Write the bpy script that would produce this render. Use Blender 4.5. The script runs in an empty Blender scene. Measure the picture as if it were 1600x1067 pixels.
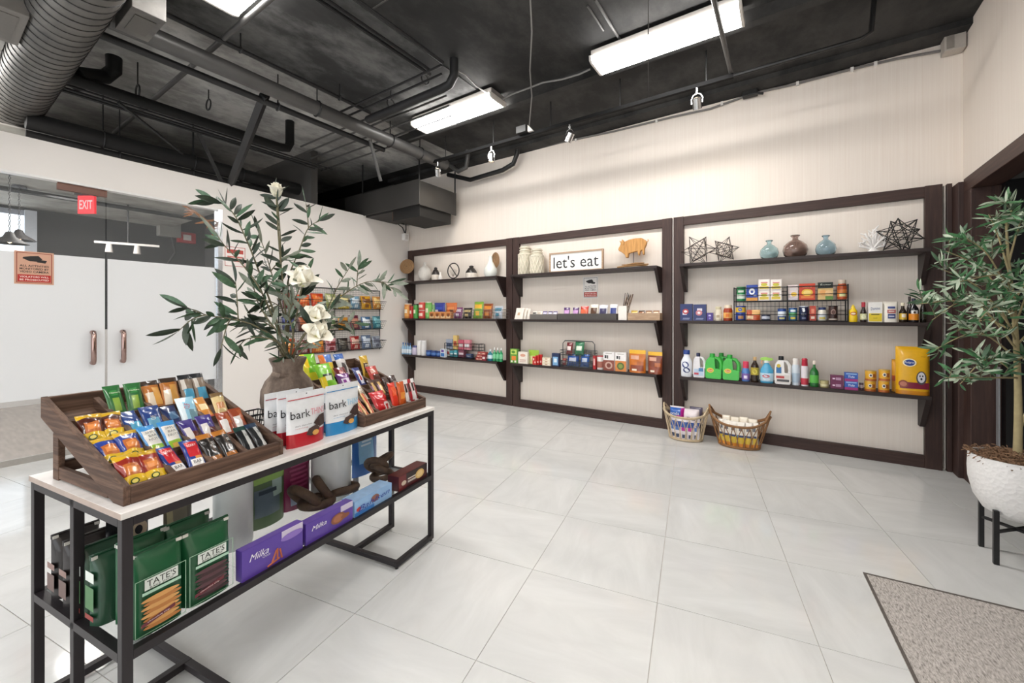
import bpy, bmesh, math, random
from mathutils import Vector, Matrix, Euler
random.seed(7)
SC = bpy.context.scene
COL = SC.collection

# ------------------------------------------------------------------ camera, light, exposure
F, CAMH, CX, HY = 640.0, 1.35, 800.0, 491.0          # focal length in pixels of the 1600x1067 frame, eye height, horizon
NN = math.hypot(950, 640); CC = 950 / NN; SS = 640 / NN
cam_d = bpy.data.cameras.new('camera'); cam_d.sensor_width = 36; cam_d.lens = F / 1600 * 36
cam_d.shift_y = -(533.5 - HY) / 1600; cam_d.clip_start = 0.02
cam = bpy.data.objects.new('camera', cam_d); COL.objects.link(cam)
cam.location = (0, 0, CAMH); cam.rotation_euler = (math.pi / 2, 0, math.asin(SS))
SC.camera = cam

W = bpy.data.worlds.new('world'); SC.world = W; W.use_nodes = True
W.node_tree.nodes['Background'].inputs[0].default_value = (0.86, 0.93, 1, 1)
W.node_tree.nodes['Background'].inputs[1].default_value = 1.0

def area(name, loc, rot, sx, sy, power, col=(1, 1, 1)):
    l = bpy.data.lights.new(name, 'AREA'); l.shape = 'RECTANGLE'; l.size = sx; l.size_y = sy; l.energy = power; l.color = col
    o = bpy.data.objects.new(name, l); COL.objects.link(o); o.location = loc; o.rotation_euler = rot
    return o
# daylight through the shopfront windows in the wall behind the camera and the one beside it
area('daylight_front', (-1.5, -2.56, 1.6), (math.pi / 2, 0, 0), 4.4, 2.6, 45, (0.97, 0.985, 1.0))
area('daylight_corridor', (-8.6, -2.4, 1.6), (math.pi / 2, 0, 0), 3.0, 2.4, 95, (0.95, 0.97, 1))
SC.view_settings.view_transform = 'Standard'; SC.view_settings.look = 'None'
SC.view_settings.gamma = 1.0; SC.view_settings.use_curve_mapping = False
SC.view_settings.exposure = 0.24
SC.cycles.max_bounces = 8; SC.cycles.diffuse_bounces = 5; SC.cycles.glossy_bounces = 4; SC.cycles.transparent_max_bounces = 12
SC.cycles.sample_clamp_indirect = 6

SC.cycles.use_light_tree = True
# ------------------------------------------------------------------ measuring helpers (a pixel of the photograph -> a point on a real plane)
def ray(px, py):
    a = (px - CX) / F
    return Vector((CC * a - SS, SS * a + CC, (HY - py) / F))
def onY(px, py, Y): d = ray(px, py); t = Y / d.y; return Vector((t * d.x, Y, CAMH + t * d.z))
def onX(px, py, X): d = ray(px, py); t = X / d.x; return Vector((X, t * d.y, CAMH + t * d.z))
def onZ(px, py, Z): d = ray(px, py); t = (Z - CAMH) / d.z; return Vector((t * d.x, t * d.y, Z))
def atd(px, py, dep): d = ray(px, py); return Vector((d.x * dep, d.y * dep, CAMH + d.z * dep))

# ------------------------------------------------------------------ materials
def lin(h):
    if not isinstance(h, str): return tuple(h) if len(h) == 4 else (*h, 1)
    h = h.lstrip('#')
    if len(h) == 3: h = ''.join(c * 2 for c in h)
    v = [int(h[i:i + 2], 16) / 255 for i in (0, 2, 4)]
    return tuple((c / 12.92 if c <= 0.04045 else ((c + 0.055) / 1.055) ** 2.4) for c in v) + (1,)
MATS = {}
def nodes_of(m): return m.node_tree.nodes, m.node_tree.links
def mat(hexc, rough=0.5, metal=0.0, var=0.10, scale=40.0, bump=0.0, stretch=(1, 1, 1), spec=0.5, coat=0.0, name=None):
    """plain coloured surface with a little procedural variation"""
    key = (hexc if isinstance(hexc, str) else tuple(hexc), rough, metal, var, scale, bump, stretch, spec, coat)
    if key in MATS: return MATS[key]
    m = bpy.data.materials.new(name or ('surface_' + str(hexc).strip('#'))); m.use_nodes = True
    N, L = nodes_of(m); b = N['Principled BSDF']
    c = lin(hexc)
    tc = N.new('ShaderNodeTexCoord'); mp = N.new('ShaderNodeMapping'); mp.inputs['Scale'].default_value = stretch
    L.new(tc.outputs['Object'], mp.inputs[0])
    nz = N.new('ShaderNodeTexNoise'); nz.inputs['Scale'].default_value = scale; nz.inputs['Detail'].default_value = 3
    L.new(mp.outputs[0], nz.inputs['Vector'])
    mx = N.new('ShaderNodeMix'); mx.data_type = 'RGBA'
    mx.inputs[6].default_value = tuple(x * (1 - var) for x in c[:3]) + (1,)
    mx.inputs[7].default_value = tuple(min(1, x * (1 + var)) for x in c[:3]) + (1,)
    L.new(nz.outputs[0], mx.inputs[0]); L.new(mx.outputs[2], b.inputs['Base Color'])
    b.inputs['Roughness'].default_value = rough; b.inputs['Metallic'].default_value = metal
    b.inputs['Specular IOR Level'].default_value = spec
    b.inputs['Coat Weight'].default_value = coat
    if bump:
        bp = N.new('ShaderNodeBump'); bp.inputs['Strength'].default_value = bump; bp.inputs['Distance'].default_value = 0.004
        L.new(nz.outputs[0], bp.inputs['Height']); L.new(bp.outputs[0], b.inputs['Normal'])
    MATS[key] = m
    return m
def ramp_mat(name, stops, scale=(1, 1, 1), nscale=8, detail=6, rough=0.6, metal=0, bump=0.0, dist=0.01, coords='Object', distort=0.0, roughness=0.6, wave=None, spec=0.5):
    m = bpy.data.materials.new(name); m.use_nodes = True
    N, L = nodes_of(m); b = N['Principled BSDF']
    tc = N.new('ShaderNodeTexCoord'); mp = N.new('ShaderNodeMapping'); mp.inputs['Scale'].default_value = scale
    L.new(tc.outputs[coords], mp.inputs[0])
    if wave:
        nz = N.new('ShaderNodeTexWave'); nz.inputs['Scale'].default_value = wave[0]; nz.inputs['Distortion'].default_value = wave[1]
        nz.inputs['Detail'].default_value = 3; nz.bands_direction = wave[2]
    else:
        nz = N.new('ShaderNodeTexNoise'); nz.inputs['Scale'].default_value = nscale; nz.inputs['Detail'].default_value = detail
        nz.inputs['Roughness'].default_value = roughness; nz.inputs['Distortion'].default_value = distort
    L.new(mp.outputs[0], nz.inputs['Vector'])
    r = N.new('ShaderNodeValToRGB')
    while len(r.color_ramp.elements) < len(stops): r.color_ramp.elements.new(0.5)
    for e, (p, c) in zip(r.color_ramp.elements, stops): e.position = p; e.color = lin(c)
    out = nz.outputs['Fac'] if 'Fac' in nz.outputs else nz.outputs[0]
    L.new(out, r.inputs[0]); L.new(r.outputs[0], b.inputs['Base Color'])
    b.inputs['Roughness'].default_value = rough; b.inputs['Metallic'].default_value = metal
    b.inputs['Specular IOR Level'].default_value = spec
    if bump:
        bp = N.new('ShaderNodeBump'); bp.inputs['Strength'].default_value = bump; bp.inputs['Distance'].default_value = dist
        L.new(out, bp.inputs['Height']); L.new(bp.outputs[0], b.inputs['Normal'])
    return m
def emit(name, col, st):
    m = bpy.data.materials.new(name); m.use_nodes = True
    b = m.node_tree.nodes['Principled BSDF']
    b.inputs['Base Color'].default_value = lin(col); b.inputs['Emission Color'].default_value = lin(col); b.inputs['Emission Strength'].default_value = st
    return m
def glass(name, col='#ffffff', rough=0.0, alpha=None, ior=1.45, trans=1.0):
    m = bpy.data.materials.new(name); m.use_nodes = True
    b = m.node_tree.nodes['Principled BSDF']
    b.inputs['Base Color'].default_value = lin(col); b.inputs['Roughness'].default_value = rough
    b.inputs['Transmission Weight'].default_value = trans; b.inputs['IOR'].default_value = ior
    if alpha is not None: b.inputs['Alpha'].default_value = alpha
    return m

WALL = ramp_mat('wall_covering_beige', [(0.3, '#ebe0d5'), (0.5, '#eee4da'), (0.7, '#f1e8de')], scale=(60, 60, 0.6), nscale=2.2, detail=4, rough=0.75, bump=0.06, dist=0.002, spec=0.2)
PAINT = mat('#ebe6e1', 0.6, var=0.015, scale=3, spec=0.3)
PAINTG = mat('#8f8c88', 0.7, var=0.05, scale=2)
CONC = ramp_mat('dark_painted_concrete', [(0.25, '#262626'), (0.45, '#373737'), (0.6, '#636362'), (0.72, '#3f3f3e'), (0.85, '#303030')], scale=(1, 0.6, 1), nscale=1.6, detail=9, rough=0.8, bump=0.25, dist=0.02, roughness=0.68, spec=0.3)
CONCL = ramp_mat('lit_side_concrete', [(0.25, '#5a5a59'), (0.45, '#8c8b89'), (0.58, '#b5b4b1'), (0.7, '#7f7e7c'), (0.85, '#5f5e5d')], scale=(1, 0.6, 1), nscale=1.8, detail=9, rough=0.8, bump=0.25, dist=0.02, roughness=0.7, spec=0.3)  # lighter tone standing for the stronger light on the left ceiling
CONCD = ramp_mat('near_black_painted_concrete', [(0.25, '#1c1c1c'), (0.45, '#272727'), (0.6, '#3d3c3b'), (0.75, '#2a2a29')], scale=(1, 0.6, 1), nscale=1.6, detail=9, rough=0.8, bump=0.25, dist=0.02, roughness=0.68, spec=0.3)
CONC2 = ramp_mat('grey_raw_concrete', [(0.3, '#77756f'), (0.5, '#9c9a92'), (0.75, '#bab8b0')], nscale=2, detail=9, rough=0.8, bump=0.3, dist=0.02, roughness=0.7)
BLACKM = mat('#1b1b1c', 0.45, var=0.2, scale=15)
PIPE = mat('#232324', 0.5, var=0.25, scale=6, spec=.3)
PIPEL = mat('#4c4b4a', 0.42, 0.2, var=0.3, scale=6)
DUCTM = ramp_mat('galvanised_duct_grey', [(0.3, '#4a4846'), (0.6, '#66635f'), (0.8, '#77746f')], nscale=5, detail=6, rough=0.5, metal=0.25)
STEEL = mat('#c9c9c9', 0.22, 1.0, var=0.05)
WOODD = ramp_mat('dark_stained_wood', [(0.2, '#2a1a16'), (0.5, '#3b2722'), (0.8, '#50382f')], scale=(18, 18, 1.0), nscale=3, detail=6, rough=0.55, bump=0.12, dist=0.002)
WOODDH = ramp_mat('dark_stained_wood_horizontal', [(0.2, '#2a1a16'), (0.5, '#3b2722'), (0.8, '#50382f')], scale=(1.0, 18, 18), nscale=3, detail=6, rough=0.55, bump=0.12, dist=0.002)
SHELFM = ramp_mat('espresso_shelf_wood', [(0.2, '#1d1312'), (0.6, '#2c1e1b'), (0.85, '#3a2924')], scale=(1, 16, 16), nscale=3, detail=5, rough=0.5, bump=0.1, dist=0.002)
CRATE = ramp_mat('weathered_crate_wood', [(0.2, '#2c1e18'), (0.45, '#4b3528'), (0.62, '#6a5141'), (0.8, '#3e3028')], scale=(1.2, 22, 22), nscale=3, detail=7, rough=0.7, bump=0.3, dist=0.002)
CRATEV = ramp_mat('weathered_crate_wood_across', [(0.2, '#2c1e18'), (0.45, '#4b3528'), (0.62, '#6a5141'), (0.8, '#3e3028')], scale=(22, 1.2, 22), nscale=3, detail=7, rough=0.7, bump=0.3, dist=0.002)
TILEM = ramp_mat('polished_white_porcelain', [(0.3, '#cdcdcb'), (0.6, '#d7d7d5'), (0.8, '#dededc')], scale=(1, 3, 1), nscale=1.6, detail=5, rough=0.09, distort=1.2, spec=0.5)
GROUT = mat('#bdb7b0', 0.8)
MARBLE = ramp_mat('white_marble_top', [(0.3, '#cfcac6'), (0.5, '#e6e2de'), (0.7, '#efecea')], scale=(1, 4, 1), nscale=2, detail=8, rough=0.3, distort=1.5)
MARBLEEDGE = mat('#a8978c', 0.5, var=0.15, scale=20)
FRAMEM = mat('#241f22', 0.42, 0.2, var=0.15, scale=12)
WIREM = mat('#17171a', 0.4, 0.4, var=0.1)
RUGM = ramp_mat('heathered_grey_rug', [(0.3, '#5a5451'), (0.42, '#a39c96'), (0.55, '#c4bdb7'), (0.7, '#dcd6d1')], scale=(30, 8, 1), nscale=5, detail=4, rough=0.95, bump=0.9, dist=0.004, roughness=0.75, spec=0.1)

# ------------------------------------------------------------------ mesh builder
class MB:
    def __init__(s): s.v = []; s.f = []; s.m = []
    def add(s, vs, fs, mi=0):
        o = len(s.v); s.v += [tuple(p) for p in vs]; s.f += [tuple(i + o for i in f) for f in fs]; s.m += [mi] * len(fs)
        return s
    def box(s, x0, x1, y0, y1, z0, z1, mi=0, M=None):
        vs = [Vector((x, y, z)) for z in (z0, z1) for y in (y0, y1) for x in (x0, x1)]
        if M is not None: vs = [M @ p for p in vs]
        return s.add(vs, [(0, 2, 3, 1), (4, 5, 7, 6), (0, 1, 5, 4), (1, 3, 7, 5), (3, 2, 6, 7), (2, 0, 4, 6)], mi)
    def tube(s, pts, r, n=8, closed=False, cap=True, mi=0):
        pts = [Vector(p) for p in pts]; k = len(pts); rs = r if hasattr(r, '__len__') else [r] * k
        rings = []; up = None
        for i, p in enumerate(pts):
            a = pts[(i - 1) % k] if (closed or i > 0) else p
            b = pts[(i + 1) % k] if (closed or i < k - 1) else p
            t = (b - a)
            if t.length < 1e-9: t = Vector((0, 0, 1))
            t.normalize()
            if up is None:
                up = Vector((0, 0, 1)) if abs(t.z) < 0.9 else Vector((1, 0, 0))
            e = up - t * up.dot(t)
            if e.length < 1e-5: e = t.orthogonal()
            e.normalize(); g = t.cross(e); up = e
            rings.append([p + (e * math.cos(2 * math.pi * j / n) + g * math.sin(2 * math.pi * j / n)) * rs[i] for j in range(n)])
        vs = [q for rg in rings for q in rg]; fs = []
        for i in range(k if closed else k - 1):
            i2 = (i + 1) % k
            for j in range(n): fs.append((i * n + j, i * n + (j + 1) % n, i2 * n + (j + 1) % n, i2 * n + j))
        if cap and not closed:
            fs.append(tuple(range(n))[::-1]); fs.append(tuple((k - 1) * n + j for j in range(n)))
        return s.add(vs, fs, mi)
    def lathe(s, prof, n=20, sx=1, sy=1, c=(0, 0, 0), mi=0, M=None, cap=True):
        vs = []; fs = []
        for r, z in prof:
            for j in range(n):
                a = 2 * math.pi * j / n; vs.append(Vector((c[0] + r * sx * math.cos(a), c[1] + r * sy * math.sin(a), c[2] + z)))
        for i in range(len(prof) - 1):
            for j in range(n): fs.append((i * n + j, i * n + (j + 1) % n, (i + 1) * n + (j + 1) % n, (i + 1) * n + j))
        if cap:
            if prof[0][0] > 1e-6: fs.append(tuple(range(n))[::-1])
            if prof[-1][0] > 1e-6: fs.append(tuple((len(prof) - 1) * n + j for j in range(n)))
        if M is not None: vs = [M @ p for p in vs]
        return s.add(vs, fs, mi)
    def prism(s, poly, y0, y1, mi=0, M=None):
        """polygon in x,z extruded along y"""
        k = len(poly); vs = [Vector((x, y0, z)) for x, z in poly] + [Vector((x, y1, z)) for x, z in poly]
        if M is not None: vs = [M @ p for p in vs]
        fs = [tuple(range(k)), tuple(range(2 * k - 1, k - 1, -1))] + [(i, i + k, (i + 1) % k + k, (i + 1) % k) for i in range(k)]
        return s.add(vs, fs, mi)
    def mesh(s, name, mats, smooth=False):
        me = bpy.data.meshes.new(name); me.from_pydata(s.v, [], s.f)
        for m in (mats if isinstance(mats, (list, tuple)) else [mats]): me.materials.append(m)
        if len(me.materials) > 1: me.polygons.foreach_set('material_index', s.m)
        bm = bmesh.new(); bm.from_mesh(me); bmesh.ops.recalc_face_normals(bm, faces=bm.faces); bm.to_mesh(me); bm.free()
        if smooth:
            for p in me.polygons: p.use_smooth = True
            try: me.set_sharp_from_angle(angle=math.radians(smooth if smooth > 1 else 50))
            except Exception: pass
        me.update(); return me
    def build(s, name, mats, parent=None, smooth=False, bevel=0):
        return obj(name, s.mesh(name, mats, smooth), parent, bevel)
def obj(name, me, parent=None, bevel=0, M=None):
    o = bpy.data.objects.new(name, me); COL.objects.link(o)
    if parent is not None: o.parent = parent
    if M is not None: o.matrix_local = M
    if bevel:
        b = o.modifiers.new('bevel', 'BEVEL'); b.width = bevel; b.segments = 2; b.limit_method = 'ANGLE'
    return o
def tag(o, label, cat, group=None):
    o['label'] = label; o['category'] = cat
    if group: o['group'] = group
    return o
def thing(name, label, cat, loc=(0, 0, 0), rotz=0, group=None, rot=None):
    o = bpy.data.objects.new(name, None); COL.objects.link(o); o.empty_display_size = 0.05
    o.location = loc; o.rotation_euler = rot if rot is not None else (0, 0, rotz)
    return tag(o, label, cat, group)
def struct(o): o['kind'] = 'structure'; return o
def BX(*a): return MB().box(*a)

# ------------------------------------------------------------------ lettering
TXT = {}
def text_data(s, shear=0.0, off=0.0):
    key = (s, shear, off)
    if key in TXT: return TXT[key]
    cu = bpy.data.curves.new('lettering', 'FONT'); cu.body = s; cu.resolution_u = 2; cu.shear = shear; cu.offset = off
    cu.fill_mode = 'FRONT'
    t = bpy.data.objects.new('lettering', cu); COL.objects.link(t)
    dg = bpy.context.evaluated_depsgraph_get(); me = bpy.data.meshes.new_from_object(t.evaluated_get(dg))
    vs = [(v.co.x, v.co.y) for v in me.vertices]; fs = [tuple(p.vertices) for p in me.polygons]
    bpy.data.objects.remove(t); bpy.data.curves.remove(cu); bpy.data.meshes.remove(me)
    x0 = min(v[0] for v in vs); x1 = max(v[0] for v in vs); y0 = min(v[1] for v in vs); y1 = max(v[1] for v in vs)
    vs = [((x - (x0 + x1) / 2) / max(1e-6, y1 - y0), (y - (y0 + y1) / 2) / max(1e-6, y1 - y0)) for x, y in vs]
    TXT[key] = (vs, fs, (x1 - x0) / max(1e-6, y1 - y0)); return TXT[key]
def lettering(parent, s, x, z, w, h=None, col='#111111', y=None, fn=None, shear=0.0, off=0.0, name='lettering', rot=0.0, M=None):
    """flat letters facing -y, centre x,z, fitted to width w (and height h); fn(x,z) gives the y of the surface"""
    vs, fs, asp = text_data(s, shear, off)
    hh = w / asp if h is None else h; ww = w
    out = []
    for a, b in vs:
        p = a / asp * ww; q = b * hh
        px = x + p * math.cos(rot) - q * math.sin(rot); pz = z + p * math.sin(rot) + q * math.cos(rot)
        out.append((px, (fn(px, pz) if fn else y), pz))
    me = bpy.data.meshes.new(name); me.from_pydata(out, [], [tuple(reversed(f)) for f in fs]); me.materials.append(mat(col, 0.5, var=0.02) if isinstance(col, str) else col)
    return obj(name, me, parent, M=M)
def patch(parent, name, poly, col, y=None, fn=None, sub=1, rough=0.4):
    """flat printed shape (polygon in x,z) lying on a front surface"""
    out = [(x, fn(x, z) if fn else y, z) for x, z in poly]
    me = bpy.data.meshes.new(name); me.from_pydata(out, [], [tuple(range(len(poly)))]); me.materials.append(mat(col, rough, var=0.06) if isinstance(col, str) else col)
    return obj(name, me, parent)
def grid_patch(parent, name, x0, x1, z0, z1, col, fn, nx=6, nz=6, shape=None, rough=0.35):
    vs = []; fs = []
    for j in range(nz + 1):
        for i in range(nx + 1):
            x = x0 + (x1 - x0) * i / nx; z = z0 + (z1 - z0) * j / nz; vs.append((x, fn(x, z), z))
    for j in range(nz):
        for i in range(nx):
            u = (i + .5) / nx; v = (j + .5) / nz
            if shape and not shape(u, v): continue
            a = j * (nx + 1) + i; fs.append((a, a + 1, a + nx + 2, a + nx + 1))
    me = bpy.data.meshes.new(name); me.from_pydata(vs, [], fs); me.materials.append(mat(col, rough, var=0.12))
    return obj(name, me, parent)
def oval(cx, cz, rx, rz, n=16): return [(cx + rx * math.cos(2 * math.pi * i / n), cz + rz * math.sin(2 * math.pi * i / n)) for i in range(n)]
def rect(x0, x1, z0, z1): return [(x0, z0), (x1, z0), (x1, z1), (x0, z1)]
def rrect(x0, x1, z0, z1, r, n=4):
    out = []
    for cx, cz, a0 in ((x1 - r, z1 - r, 0), (x0 + r, z1 - r, 90), (x0 + r, z0 + r, 180), (x1 - r, z0 + r, 270)):
        for i in range(n + 1):
            a = math.radians(a0 + 90 * i / n); out.append((cx + r * math.cos(a), cz + r * math.sin(a)))
    return out
# ================================================================== THE SETTING
CEIL = 3.75; XL = -5.62; XR = 1.24; YB = 5.05; YF = -2.6
# floor: grout bed with polished tiles laid about ten degrees off the walls
fl = struct(BX(-9.6, 3.2, YF, YB + .1, -0.06, -0.004).build('floor', GROUT)); fl['label'] = 'polished white tile floor with thin grey joints'
TA = math.radians(10.2); TP = 0.622; G = 0.0016
e1 = Vector((math.cos(TA), math.sin(TA))); e2 = Vector((-math.sin(TA), math.cos(TA))); t0 = Vector((-0.507, 1.969))
tm = MB().box(-TP / 2 + G, TP / 2 - G, -TP / 2 + G, TP / 2 - G, -0.004, 0).mesh('tile', TILEM)
for i in range(-18, 10):
    for j in range(-12, 8):
        c = t0 + e1 * (i + .5) * TP + e2 * (j + .5) * TP
        if -7.6 < c.x < 2.5 and YF + .2 < c.y < YB + .25:
            if c.x < XL - .4 and c.y > 3.2: continue
            o = obj('tile', tm, fl); o.location = (c.x, c.y, 0); o.rotation_euler = (0, 0, TA + (i * 7 + j * 3) % 4 * math.pi / 2)
# ceiling slab, black painted, with a shallow step over the light fittings
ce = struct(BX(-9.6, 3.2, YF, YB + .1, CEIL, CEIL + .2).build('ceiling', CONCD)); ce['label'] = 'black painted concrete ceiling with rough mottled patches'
BX(-4.15, -2.75, YF, 3.7, CEIL - .008, CEIL).build('ceiling_bay', CONC, ce)  # bays step lighter leftward, the brighter light there put into the colour
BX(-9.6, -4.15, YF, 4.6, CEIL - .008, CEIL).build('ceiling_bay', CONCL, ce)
BX(XL - .3, XR, 4.82, YB, CEIL - .05, CEIL).build('wall_band', CONCD, ce)
BX(XL + 1.2, XR, 3.72, 3.80, CEIL - .10, CEIL).build('ceiling_rib', CONCD, ce)
for i, y in enumerate((0.62, 2.05)):
    BX(XL - 3.5, XR, y, y + .012, CEIL - .006, CEIL).build('formwork_seam', mat('#4b4947', .8), ce)
# back wall
wb = struct(BX(XL - .12, XR + .1, YB, YB + .12, 0, CEIL).build('wall_back', WALL)); wb['label'] = 'beige striped wall covering behind the shelving'
struct(BX(-9.6, XL - .121, YB, YB + .12, 0, CEIL).build('wall_service', mat('#4a4846', .8, var=.2, scale=2)))
# left partition: plaster above the glass doors and beside them, open above
wl = MB(); wl.box(XL - .1, XL, YF, 2.13, 2.60, 2.93); wl.box(XL - .1, XL, 2.13, YB, 0, 2.93); wl.box(XL - .1, XL, YF, -1.3, 0, 2.6)
wl = struct(wl.build('wall_left', PAINT)); wl['label'] = 'low white partition wall with glass doors'
BX(XL - .105, XL + .004, 2.088, 2.132, 0, 2.6).build('channel', mat('#c9ccd0', .25, .8), wl)
BX(XL - .08, XL + .006, YF, 2.09, 2.585, 2.605).build('head_track', mat('#e9e7e4', .3), wl)
# right wall with the dark cased opening
wr = MB(); wr.box(XR, XR + .1, 4.78, YB, 0, CEIL); wr.box(XR, XR + .1, YF, 4.78, 2.37, CEIL); wr.box(XR, XR + .1, YF, 1.2, 0, 2.37)
wr = struct(wr.build('wall_right', WALL)); wr['label'] = 'beige wall above the dark cased doorway'
WOODY = ramp_mat('dark_stained_wood_along', [(0.2, '#2a1a16'), (0.5, '#3f2a24'), (0.8, '#574036')], scale=(18, 1, 18), nscale=3, detail=6, rough=0.5, bump=0.12, dist=0.002)
dc = struct(BX(XR - .045, XR + .12, 1.2, 4.86, 2.345, 2.458).build('trim_1', WOODY, None, False, .004)); dc['label'] = 'dark wood casing round the doorway'
BX(XR - .045, XR + .12, 4.70, 4.86, 0, 2.345).build('jamb', WOODD, dc, False, .004)
BX(XR - .075, XR, 4.86, YB - .001, 0, 2.44).build('corner_moulding', WOODD, dc, False, .004)
BX(XR - .03, XR, 4.84, 4.87, 0, 2.45).build('bead', mat('#5a4439', .45), dc)
# alcove behind the opening: dark, with a black framed grey glass door
al = MB(); al.box(XR + .1, 3.2, 4.74, 4.84, 0, CEIL); al.box(2.9, 3.0, YF, 4.74, 0, CEIL)
struct(al.build('wall_alcove', PAINTG))
d2 = struct(BX(XR + .12, 2.7, 4.66, 4.72, 0, 2.36).build('door_2', mat('#0f0f10', .4)))
for x0, x1, z0, z1 in ((1.36, 1.46, 0, 2.36), (2.42, 2.56, 0, 2.36), (1.46, 2.42, 2.24, 2.36), (1.46, 2.42, 0, .12)):
    BX(x0, x1, 4.63, 4.66, z0, z1).build('door_frame', mat('#141314', .35), d2)
BX(1.56, 2.42, 4.645, 4.655, .12, 2.24).build('pane', mat('#4c4b4c', .12), d2)
BX(1.318, 1.328, 4.62, 4.66, .16, .95).build('edge_strip', mat('#b9bcc0', .3, .6), d2)
# walls that close the room behind the camera; the front one is a shopfront of tall windows
wf = MB(); wf.box(-9.6, 3.2, YF - .1, YF, 2.9, CEIL); wf.box(-9.6, -7.2, YF - .1, YF, 0, 2.9) ; wf.box(.9, 3.2, YF - .1, YF, 0, 2.9); wf.box(-5.7, -5.3, YF - .1, YF, 0, 2.9); wf.box(-9.6, 3.2, YF - .1, YF, 0, .3)
struct(wf.build('wall_front', PAINT))
# corridor beyond the glass
wc = MB(); wc.box(-9.6, -9.5, YF, YB, 0, CEIL)
wc = struct(wc.build('wall_corridor', mat('#323131', .7, var=.25, scale=1.5))); wc['label'] = 'dark grey corridor wall beyond the glass doors'
struct(BX(-9.6, XL - .12, 3.3, 3.4, 0, CEIL).build('wall_corridor_end', mat('#4b4947', .7, var=.1, scale=1.5)))
CORR = 2.95
struct(BX(-9.5, -6.35, YF, 2.75, CORR, 3.2).build('ceiling_corridor', CONC2))
struct(BX(-9.5, -6.35, YF, 2.75, 3.2, 3.215).build('ceiling_corridor_bounce', mat('#cfccc6', .8, var=.1, scale=3)))  # pale sheet added on the slab to bounce light up to the ceiling
struct(BX(-9.5, XL - .12, YF, 3.3, -.003, .0012).build('floor_corridor', ramp_mat('grey_brown_corridor_floor', [(.3, '#8d8279'), (.6, '#a2978d'), (.8, '#b5aaa0')], scale=(2, 12, 1), nscale=2, rough=.18)))
w1 = struct(BX(-9.5, -9.44, .1, 1.12, .9, 2.9).build('window_1', mat('#8a8f97', .5)))
BX(-9.44, -9.43, .2, 1.0, 1.0, 2.82).build('pane', emit('bright_window', '#dfe9f2', 1.2), w1)
BX(-9.44, -9.38, 1.0, 1.12, .9, 2.9).build('window_frame', mat('#b8bdc4', .5), w1)
# high clear cover of the room behind the partition top
struct(BX(-9.4, -9.35, .2, 3.3, 0, 1.1).build('trim_2', mat('#d9d6d2', .6)))

# glass doors with frosted film
GLASS = glass('clear_door_glass', '#f4f8f8', 0.0, alpha=0.04, trans=0.0)
FILM = mat('#e2e3e4', 0.35, var=0.015, scale=2)
for k, (y0, y1, y_h, z0h, z1h) in enumerate(((-.12, 1.126, 1.033, .845, 1.203), (1.137, 2.085, 1.251, .843, 1.203), (-1.3, -.13, None, 0, 0))):
    lab = ('frosted glass door with the camera sign on it', 'frosted glass door beside the olive branches', 'fixed frosted glass panel at the frame edge')[k]
    d = struct(BX(XL - .056, XL - .044, y0, y1, .02, 2.585).build('door_%d' % (3 + k) if k < 2 else 'window_2', GLASS)); d['label'] = lab
    BX(XL - .0435, XL - .0425, y0 + .004, y1 - .004, .582, 1.905).build('frosted_film', FILM, d)
    BX(XL - .058, XL - .042, y0, y1, .015, .07).build('bottom_rail', mat('#b9b5af', .3, .7), d)
    for sgn in ((1,) if y_h else ()):
        hb = MB(); x = XL - .044 + .055
        hb.tube([(XL - .044, y_h, z0h + .03), (x - .012, y_h, z0h + .03), (x, y_h, z0h + .05), (x, y_h, z1h - .05), (x - .012, y_h, z1h - .03), (XL - .044, y_h, z1h - .03)], .021, 12)
        hb.build('handle', mat('#a98e86', .15, 1.0), d, True)
BX(XL - .075, XL - .025, .80, 1.135, 2.52, 2.583).build('door_closer', mat('#6a4334', .4), bpy.data.objects['door_3'])
# window panes of the shopfront behind the camera
# skirting
struct(BX(XL, XL + .008, 2.14, YB, 0, .10).build('baseboard_left', mat('#dcd8d3', .5)))
# ================================================================== CEILING SERVICES
def pipe(label, pts, r, m=PIPE, name='pipe', cat='pipe', n=10, group='ceiling pipes', hangers=()):
    t = thing(name, label, cat, pts[0], group=group); o0 = Vector(pts[0])
    MB().tube([Vector(p) - o0 for p in pts], r, n).build('tube', m, t, 40)
    for k in hangers:
        p = Vector(pts[0]).lerp(Vector(pts[-1]), k) - o0
        h = MB(); h.tube([p + Vector((0, 0, r)), (p.x, p.y, CEIL - o0.z)], .006, 6); hr = h.build('hanger_rod', BLACKM, t)
        rr = MB(); ax = (Vector(pts[-1]) - Vector(pts[0])).normalized(); sd = ax.cross(Vector((0, 0, 1))).normalized()
        rr.tube([p + (sd * math.cos(a) + Vector((0, 0, 1)) * math.sin(a)) * (r + .006) for a in [2 * math.pi * i / 14 for i in range(14)]], .008, 5, closed=True)
        rr.build('hanger_ring', BLACKM, hr)
    return t
def lineY(px, py, z, pa, pb, extra=None):
    """points on a straight run parallel to y through the pixel px,py at height z, from pixel column pa to pb"""
    X = onZ(px, py, z).x
    return [(X, onX(p, py, X).y, z) for p in (pa, pb)]
def lineX(px, py, z, pa, pb):
    Y = onZ(px, py, z).y
    return [(onY(p, py, Y).x, Y, z) for p in (pa, pb)]

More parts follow.
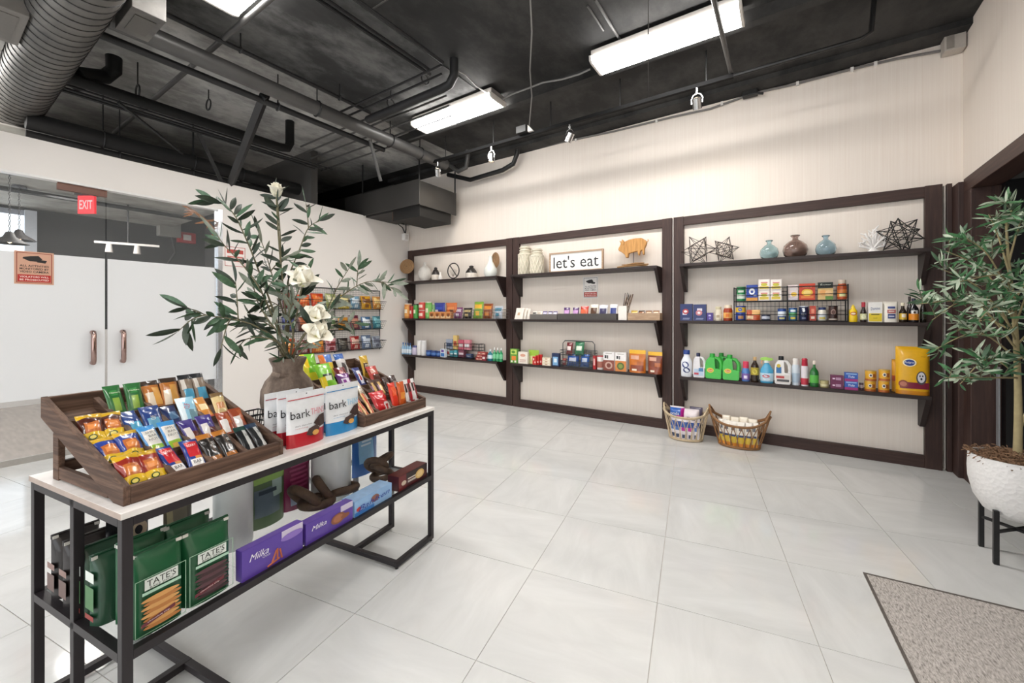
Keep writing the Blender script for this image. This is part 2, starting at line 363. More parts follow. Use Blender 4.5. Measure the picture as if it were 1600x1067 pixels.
# spiral duct
t = thing('spiral_duct', 'large round grey spiral duct crossing the ceiling corner', 'duct', (-5.0, .62, 3.42)); R = .182
MB().tube([(-3.2, 0, 0), (2.6, 0, 0)], R, 40).build('duct_shell', DUCTM, t, 40)
hp = []; pitch = .098; n = 26; turns = int(5.8 / pitch)
for i in range(turns * n + 1):
    a = 2 * math.pi * i / n; hp.append((-3.2 + pitch * i / n, (R + .001) * math.cos(a), (R + .001) * math.sin(a)))
MB().tube(hp, .005, 4).build('spiral_seam', mat('#1f1e1d', .5), t)
MB().tube([(1.72, 0, 0), (1.80, 0, 0)], R + .012, 40).build('collar', DUCTM, t, 40)
a, b = onZ(176, 42, 3.36), onZ(258, 34, 3.36)
t = thing('duct_boot', 'square grey sheet metal duct boot beside the spiral duct', 'duct', (a.x, a.y, 3.36))
q = [onZ(x, y, 3.36) for x, y in ((180, 45), (232, 66), (258, 35), (207, 10))]
cx = sum(p.x for p in q) / 4; cy = sum(p.y for p in q) / 4; t.location = (cx, cy, 3.36)
hx = max(p.x for p in q) - cx; hy = max(p.y for p in q) - cy
BX(-hx, hx, -hy, hy, 0, .39).build('boot_shell', DUCTM, t, False, .004); BX(-hx * .62, hx * .62, -hy * .62, hy * .62, -.006, 0).build('grille_plate', mat('#57544f', .5, .2), t)
q = [onZ(x, y, 3.3) for x, y in ((-30, 0), (62, 40), (50, 70), (-40, 52))]
cx = sum(p.x for p in q) / 4; cy = sum(p.y for p in q) / 4
t = thing('duct_boot', 'flat grey sheet metal box left of the spiral duct', 'duct', (cx, cy - .05, 3.3))
BX(-.26, .26, -.14, .12, 0, .44).build('boot_shell', mat('#77736e', .5, .2), t, False, .004); BX(-.2, .2, -.1, .08, -.005, 0).build('grille_plate', mat('#6b6762', .5, .2), t)

pipe('thick dark pipe running to the back wall above the track', lineY(450, 150, 3.5, 170, 696), .072, PIPEL, hangers=(.45, .72, .86), n=18)
pipe('slim dark pipe tucked under the thick grey pipe', lineY(405, 155, 3.42, 150, 600), .03, PIPE, hangers=(.5,))
pipe('thin sprinkler pipe crossing the middle of the ceiling', lineY(415, 97, 3.6, 245, 578), .017, PIPE, hangers=(.3, .8))
pipe('grey branch pipe crossing under the ceiling above the spiral duct', lineX(350, 60, 3.62, 500, 128), .022, PIPEL, hangers=(.55,))
p = lineY(285, 180, 3.38, 100, 436); p2 = [p[0], p[1], (p[1][0], p[1][1] + .10, 3.40), (p[1][0], p[1][1] + .13, 3.47), (p[1][0], p[1][1] + .13, CEIL)]
pipe('dark drain pipe ending in an elbow up to the ceiling', p2, .05, mat('#0e0e0e', .6, spec=.25), hangers=(.25, .55), n=14)
p = [onZ(178, 88, CEIL), onZ(180, 112, 3.52)]; q = onZ(120, 132, 3.42)
pipe('dark bent drain pipe dropping from the ceiling near the duct', [(p[0].x, p[0].y, CEIL), (p[0].x, p[0].y, 3.62), (p[0].x - .05, p[0].y - .05, 3.55), (q.x + .2, q.y, 3.45), tuple(q)], .06, mat('#0c0c0c', .6, spec=.25), n=14)
pipe('wide dark pipe above the top of the white partition', lineY(200, 228, 3.22, 40, 470), .085, PIPE, hangers=(.2, .5, .7), n=18)
pipe('narrow black pipe just above the partition top edge', lineY(200, 246, 3.1, 40, 420), .035, PIPE, hangers=(.3, .6))
for k, (px, py) in enumerate(((300, 195), (310, 203), (325, 212), (340, 216))):
    pipe(('uppermost', 'second', 'third', 'lowest')[k] + ' of the four thin conduits between the drain pipes', lineY(px, py, 3.36, 90, 520 - 14 * k), .010 + .003 * (k % 2), PIPE, 'conduit', 'conduit', 6, 'thin conduits')
for k, (px, py) in enumerate(((520, 208), (532, 216), (545, 225), (560, 233), (575, 241))):
    P = lineX(px, py, 3.58, 470 + 8 * k, 596 + 8 * k); Y = P[0][1]
    P = P + [(P[1][0] + .12, Y + .03, 3.60), (P[1][0] + .9, Y + .03, 3.60)]
    pipe(('first', 'second', 'third', 'fourth', 'last')[k] + ' of five bent conduits passing under the thick pipe', P, .012, PIPEL, 'conduit', 'conduit', 6, 'bent conduits')
P = lineX(640, 160, 3.52, 575, 690)
pipe('dark pipe with a raised elbow left of the long light', [P[0], P[1], (P[1][0] + .1, P[1][1], 3.53), (P[1][0] + .16, P[1][1], 3.60), (P[1][0] + .16, P[1][1], CEIL)], .042, PIPE, n=14, hangers=(.3, .7))
for k, (px, py) in enumerate(((590, 148), (600, 156))):
    pipe(('upper', 'lower')[k] + ' slim conduit feeding the elbow pipe', lineX(px, py, 3.6, 525, 690), .012, PIPE, 'conduit', 'conduit', 6, 'elbow conduits')
for k, (px, py) in enumerate(((560, 42), (566, 38), (640, 60))):
    pipe(('dark conduit along the ceiling seam, nearer the sprinkler', 'dark conduit along the ceiling seam, second of the pair', 'dark conduit right of the ceiling seam pair')[k], lineY(px, py, 3.69, 440 + 40 * (k == 2), 672 + 20 * (k == 2)), .016, PIPE, 'conduit', 'conduit', 8, 'seam conduits')
# truss struts leaning on the partition
b = onX(360, 286, XL - .05); a = onZ(414, 148, 3.46)
pipe('thick black diagonal strut above the partition', [tuple(a), (b.x, b.y, 2.935)], .045, BLACKM, 'strut', 'strut', 4, 'roof struts')
b = onX(350, 286, XL - .05); a = onZ(308, 204, 3.4)
pipe('slim black strut meeting the thick one on the partition', [tuple(a), (b.x, b.y - .02, 2.935)], .026, BLACKM, 'strut', 'strut', 4, 'roof struts')
a = onZ(578, 218, 3.44); b = onZ(595, 283, 3.0)
pipe('short grey diagonal strut left of the hanging unit', [tuple(a), tuple(b)], .02, PIPEL, 'strut', 'strut', 6, 'roof struts')
a = onZ(185, 160, 3.35); b = onZ(285, 240, 3.15)
pipe('thin black brace between the two drain pipes', [tuple(a), tuple(b)], .016, BLACKM, 'strut', 'strut', 6, 'roof struts')
# track and conduits
TY, TZ = 4.08, 3.45
xa, xb, xc = onY(678, 250, TY).x, onY(1146, 118, TY).x, onY(1345, 62, TY).x
t = thing('lighting_track', 'black lighting track hung along the back wall', 'track', (xa, TY, TZ))
BX(0, xb - xa, -.018, .018, -.018, .018).build('rail', mat('#070708', .7, spec=.2), t)
for k in range(5):
    x = (xb - xa) * (.06 + .22 * k); MB().tube([(x, 0, .018), (x, 0, CEIL - TZ)], .006, 6).build('suspension_rod', BLACKM, t)
pipe('black conduit continuing from the lighting track towards the corner', [(xb, TY, TZ), (xc, TY, TZ), (xc + .06, TY, TZ + .03), (xc + .08, TY, CEIL)], .017, mat('#151515', .45), 'conduit', 'conduit', 8, 'wall conduits')
X = onZ(1143, 118, TZ + .02).x
pipe('grey conduit crossing in front of the right long light', [(X, TY, TZ + .03), (X, 2.4, TZ + .03)], .018, PIPEL, 'conduit', 'conduit', 8, 'grey conduits')
for k, (px, py, pa, pb) in enumerate(((934, 34, 918, 943), (955, 40, 930, 968))):
    pipe(('thin', 'wider')[k] + ' grey conduit ending at the right long light', lineY(px, py, 3.742, pa, pb), .008 + .004 * k, PIPEL, 'conduit', 'conduit', 8, 'grey conduits')
G2 = mat('#8f8d8b', .4, .3)
pipe('wavy grey conduit joining the two long lights', [tuple(onZ(x, y, 3.66)) for x, y in ((784, 156), (800, 147), (825, 138), (848, 129), (878, 124), (905, 116), (922, 108))], .009, G2, 'conduit', 'conduit', 6, 'light conduits')
pipe('curved grey conduit from the elbow pipe to the left long light', [tuple(onZ(x, y, 3.66)) for x, y in ((706, 105), (728, 117), (745, 135), (764, 148), (778, 155))], .008, G2, 'conduit', 'conduit', 6, 'light conduits')
P = [(828, -10), (831, 50), (828, 110), (831, 150), (827, 196)]
pipe('loose grey cable running across the ceiling to the track box', [tuple(onZ(x, y, 3.70 - .04 * i)) for i, (x, y) in enumerate(P)], .007, mat('#777573', .5), 'cable', 'cable', 6, 'loose cables')
pipe('straight black cable running across the ceiling to the track', [tuple(onZ(1013, -10, 3.53)), tuple(onZ(1013, 157, 3.475))], .005, BLACKM, 'cable', 'cable', 6, 'loose cables')
q = onZ(820, 203, 3.5)
t = thing('junction_box', 'black junction box with a white bracket over the track', 'box', (q.x, q.y, 3.46))
BX(-.09, .04, -.05, .05, 0, .08).build('box_shell', mat('#141414', .5), t, False, .003); MB().prism([(.05, .0), (.12, .0), (.05, .08)], -.02, .02).build('bracket', mat('#d8d2cc', .4), t)
# pipes by the back wall
Y = 4.9
P = [onY(700, 273, Y), onY(735, 281, Y), onY(785, 266, Y), onY(802, 256, Y), onY(808, 240, Y)]
pipe('black bent pipe turning up beside the back wall spotlight', [tuple(p) for p in P] + [(P[-1].x + .01, Y, CEIL)], .034, mat('#171717', .45), n=12, group='wall pipes')
Y = 4.6
P = [onY(700, 256, Y), onY(716, 268, Y), onY(728, 262, Y), onY(731, 245, Y)]
pipe('grey bent pipe between the lit spotlight and the wall', [tuple(p) for p in P] + [(P[-1].x, Y, CEIL)], .032, PIPEL, n=12, group='wall pipes')
P = [(738, 256), (800, 239), (870, 222), (960, 203), (1050, 181), (1110, 168), (1160, 150), (1172, 145), (1240, 130), (1330, 106), (1400, 90), (1490, 74)]
t = pipe('grey cable clipped along the top of the back wall', [tuple(onY(x, y + 2, YB - .016)) for x, y in P], .013, mat('#7c7876', .5), 'cable', 'cable', 6, 'wall cables')
o0 = t.location
for x, y in ((1026, 187), (1128, 160), (1246, 129), (1331, 107), (1368, 98), (900, 216)):
    p = onY(x, y + 2, YB - .016) - o0; BX(p.x - .012, p.x + .012, p.y - .014, p.y + .016, p.z - .02, p.z + .02).build('clip', mat('#e8e4e0', .4), t)
q = onY(1172, 146, 4.98)
t = thing('junction_box', 'black knotted cable junction at the top of the wall', 'box', (q.x, q.y, q.z))
BX(-.07, .07, -.03, .05, -.03, .035).build('box_shell', mat('#131313', .5), t, False, .01); MB().tube([(.05, -.02, -.02), (.12, -.03, -.05)], .012, 6).build('cable_tail', BLACKM, t)
q = onY(1503, 64, 4.98)
t = thing('sensor_box', 'small grey box mounted high in the wall corner', 'box', (1.16, 4.98, q.z))
BX(-.06, .07, -.05, .06, -.075, .075).build('housing', mat('#b5aea6', .5), t, False, .004); BX(-.045, .0, -.054, -.05, -.06, .06).build('front_plate', mat('#8b857e', .5), t)
# sensor with cables on the left partition end
q = onX(638, 372, XL + .01)
t = thing('sensor_box', 'small white sensor box in the far wall corner', 'box', (XL + .03, 4.93, q.z))
BX(-.03, .04, -.05, .05, -.06, .06).build('housing', mat('#f1efed', .4), t, False, .006); BX(.04, .044, -.03, .03, -.04, .04).build('front_plate', mat('#d6d3d0', .4), t)
MB().tube([(0, 0, .06), (0, .02, .14), (.02, .0, .3), (.06, -.02, .45)], .009, 6).build('cable', BLACKM, t); MB().tube([(0, 0, .06), (0, -.06, .16), (0, -.25, .24), (-.02, -.5, .26)], .009, 6).build('cable', BLACKM, t)

# hanging air unit
X = -4.35
c0 = onX(655, 318, X); c1 = onX(713, 336, X); ct = onX(655, 280, X)
zb = (c0.z + c1.z) / 2
t = thing('air_unit', 'black boxed air unit hanging below the ceiling', 'air unit', (X, c0.y, zb)); d = c1.y - c0.y
UM = mat('#3a3836', .55, var=.25, scale=3)
BX(-1.75, 0, 0, .02, 0, .36).build('side_panel', UM, t, False, .004); BX(-.02, 0, .02, d, -.01, .34).build('end_panel', UM, t, False, .004)
BX(-1.75, -.02, .02, d, .2, .34).build('top_shell', UM, t)
BX(-.62, -.04, .05, d - .08, -.16, .2).build('inner_box', mat('#191817', .6), t, False, .004)
BX(-.64, -.62, .06, d - .1, -.14, .05).build('brown_flap', mat('#6a4636', .6), t)
BX(-1.35, -.62, .05, d - .12, -.02, .2).build('rear_box', mat('#2c2a29', .6), t)
for x, y in ((-.01, .01), (-.01, d - .02), (-1.3, .01)):
    MB().tube([(x, y, .3), (x, y, CEIL - zb)], .011, 6).build('hanger_rod', PIPE, t)

# long surface lights
DIFF = emit('lit_diffuser', '#fffcf8', 37.0)
def long_light(label, x0, x1, y, z, visible=True):
    t = thing('ceiling_light', label, 'light', (x0, y, z), group='long ceiling lights'); L = x1 - x0
    MB().prism([(-.14, .04), (-.135, .012), (-.10, 0), (.10, 0), (.135, .012), (.14, .04)], .02, L - .02, M=Matrix.Rotation(-math.pi / 2, 4, 'Z')).build('diffuser', DIFF, t)
    for a in (0, L - .02):
        MB().prism([(-.145, .05), (-.14, .008), (-.103, -.005), (.103, -.005), (.14, .008), (.145, .05)], a, a + .02, M=Matrix.Rotation(-math.pi / 2, 4, 'Z')).build('end_cap', mat('#d9d4ce', .4), t)
    BX(.01, L - .01, -.12, .12, .04, CEIL - z - .045).build('backing', mat('#8f8b87', .4), t)
    for x in (.2, L - .2): MB().tube([(x, 0, CEIL - z - .04), (x, 0, CEIL - z)], .01, 6).build('hanger_rod', PIPE, t)
    return t
long_light('lit long ceiling light at the upper right', -1.47, -.28, 3.55, 3.6)
long_light('lit long ceiling light left of the loose ceiling cable', -3.74, -2.54, 3.52, 3.6)
long_light('lit long ceiling light cut off by the top edge near the spiral duct', -3.47, -2.27, 1.28, 3.6)
long_light('unseen long ceiling light added to brighten the right floor', -1.9, -.7, -1.7, 3.6)  # added out of view, set to the right to shift the floor light
long_light('unseen long ceiling light added beyond the partition to brighten the void', -8.2, -7.0, -.9, 3.6)  # added out of view to light the dark void above the partition
long_light('unseen long ceiling light added nearer the glass to brighten the void', -6.95, -5.8, -.25, 3.6)  # second added fixture, out of view, for the slab face and void
long_light('unseen long ceiling light added to brighten the right floor and planter', -.5, .7, .5, 3.6)  # added out of view to light the right floor and planter

# track spotlights
def spot(label, px, py, lit, tilt):
    x = onY(px, py, TY).x
    t = thing('spotlight', label, 'spotlight', (x, TY, TZ - .018), group='track spotlights')
    MB().tube([(0, 0, 0), (0, 0, -.05)], .016, 10).build('stem', STEEL, t, True)
    y = MB(); y.tube([(-.045, 0, -.14), (-.05, 0, -.10), (-.03, 0, -.06), (0, 0, -.05), (.03, 0, -.06), (.05, 0, -.10), (.045, 0, -.14)], .006, 6); y.build('yoke', STEEL, t, True)
    h = MB(); M = Matrix.Translation((0, 0, -.14)) @ Matrix.Rotation(tilt[0], 4, 'X') @ Matrix.Rotation(tilt[1], 4, 'Y')
    h.lathe([(.024, .05), (.038, .045), (.04, -.05), (.035, -.05), (.033, -.03)], 16, M=M, cap=False); hd = h.build('head', STEEL, t, 50)
    MB().lathe([(0, -.034), (.033, -.034)], 16, M=M, cap=False).build('lens', emit('spot_lens', '#ffe9c8', 30 if lit else .6), t)
    if lit:
        l = bpy.data.lights.new('spot_glow', 'SPOT'); l.energy = 10; l.spot_size = 2.2; l.spot_blend = 1.0; l.color = (1, .88, .72); l.shadow_soft_size = .03
        o = bpy.data.objects.new('spot_glow', l); COL.objects.link(o); o.parent = t; o.matrix_local = M @ Matrix.Translation((0, 0, -.06))
    return t
spot('lit spotlight at the far left end of the track', 684, 250, True, (.45, .3))
spot('unlit silver spotlight second along the track', 768, 222, False, (0, 0))
spot('silver spotlight with a square tilted head, third along the track', 890, 192, False, (.2, .6))
spot('lit spotlight at the right end of the track', 1089, 138, True, (.5, 0))
# ================================================================== SHELVING
SHZ = {'A': 1.906, 'B': 1.281, 'C': .665}; YFR, YSH = 5.0, 4.77
def shelf_unit(x0, x1, label):
    t = thing('shelf_unit', label, 'shelving', (x0, YFR, 0), group='wall shelving units'); w = x1 - x0; pw = .11; b = YB - YFR - .001
    for a in (0, w - pw): BX(a, a + pw, 0, b, 0, 2.475).build('post', WOODD, t, False, .003)
    BX(pw, w - pw, .003, b, 2.375, 2.472).build('top_rail', WOODDH, t, False, .003)
    BX(pw, w - pw, .003, b, 0, .108).build('bottom_rail', WOODDH, t, False, .003)
    for z in SHZ.values():
        s = BX(pw + .002, w - pw - .002, YSH - YFR, b, z - .032, z).build('shelf', SHELFM, t, False, .003)
        for a in (pw + .002, w - pw - .037):
            m = MB(); d = YSH - YFR
            prof = [(d + .012, z - .032), (b, z - .032), (b, z - .30), (-.015, z - .30)]
            vs = [(a, y, zz) for y, zz in prof] + [(a + .035, y, zz) for y, zz in prof]
            m.add(vs, [(0, 1, 2, 3), (7, 6, 5, 4), (0, 4, 5, 1), (1, 5, 6, 2), (2, 6, 7, 3), (3, 7, 4, 0)]); m.build('bracket', SHELFM, t, False, .002)
    return t
shelf_unit(-5.60, -3.365, 'dark wood shelving unit in the far left corner')
shelf_unit(-3.358, -1.123, "dark wood shelving unit with the let's eat sign")
shelf_unit(-1.104, 1.106, 'dark wood shelving unit nearest the doorway')
gp = tag(BX(1.118, 1.128, YFR + .02, YB, .02, 2.46).build('edge_strip', mat('#cfcac4', .25, .5)), 'thin pale strip between the shelving and the corner post', 'strip')
gp = tag(BX(1.132, 1.164, YFR - .0, YB, 0, 2.47).build('corner_post', WOODD, None, False, .003), 'dark wood corner post beside the right shelving unit', 'post')
gp = tag(BX(-1.119, -1.108, YFR + .02, YB, .02, 2.46).build('edge_strip', mat('#d9d2cc', .4)), 'thin pale strip between the middle and right shelving', 'strip')

# ------------------------------------------------------------------ product builders (local frame: x width, -y front, z up, origin at base centre)
def S(pl, pr, pt, sh, yf=4.80):
    z = SHZ[sh] if isinstance(sh, str) else sh; a = onY(pl, 500, yf).x; b = onY(pr, 500, yf).x
    return ((a + b) / 2, yf, z, b - a, max(.01, onY((pl + pr) / 2, pt, yf).z - z))
def place(name, label, cat, s, d, group, rotz=0.0):
    return thing(name, label, cat, (s[0], s[1] + d / 2, s[2]), rotz, group)
def prints(par, w, h, y=None, fn=None, panels=(), texts=(), ovals=()):
    """printed panels, ovals and lettering on a front face of width w, height h (fractions 0..1)"""
    e = .0006
    Y = (lambda k: (lambda x, z: fn(x, z) - e * k)) if fn else (lambda k: (lambda x, z: y - e * k))
    for k, p in enumerate(panels):
        x0, x1, z0, z1, c = p[:5]
        if fn: grid_patch(par, 'printed_panel', (x0 - .5) * w, (x1 - .5) * w, z0 * h, z1 * h, c, Y(1 + k * .4), 6, 3)
        else: patch(par, 'printed_panel', rect((x0 - .5) * w, (x1 - .5) * w, z0 * h, z1 * h), c, fn=Y(1 + k * .4))
    for k, (cx, cz, rx, rz, c) in enumerate(ovals):
        patch(par, 'printed_shape', oval((cx - .5) * w, cz * h, rx * w, rz * h), c, fn=Y(3 + k * .4))
    for tx in texts:
        s, cx, cz, fw, fh, c = tx[:6]; kw = tx[6] if len(tx) > 6 else {}
        lettering(par, s, (cx - .5) * w, cz * h, fw * w, fh * h if fh else None, c, fn=Y(6), **kw)
def carton(name, label, cat, s, d, col, panels=(), texts=(), ovals=(), group=None, side=None, rotz=0.0, rough=.45):
    t = place(name, label, cat, s, d, group, rotz); w, h = s[3] * .97, s[4]
    b = BX(-w / 2, w / 2, -d / 2, d / 2, 0, h).build('body', mat(col, rough, var=.08), t)
    prints(b, w, h, y=-d / 2, panels=panels, texts=texts, ovals=ovals)
    if side: BX(w / 2, w / 2 + .0008, -d / 2 + .003, d / 2 - .003, .003, h - .003).build('side_panel', mat(side, rough), t)
    return t
def lines(x0, x1, z0, z1, n, c):
    return [(x0 + .04 * (i % 2), x1 - .05 * ((i + 1) % 2), z0 + (z1 - z0) * (i + .15) / n, z0 + (z1 - z0) * (i + .65) / n, c) for i in range(n)]
def turned(name, label, cat, s, parts, group=None, n=18, flat=1.0, panels=(), texts=(), ovals=(), pr=.98):
    w, h = s[3] * .97, s[4]; d = w * flat
    t = place(name, label, cat, s, d, group)
    for nm, prof, col, *mm in parts:
        m = mm[0] if mm else mat(col, .35, var=.06)
        q = MB().lathe([(r * w / 2, z * h) for r, z in prof], n, 1, flat).build(nm, m, t, 40)
        if nm in ('body', 'label'): on = q
    r = pr * w / 2
    def fn(x, z): return -math.sqrt(max(1e-8, r * r - min(x * x, r * r * .98))) * flat - .0006
    if panels or texts or ovals: prints(on, w, h, fn=fn, panels=panels, texts=texts, ovals=ovals)
    return t
CANP = [(.0, 0), (.94, 0), (.98, .03), (.98, .95), (.93, .97), (.93, 1), (0, 1)]
def can(name, label, cat, s, col, band=None, top='#c9c6c2', group=None, **kw):
    parts = [('body', [(0, 0), (.94, 0), (.97, .03), (.97, .93), (.94, .95)], col)]
    if band: parts.append(('label', [(.985, band[0]), (.985, band[1])], band[2]))
    parts.append(('lid', [(.96, .93), (.99, .935), (.99, 1), (0, 1)], top))
    return turned(name, label, cat, s, parts, group, **kw)
def jar(name, label, cat, s, col, lid, band=None, group=None, m=None, **kw):
    parts = [('body', [(0, 0), (.9, 0), (.98, .06), (.98, .66), (.84, .78), (.74, .82)], col, m or mat(col, .12, var=.06, coat=.5)),
             ('lid', [(.78, .80), (.8, .81), (.8, .98), (.76, 1), (0, 1)], lid)]
    if band: parts.append(('label', [(.99, band[0]), (.99, band[1])], band[2]))
    return turned(name, label, cat, s, parts, group, **kw)
def bottle(name, label, cat, s, col, cap, band=None, group=None, shoulder=.62, neck=.30, capz=.84, flat=.7, m=None, **kw):
    parts = [('body', [(0, 0), (.9, 0), (.98, .03), (.98, shoulder - .08), (.85, shoulder), (neck + .06, shoulder + .12), (neck, shoulder + .16), (neck, capz)], col, m or mat(col, .15, var=.06, coat=.4)),
             ('cap', [(neck + .07, capz), (neck + .07, .99), (neck, 1), (0, 1)], cap)]
    if band: parts.append(('label', [(.995, band[0]), (.995, band[1])], band[2]))
    return turned(name, label, cat, s, parts, group, flat=flat, **kw)
def jug(name, label, cat, s, col, cap, group=None, d=.09, panels=(), ovals=(), texts=(), capx=-.2, capw=.34):
    """handled jug: rounded slab body with a real handle opening"""
    t = place(name, label, cat, s, d, group); w, h = s[3] * .97, s[4]; W = w / 2
    m = mat(col, .25, var=.05, coat=.3)
    body = MB(); n = 7
    left = [(-W * .86, 0), (-W, h * .05), (-W, h * .55), (-W * .9, h * .72), (-W * .55, h * .86)]
    right = [(W * .86, 0), (W, h * .05), (W, h * .40), (W * .25, h * .42), (W * .18, h * .72), (W * .15, h * .86)]
    for (a, b2) in (((d / 2 - .008), 1.0), (d / 2, .93)):
        poly = [(x * b2, z * (1 if b2 == 1 else .97) + (0 if b2 == 1 else h * .012)) for x, z in left[::-1]] + [(x * b2, z * (1 if b2 == 1 else .97) + (0 if b2 == 1 else h * .012)) for x, z in right]
        body.prism(poly[::-1], -a, a)
    bo = body.build('body', m, t)
    hb = MB(); hb.tube([(W * .12, 0, h * .82), (W * .5, 0, h * .80), (W * .84, 0, h * .66), (W * .88, 0, h * .5), (W * .84, 0, h * .36)], [d * .17, d * .17, d * .18, d * .18, d * .2], 8); hb.build('handle', m, t, True)
    c = MB(); c.lathe([(0, h * .82), (capw * W, h * .82), (capw * W, h * .97), (capw * W * .9, h), (0, h)], 14, 1, 1, (capx * W, 0, 0)); c.build('cap', mat(cap, .35), t, 40)
    prints(bo, w, h, y=-d / 2, panels=panels, ovals=ovals, texts=texts)
    return t

def bag_mesh(name, w, h, d, cols, kind='pillow', nu=10, nv=12, seed=0, rough=.28, crinkle=.05):
    """foil bag; cols: list of (u0,u1,v0,v1,hex) painted in order"""
    rnd = random.Random(seed); pal = []; 
    for c in cols:
        if c[4] not in pal: pal.append(c[4])
    ph = [rnd.uniform(0, 6.28) for _ in range(6)]
    def th(u, v):
        if kind == 'pillow':
            a = max(0, math.sin(math.pi * min(1, max(0, (v - .055) / .89)))) ** .55 * max(0, math.sin(math.pi * u)) ** .5
        elif kind == 'block':
            a = max(0, math.sin(math.pi * u)) ** .22 * (1.0 if v < .72 else max(0.0, (1 - v) / .28) ** .8)
        else:  # stand-up pouch
            a = max(0, math.sin(math.pi * u)) ** .6 * max(0.0, 1 - v / .93) ** .75 if v < .93 else 0
        return d / 2 * a
    def wr(u, v): return d * crinkle * (math.sin(9 * u + ph[0] + 5 * v) * math.sin(11 * v + ph[1]) + .6 * math.sin(21 * v + ph[2] + 7 * u)) * (1 if kind != 'block' else .4)
    def mi(u, v):
        k = 0
        for c in cols:
            if c[0] <= u <= c[1] and c[2] <= v <= c[3]: k = pal.index(c[4])
        return k
    mb = MB()
    for sgn in (-1, 1):
        vs = []; fs = []; ms = []
        for j in range(nv + 1):
            v = j / nv
            for i in range(nu + 1):
                u = i / nu; x = (u - .5) * w * (1 - .05 * math.sin(math.pi * v) * (kind == 'pillow'))
                t = th(u, v); y = sgn * (t + .0006) + (wr(u, v) if t > 0 and sgn < 0 else 0) * min(1, t / (d * .2 + 1e-9))
                vs.append((x, y, v * h))
        o = len(mb.v); mb.v += vs
        for j in range(nv):
            for i in range(nu):
                a = o + j * (nu + 1) + i; mb.f.append((a, a + 1, a + nu + 2, a + nu + 1)); mb.m.append(mi((i + .5) / nu, (j + .5) / nv))
    o2 = (nu + 1) * (nv + 1)
    for j in range(nv):                                   # close the sides
        for i in (0, nu):
            a = j * (nu + 1) + i; mb.f.append((a, a + nu + 1, o2 + a + nu + 1, o2 + a)); mb.m.append(mi(.5, (j + .5) / nv))
    for i in range(nu):
        for j in (0, nv):
            a = j * (nu + 1) + i; mb.f.append((a, a + 1, o2 + a + 1, o2 + a)); mb.m.append(mi((i + .5) / nu, .02 if j == 0 else .98))
    me = mb.mesh(name, [mat(c, rough, var=.1, coat=.3) for c in pal], 70)
    fn = lambda x, z: -(th(min(.98, max(.02, x / w + .5)), min(.98, max(.02, z / h))) + .0006) - d * crinkle * 1.3 - .0008
    return me, fn
def bag(name, label, cat, loc, w, h, d, cols, rot=(0, 0, 0), kind='pillow', group=None, texts=(), ovals=(), panels=(), seed=None, crinkle=.05, rough=.28, base='body'):
    t = thing(name, label, cat, loc, group=group, rot=rot)
    me, fn = bag_mesh(base, w, h, d, cols, kind, seed=seed if seed is not None else hash(label) % 999 if False else sum(map(ord, label)), crinkle=crinkle, rough=rough)
    on = obj(base, me, t)
    prints(on, w, h, fn=fn, panels=panels, texts=texts, ovals=ovals)
    return t
def sbag(name, label, cat, s, d, cols, kind='stand', group=None, lean=0.0, rotz=0.0, **kw):
    w, h = s[3] * .97, s[4]
    return bag(name, label, cat, (s[0], s[1] + d / 2, s[2]), w, h, d, cols, (-lean, 0, rotz), kind, group, **kw)
FULL = lambda c: (0, 1, 0, 1, c)
# ================================================================== THINGS ON THE LEFT SHELVING UNIT
D1 = 'ornaments on the far left top shelf'
def disc_stand(label, s, oval_r=1.0, col='#a5825c'):
    t = place('woven_disc', label, 'ornament', s, .07, D1); w, h = s[3], s[4]
    BX(-w * .28, w * .28, -.03, .03, 0, .012).build('base', mat('#bfb8ae', .5), t, False, .002)
    for x in (-.012, .012): MB().tube([(x, 0, .012), (x, 0, h * .42)], .004, 6).build('stand_rod', mat('#4a3b30', .5), t)
    rz = h * .30; m = MB()
    for k in range(7):
        f = 1 - k / 7; pts = [(w / 2 * f * math.cos(a) * oval_r, -.004 * (k % 2), h * .69 + rz * f * math.sin(a)) for a in [2 * math.pi * i / 24 for i in range(24)]]
        m.tube(pts, rz / 13, 5, closed=True)
    m.build('woven_face', mat(col, .8, var=.25, scale=80, bump=.3), t, True)
    MB().lathe([(0, -.006), (w / 2 * oval_r * .98, -.006), (w / 2 * oval_r * .98, .006), (0, .006)], 24, 1, rz / (w / 2 * oval_r), M=Matrix.Translation((0, .004, h * .69)) @ Matrix.Rotation(math.pi / 2, 4, 'X')).build('backing_disc', mat('#7f6144', .8), t)
disc_stand('round tan woven disc on a stand at the shelf corner', S(623, 644, 405, 'A'))
turned('ribbed_vase', 'rounded grey white ribbed vase beside the woven disc', 'vase', S(648, 664, 409, 'A'), [('body', [(0, 0), (.55, 0), (.95, .25), (.98, .45), (.75, .68), (.3, .8), (.2, .86), (.22, 1), (.14, 1), (.12, .8)], '#d5d0ca', mat('#d8d3cc', .7, var=.2, scale=60, stretch=(3, 3, .2)))], D1, 24)
def lidded(label, s):
    turned('lidded_jar', label, 'jar', s, [('body', [(0, 0), (.9, 0), (.98, .04), (.98, .42)], '#e6ddd2'), ('dark_top', [(.98, .42), (.9, .55), (.55, .78), (.35, .84), (.4, .94), (.2, 1), (0, 1)], '#2f2b29'), ], D1, 16)
lidded('small jar with white foot and dark shoulders beside the ribbed vase', S(671, 681, 417, 'A'))
turned('bud_vase', 'tiny plain white bud vase next to the dark jar', 'vase', S(683, 688, 425, 'A'), [('body', [(0, 0), (.8, 0), (.95, .3), (.6, .6), (.4, .7), (.5, 1), (.2, 1)], '#f0ece7')], D1, 14)
s = S(690, 724, 410, 'A'); t = place('iron_ring', 'open black iron ring with a diagonal bar', 'ornament', s, .05, D1); r = min(s[3] / 2, s[4] / 2) - .01
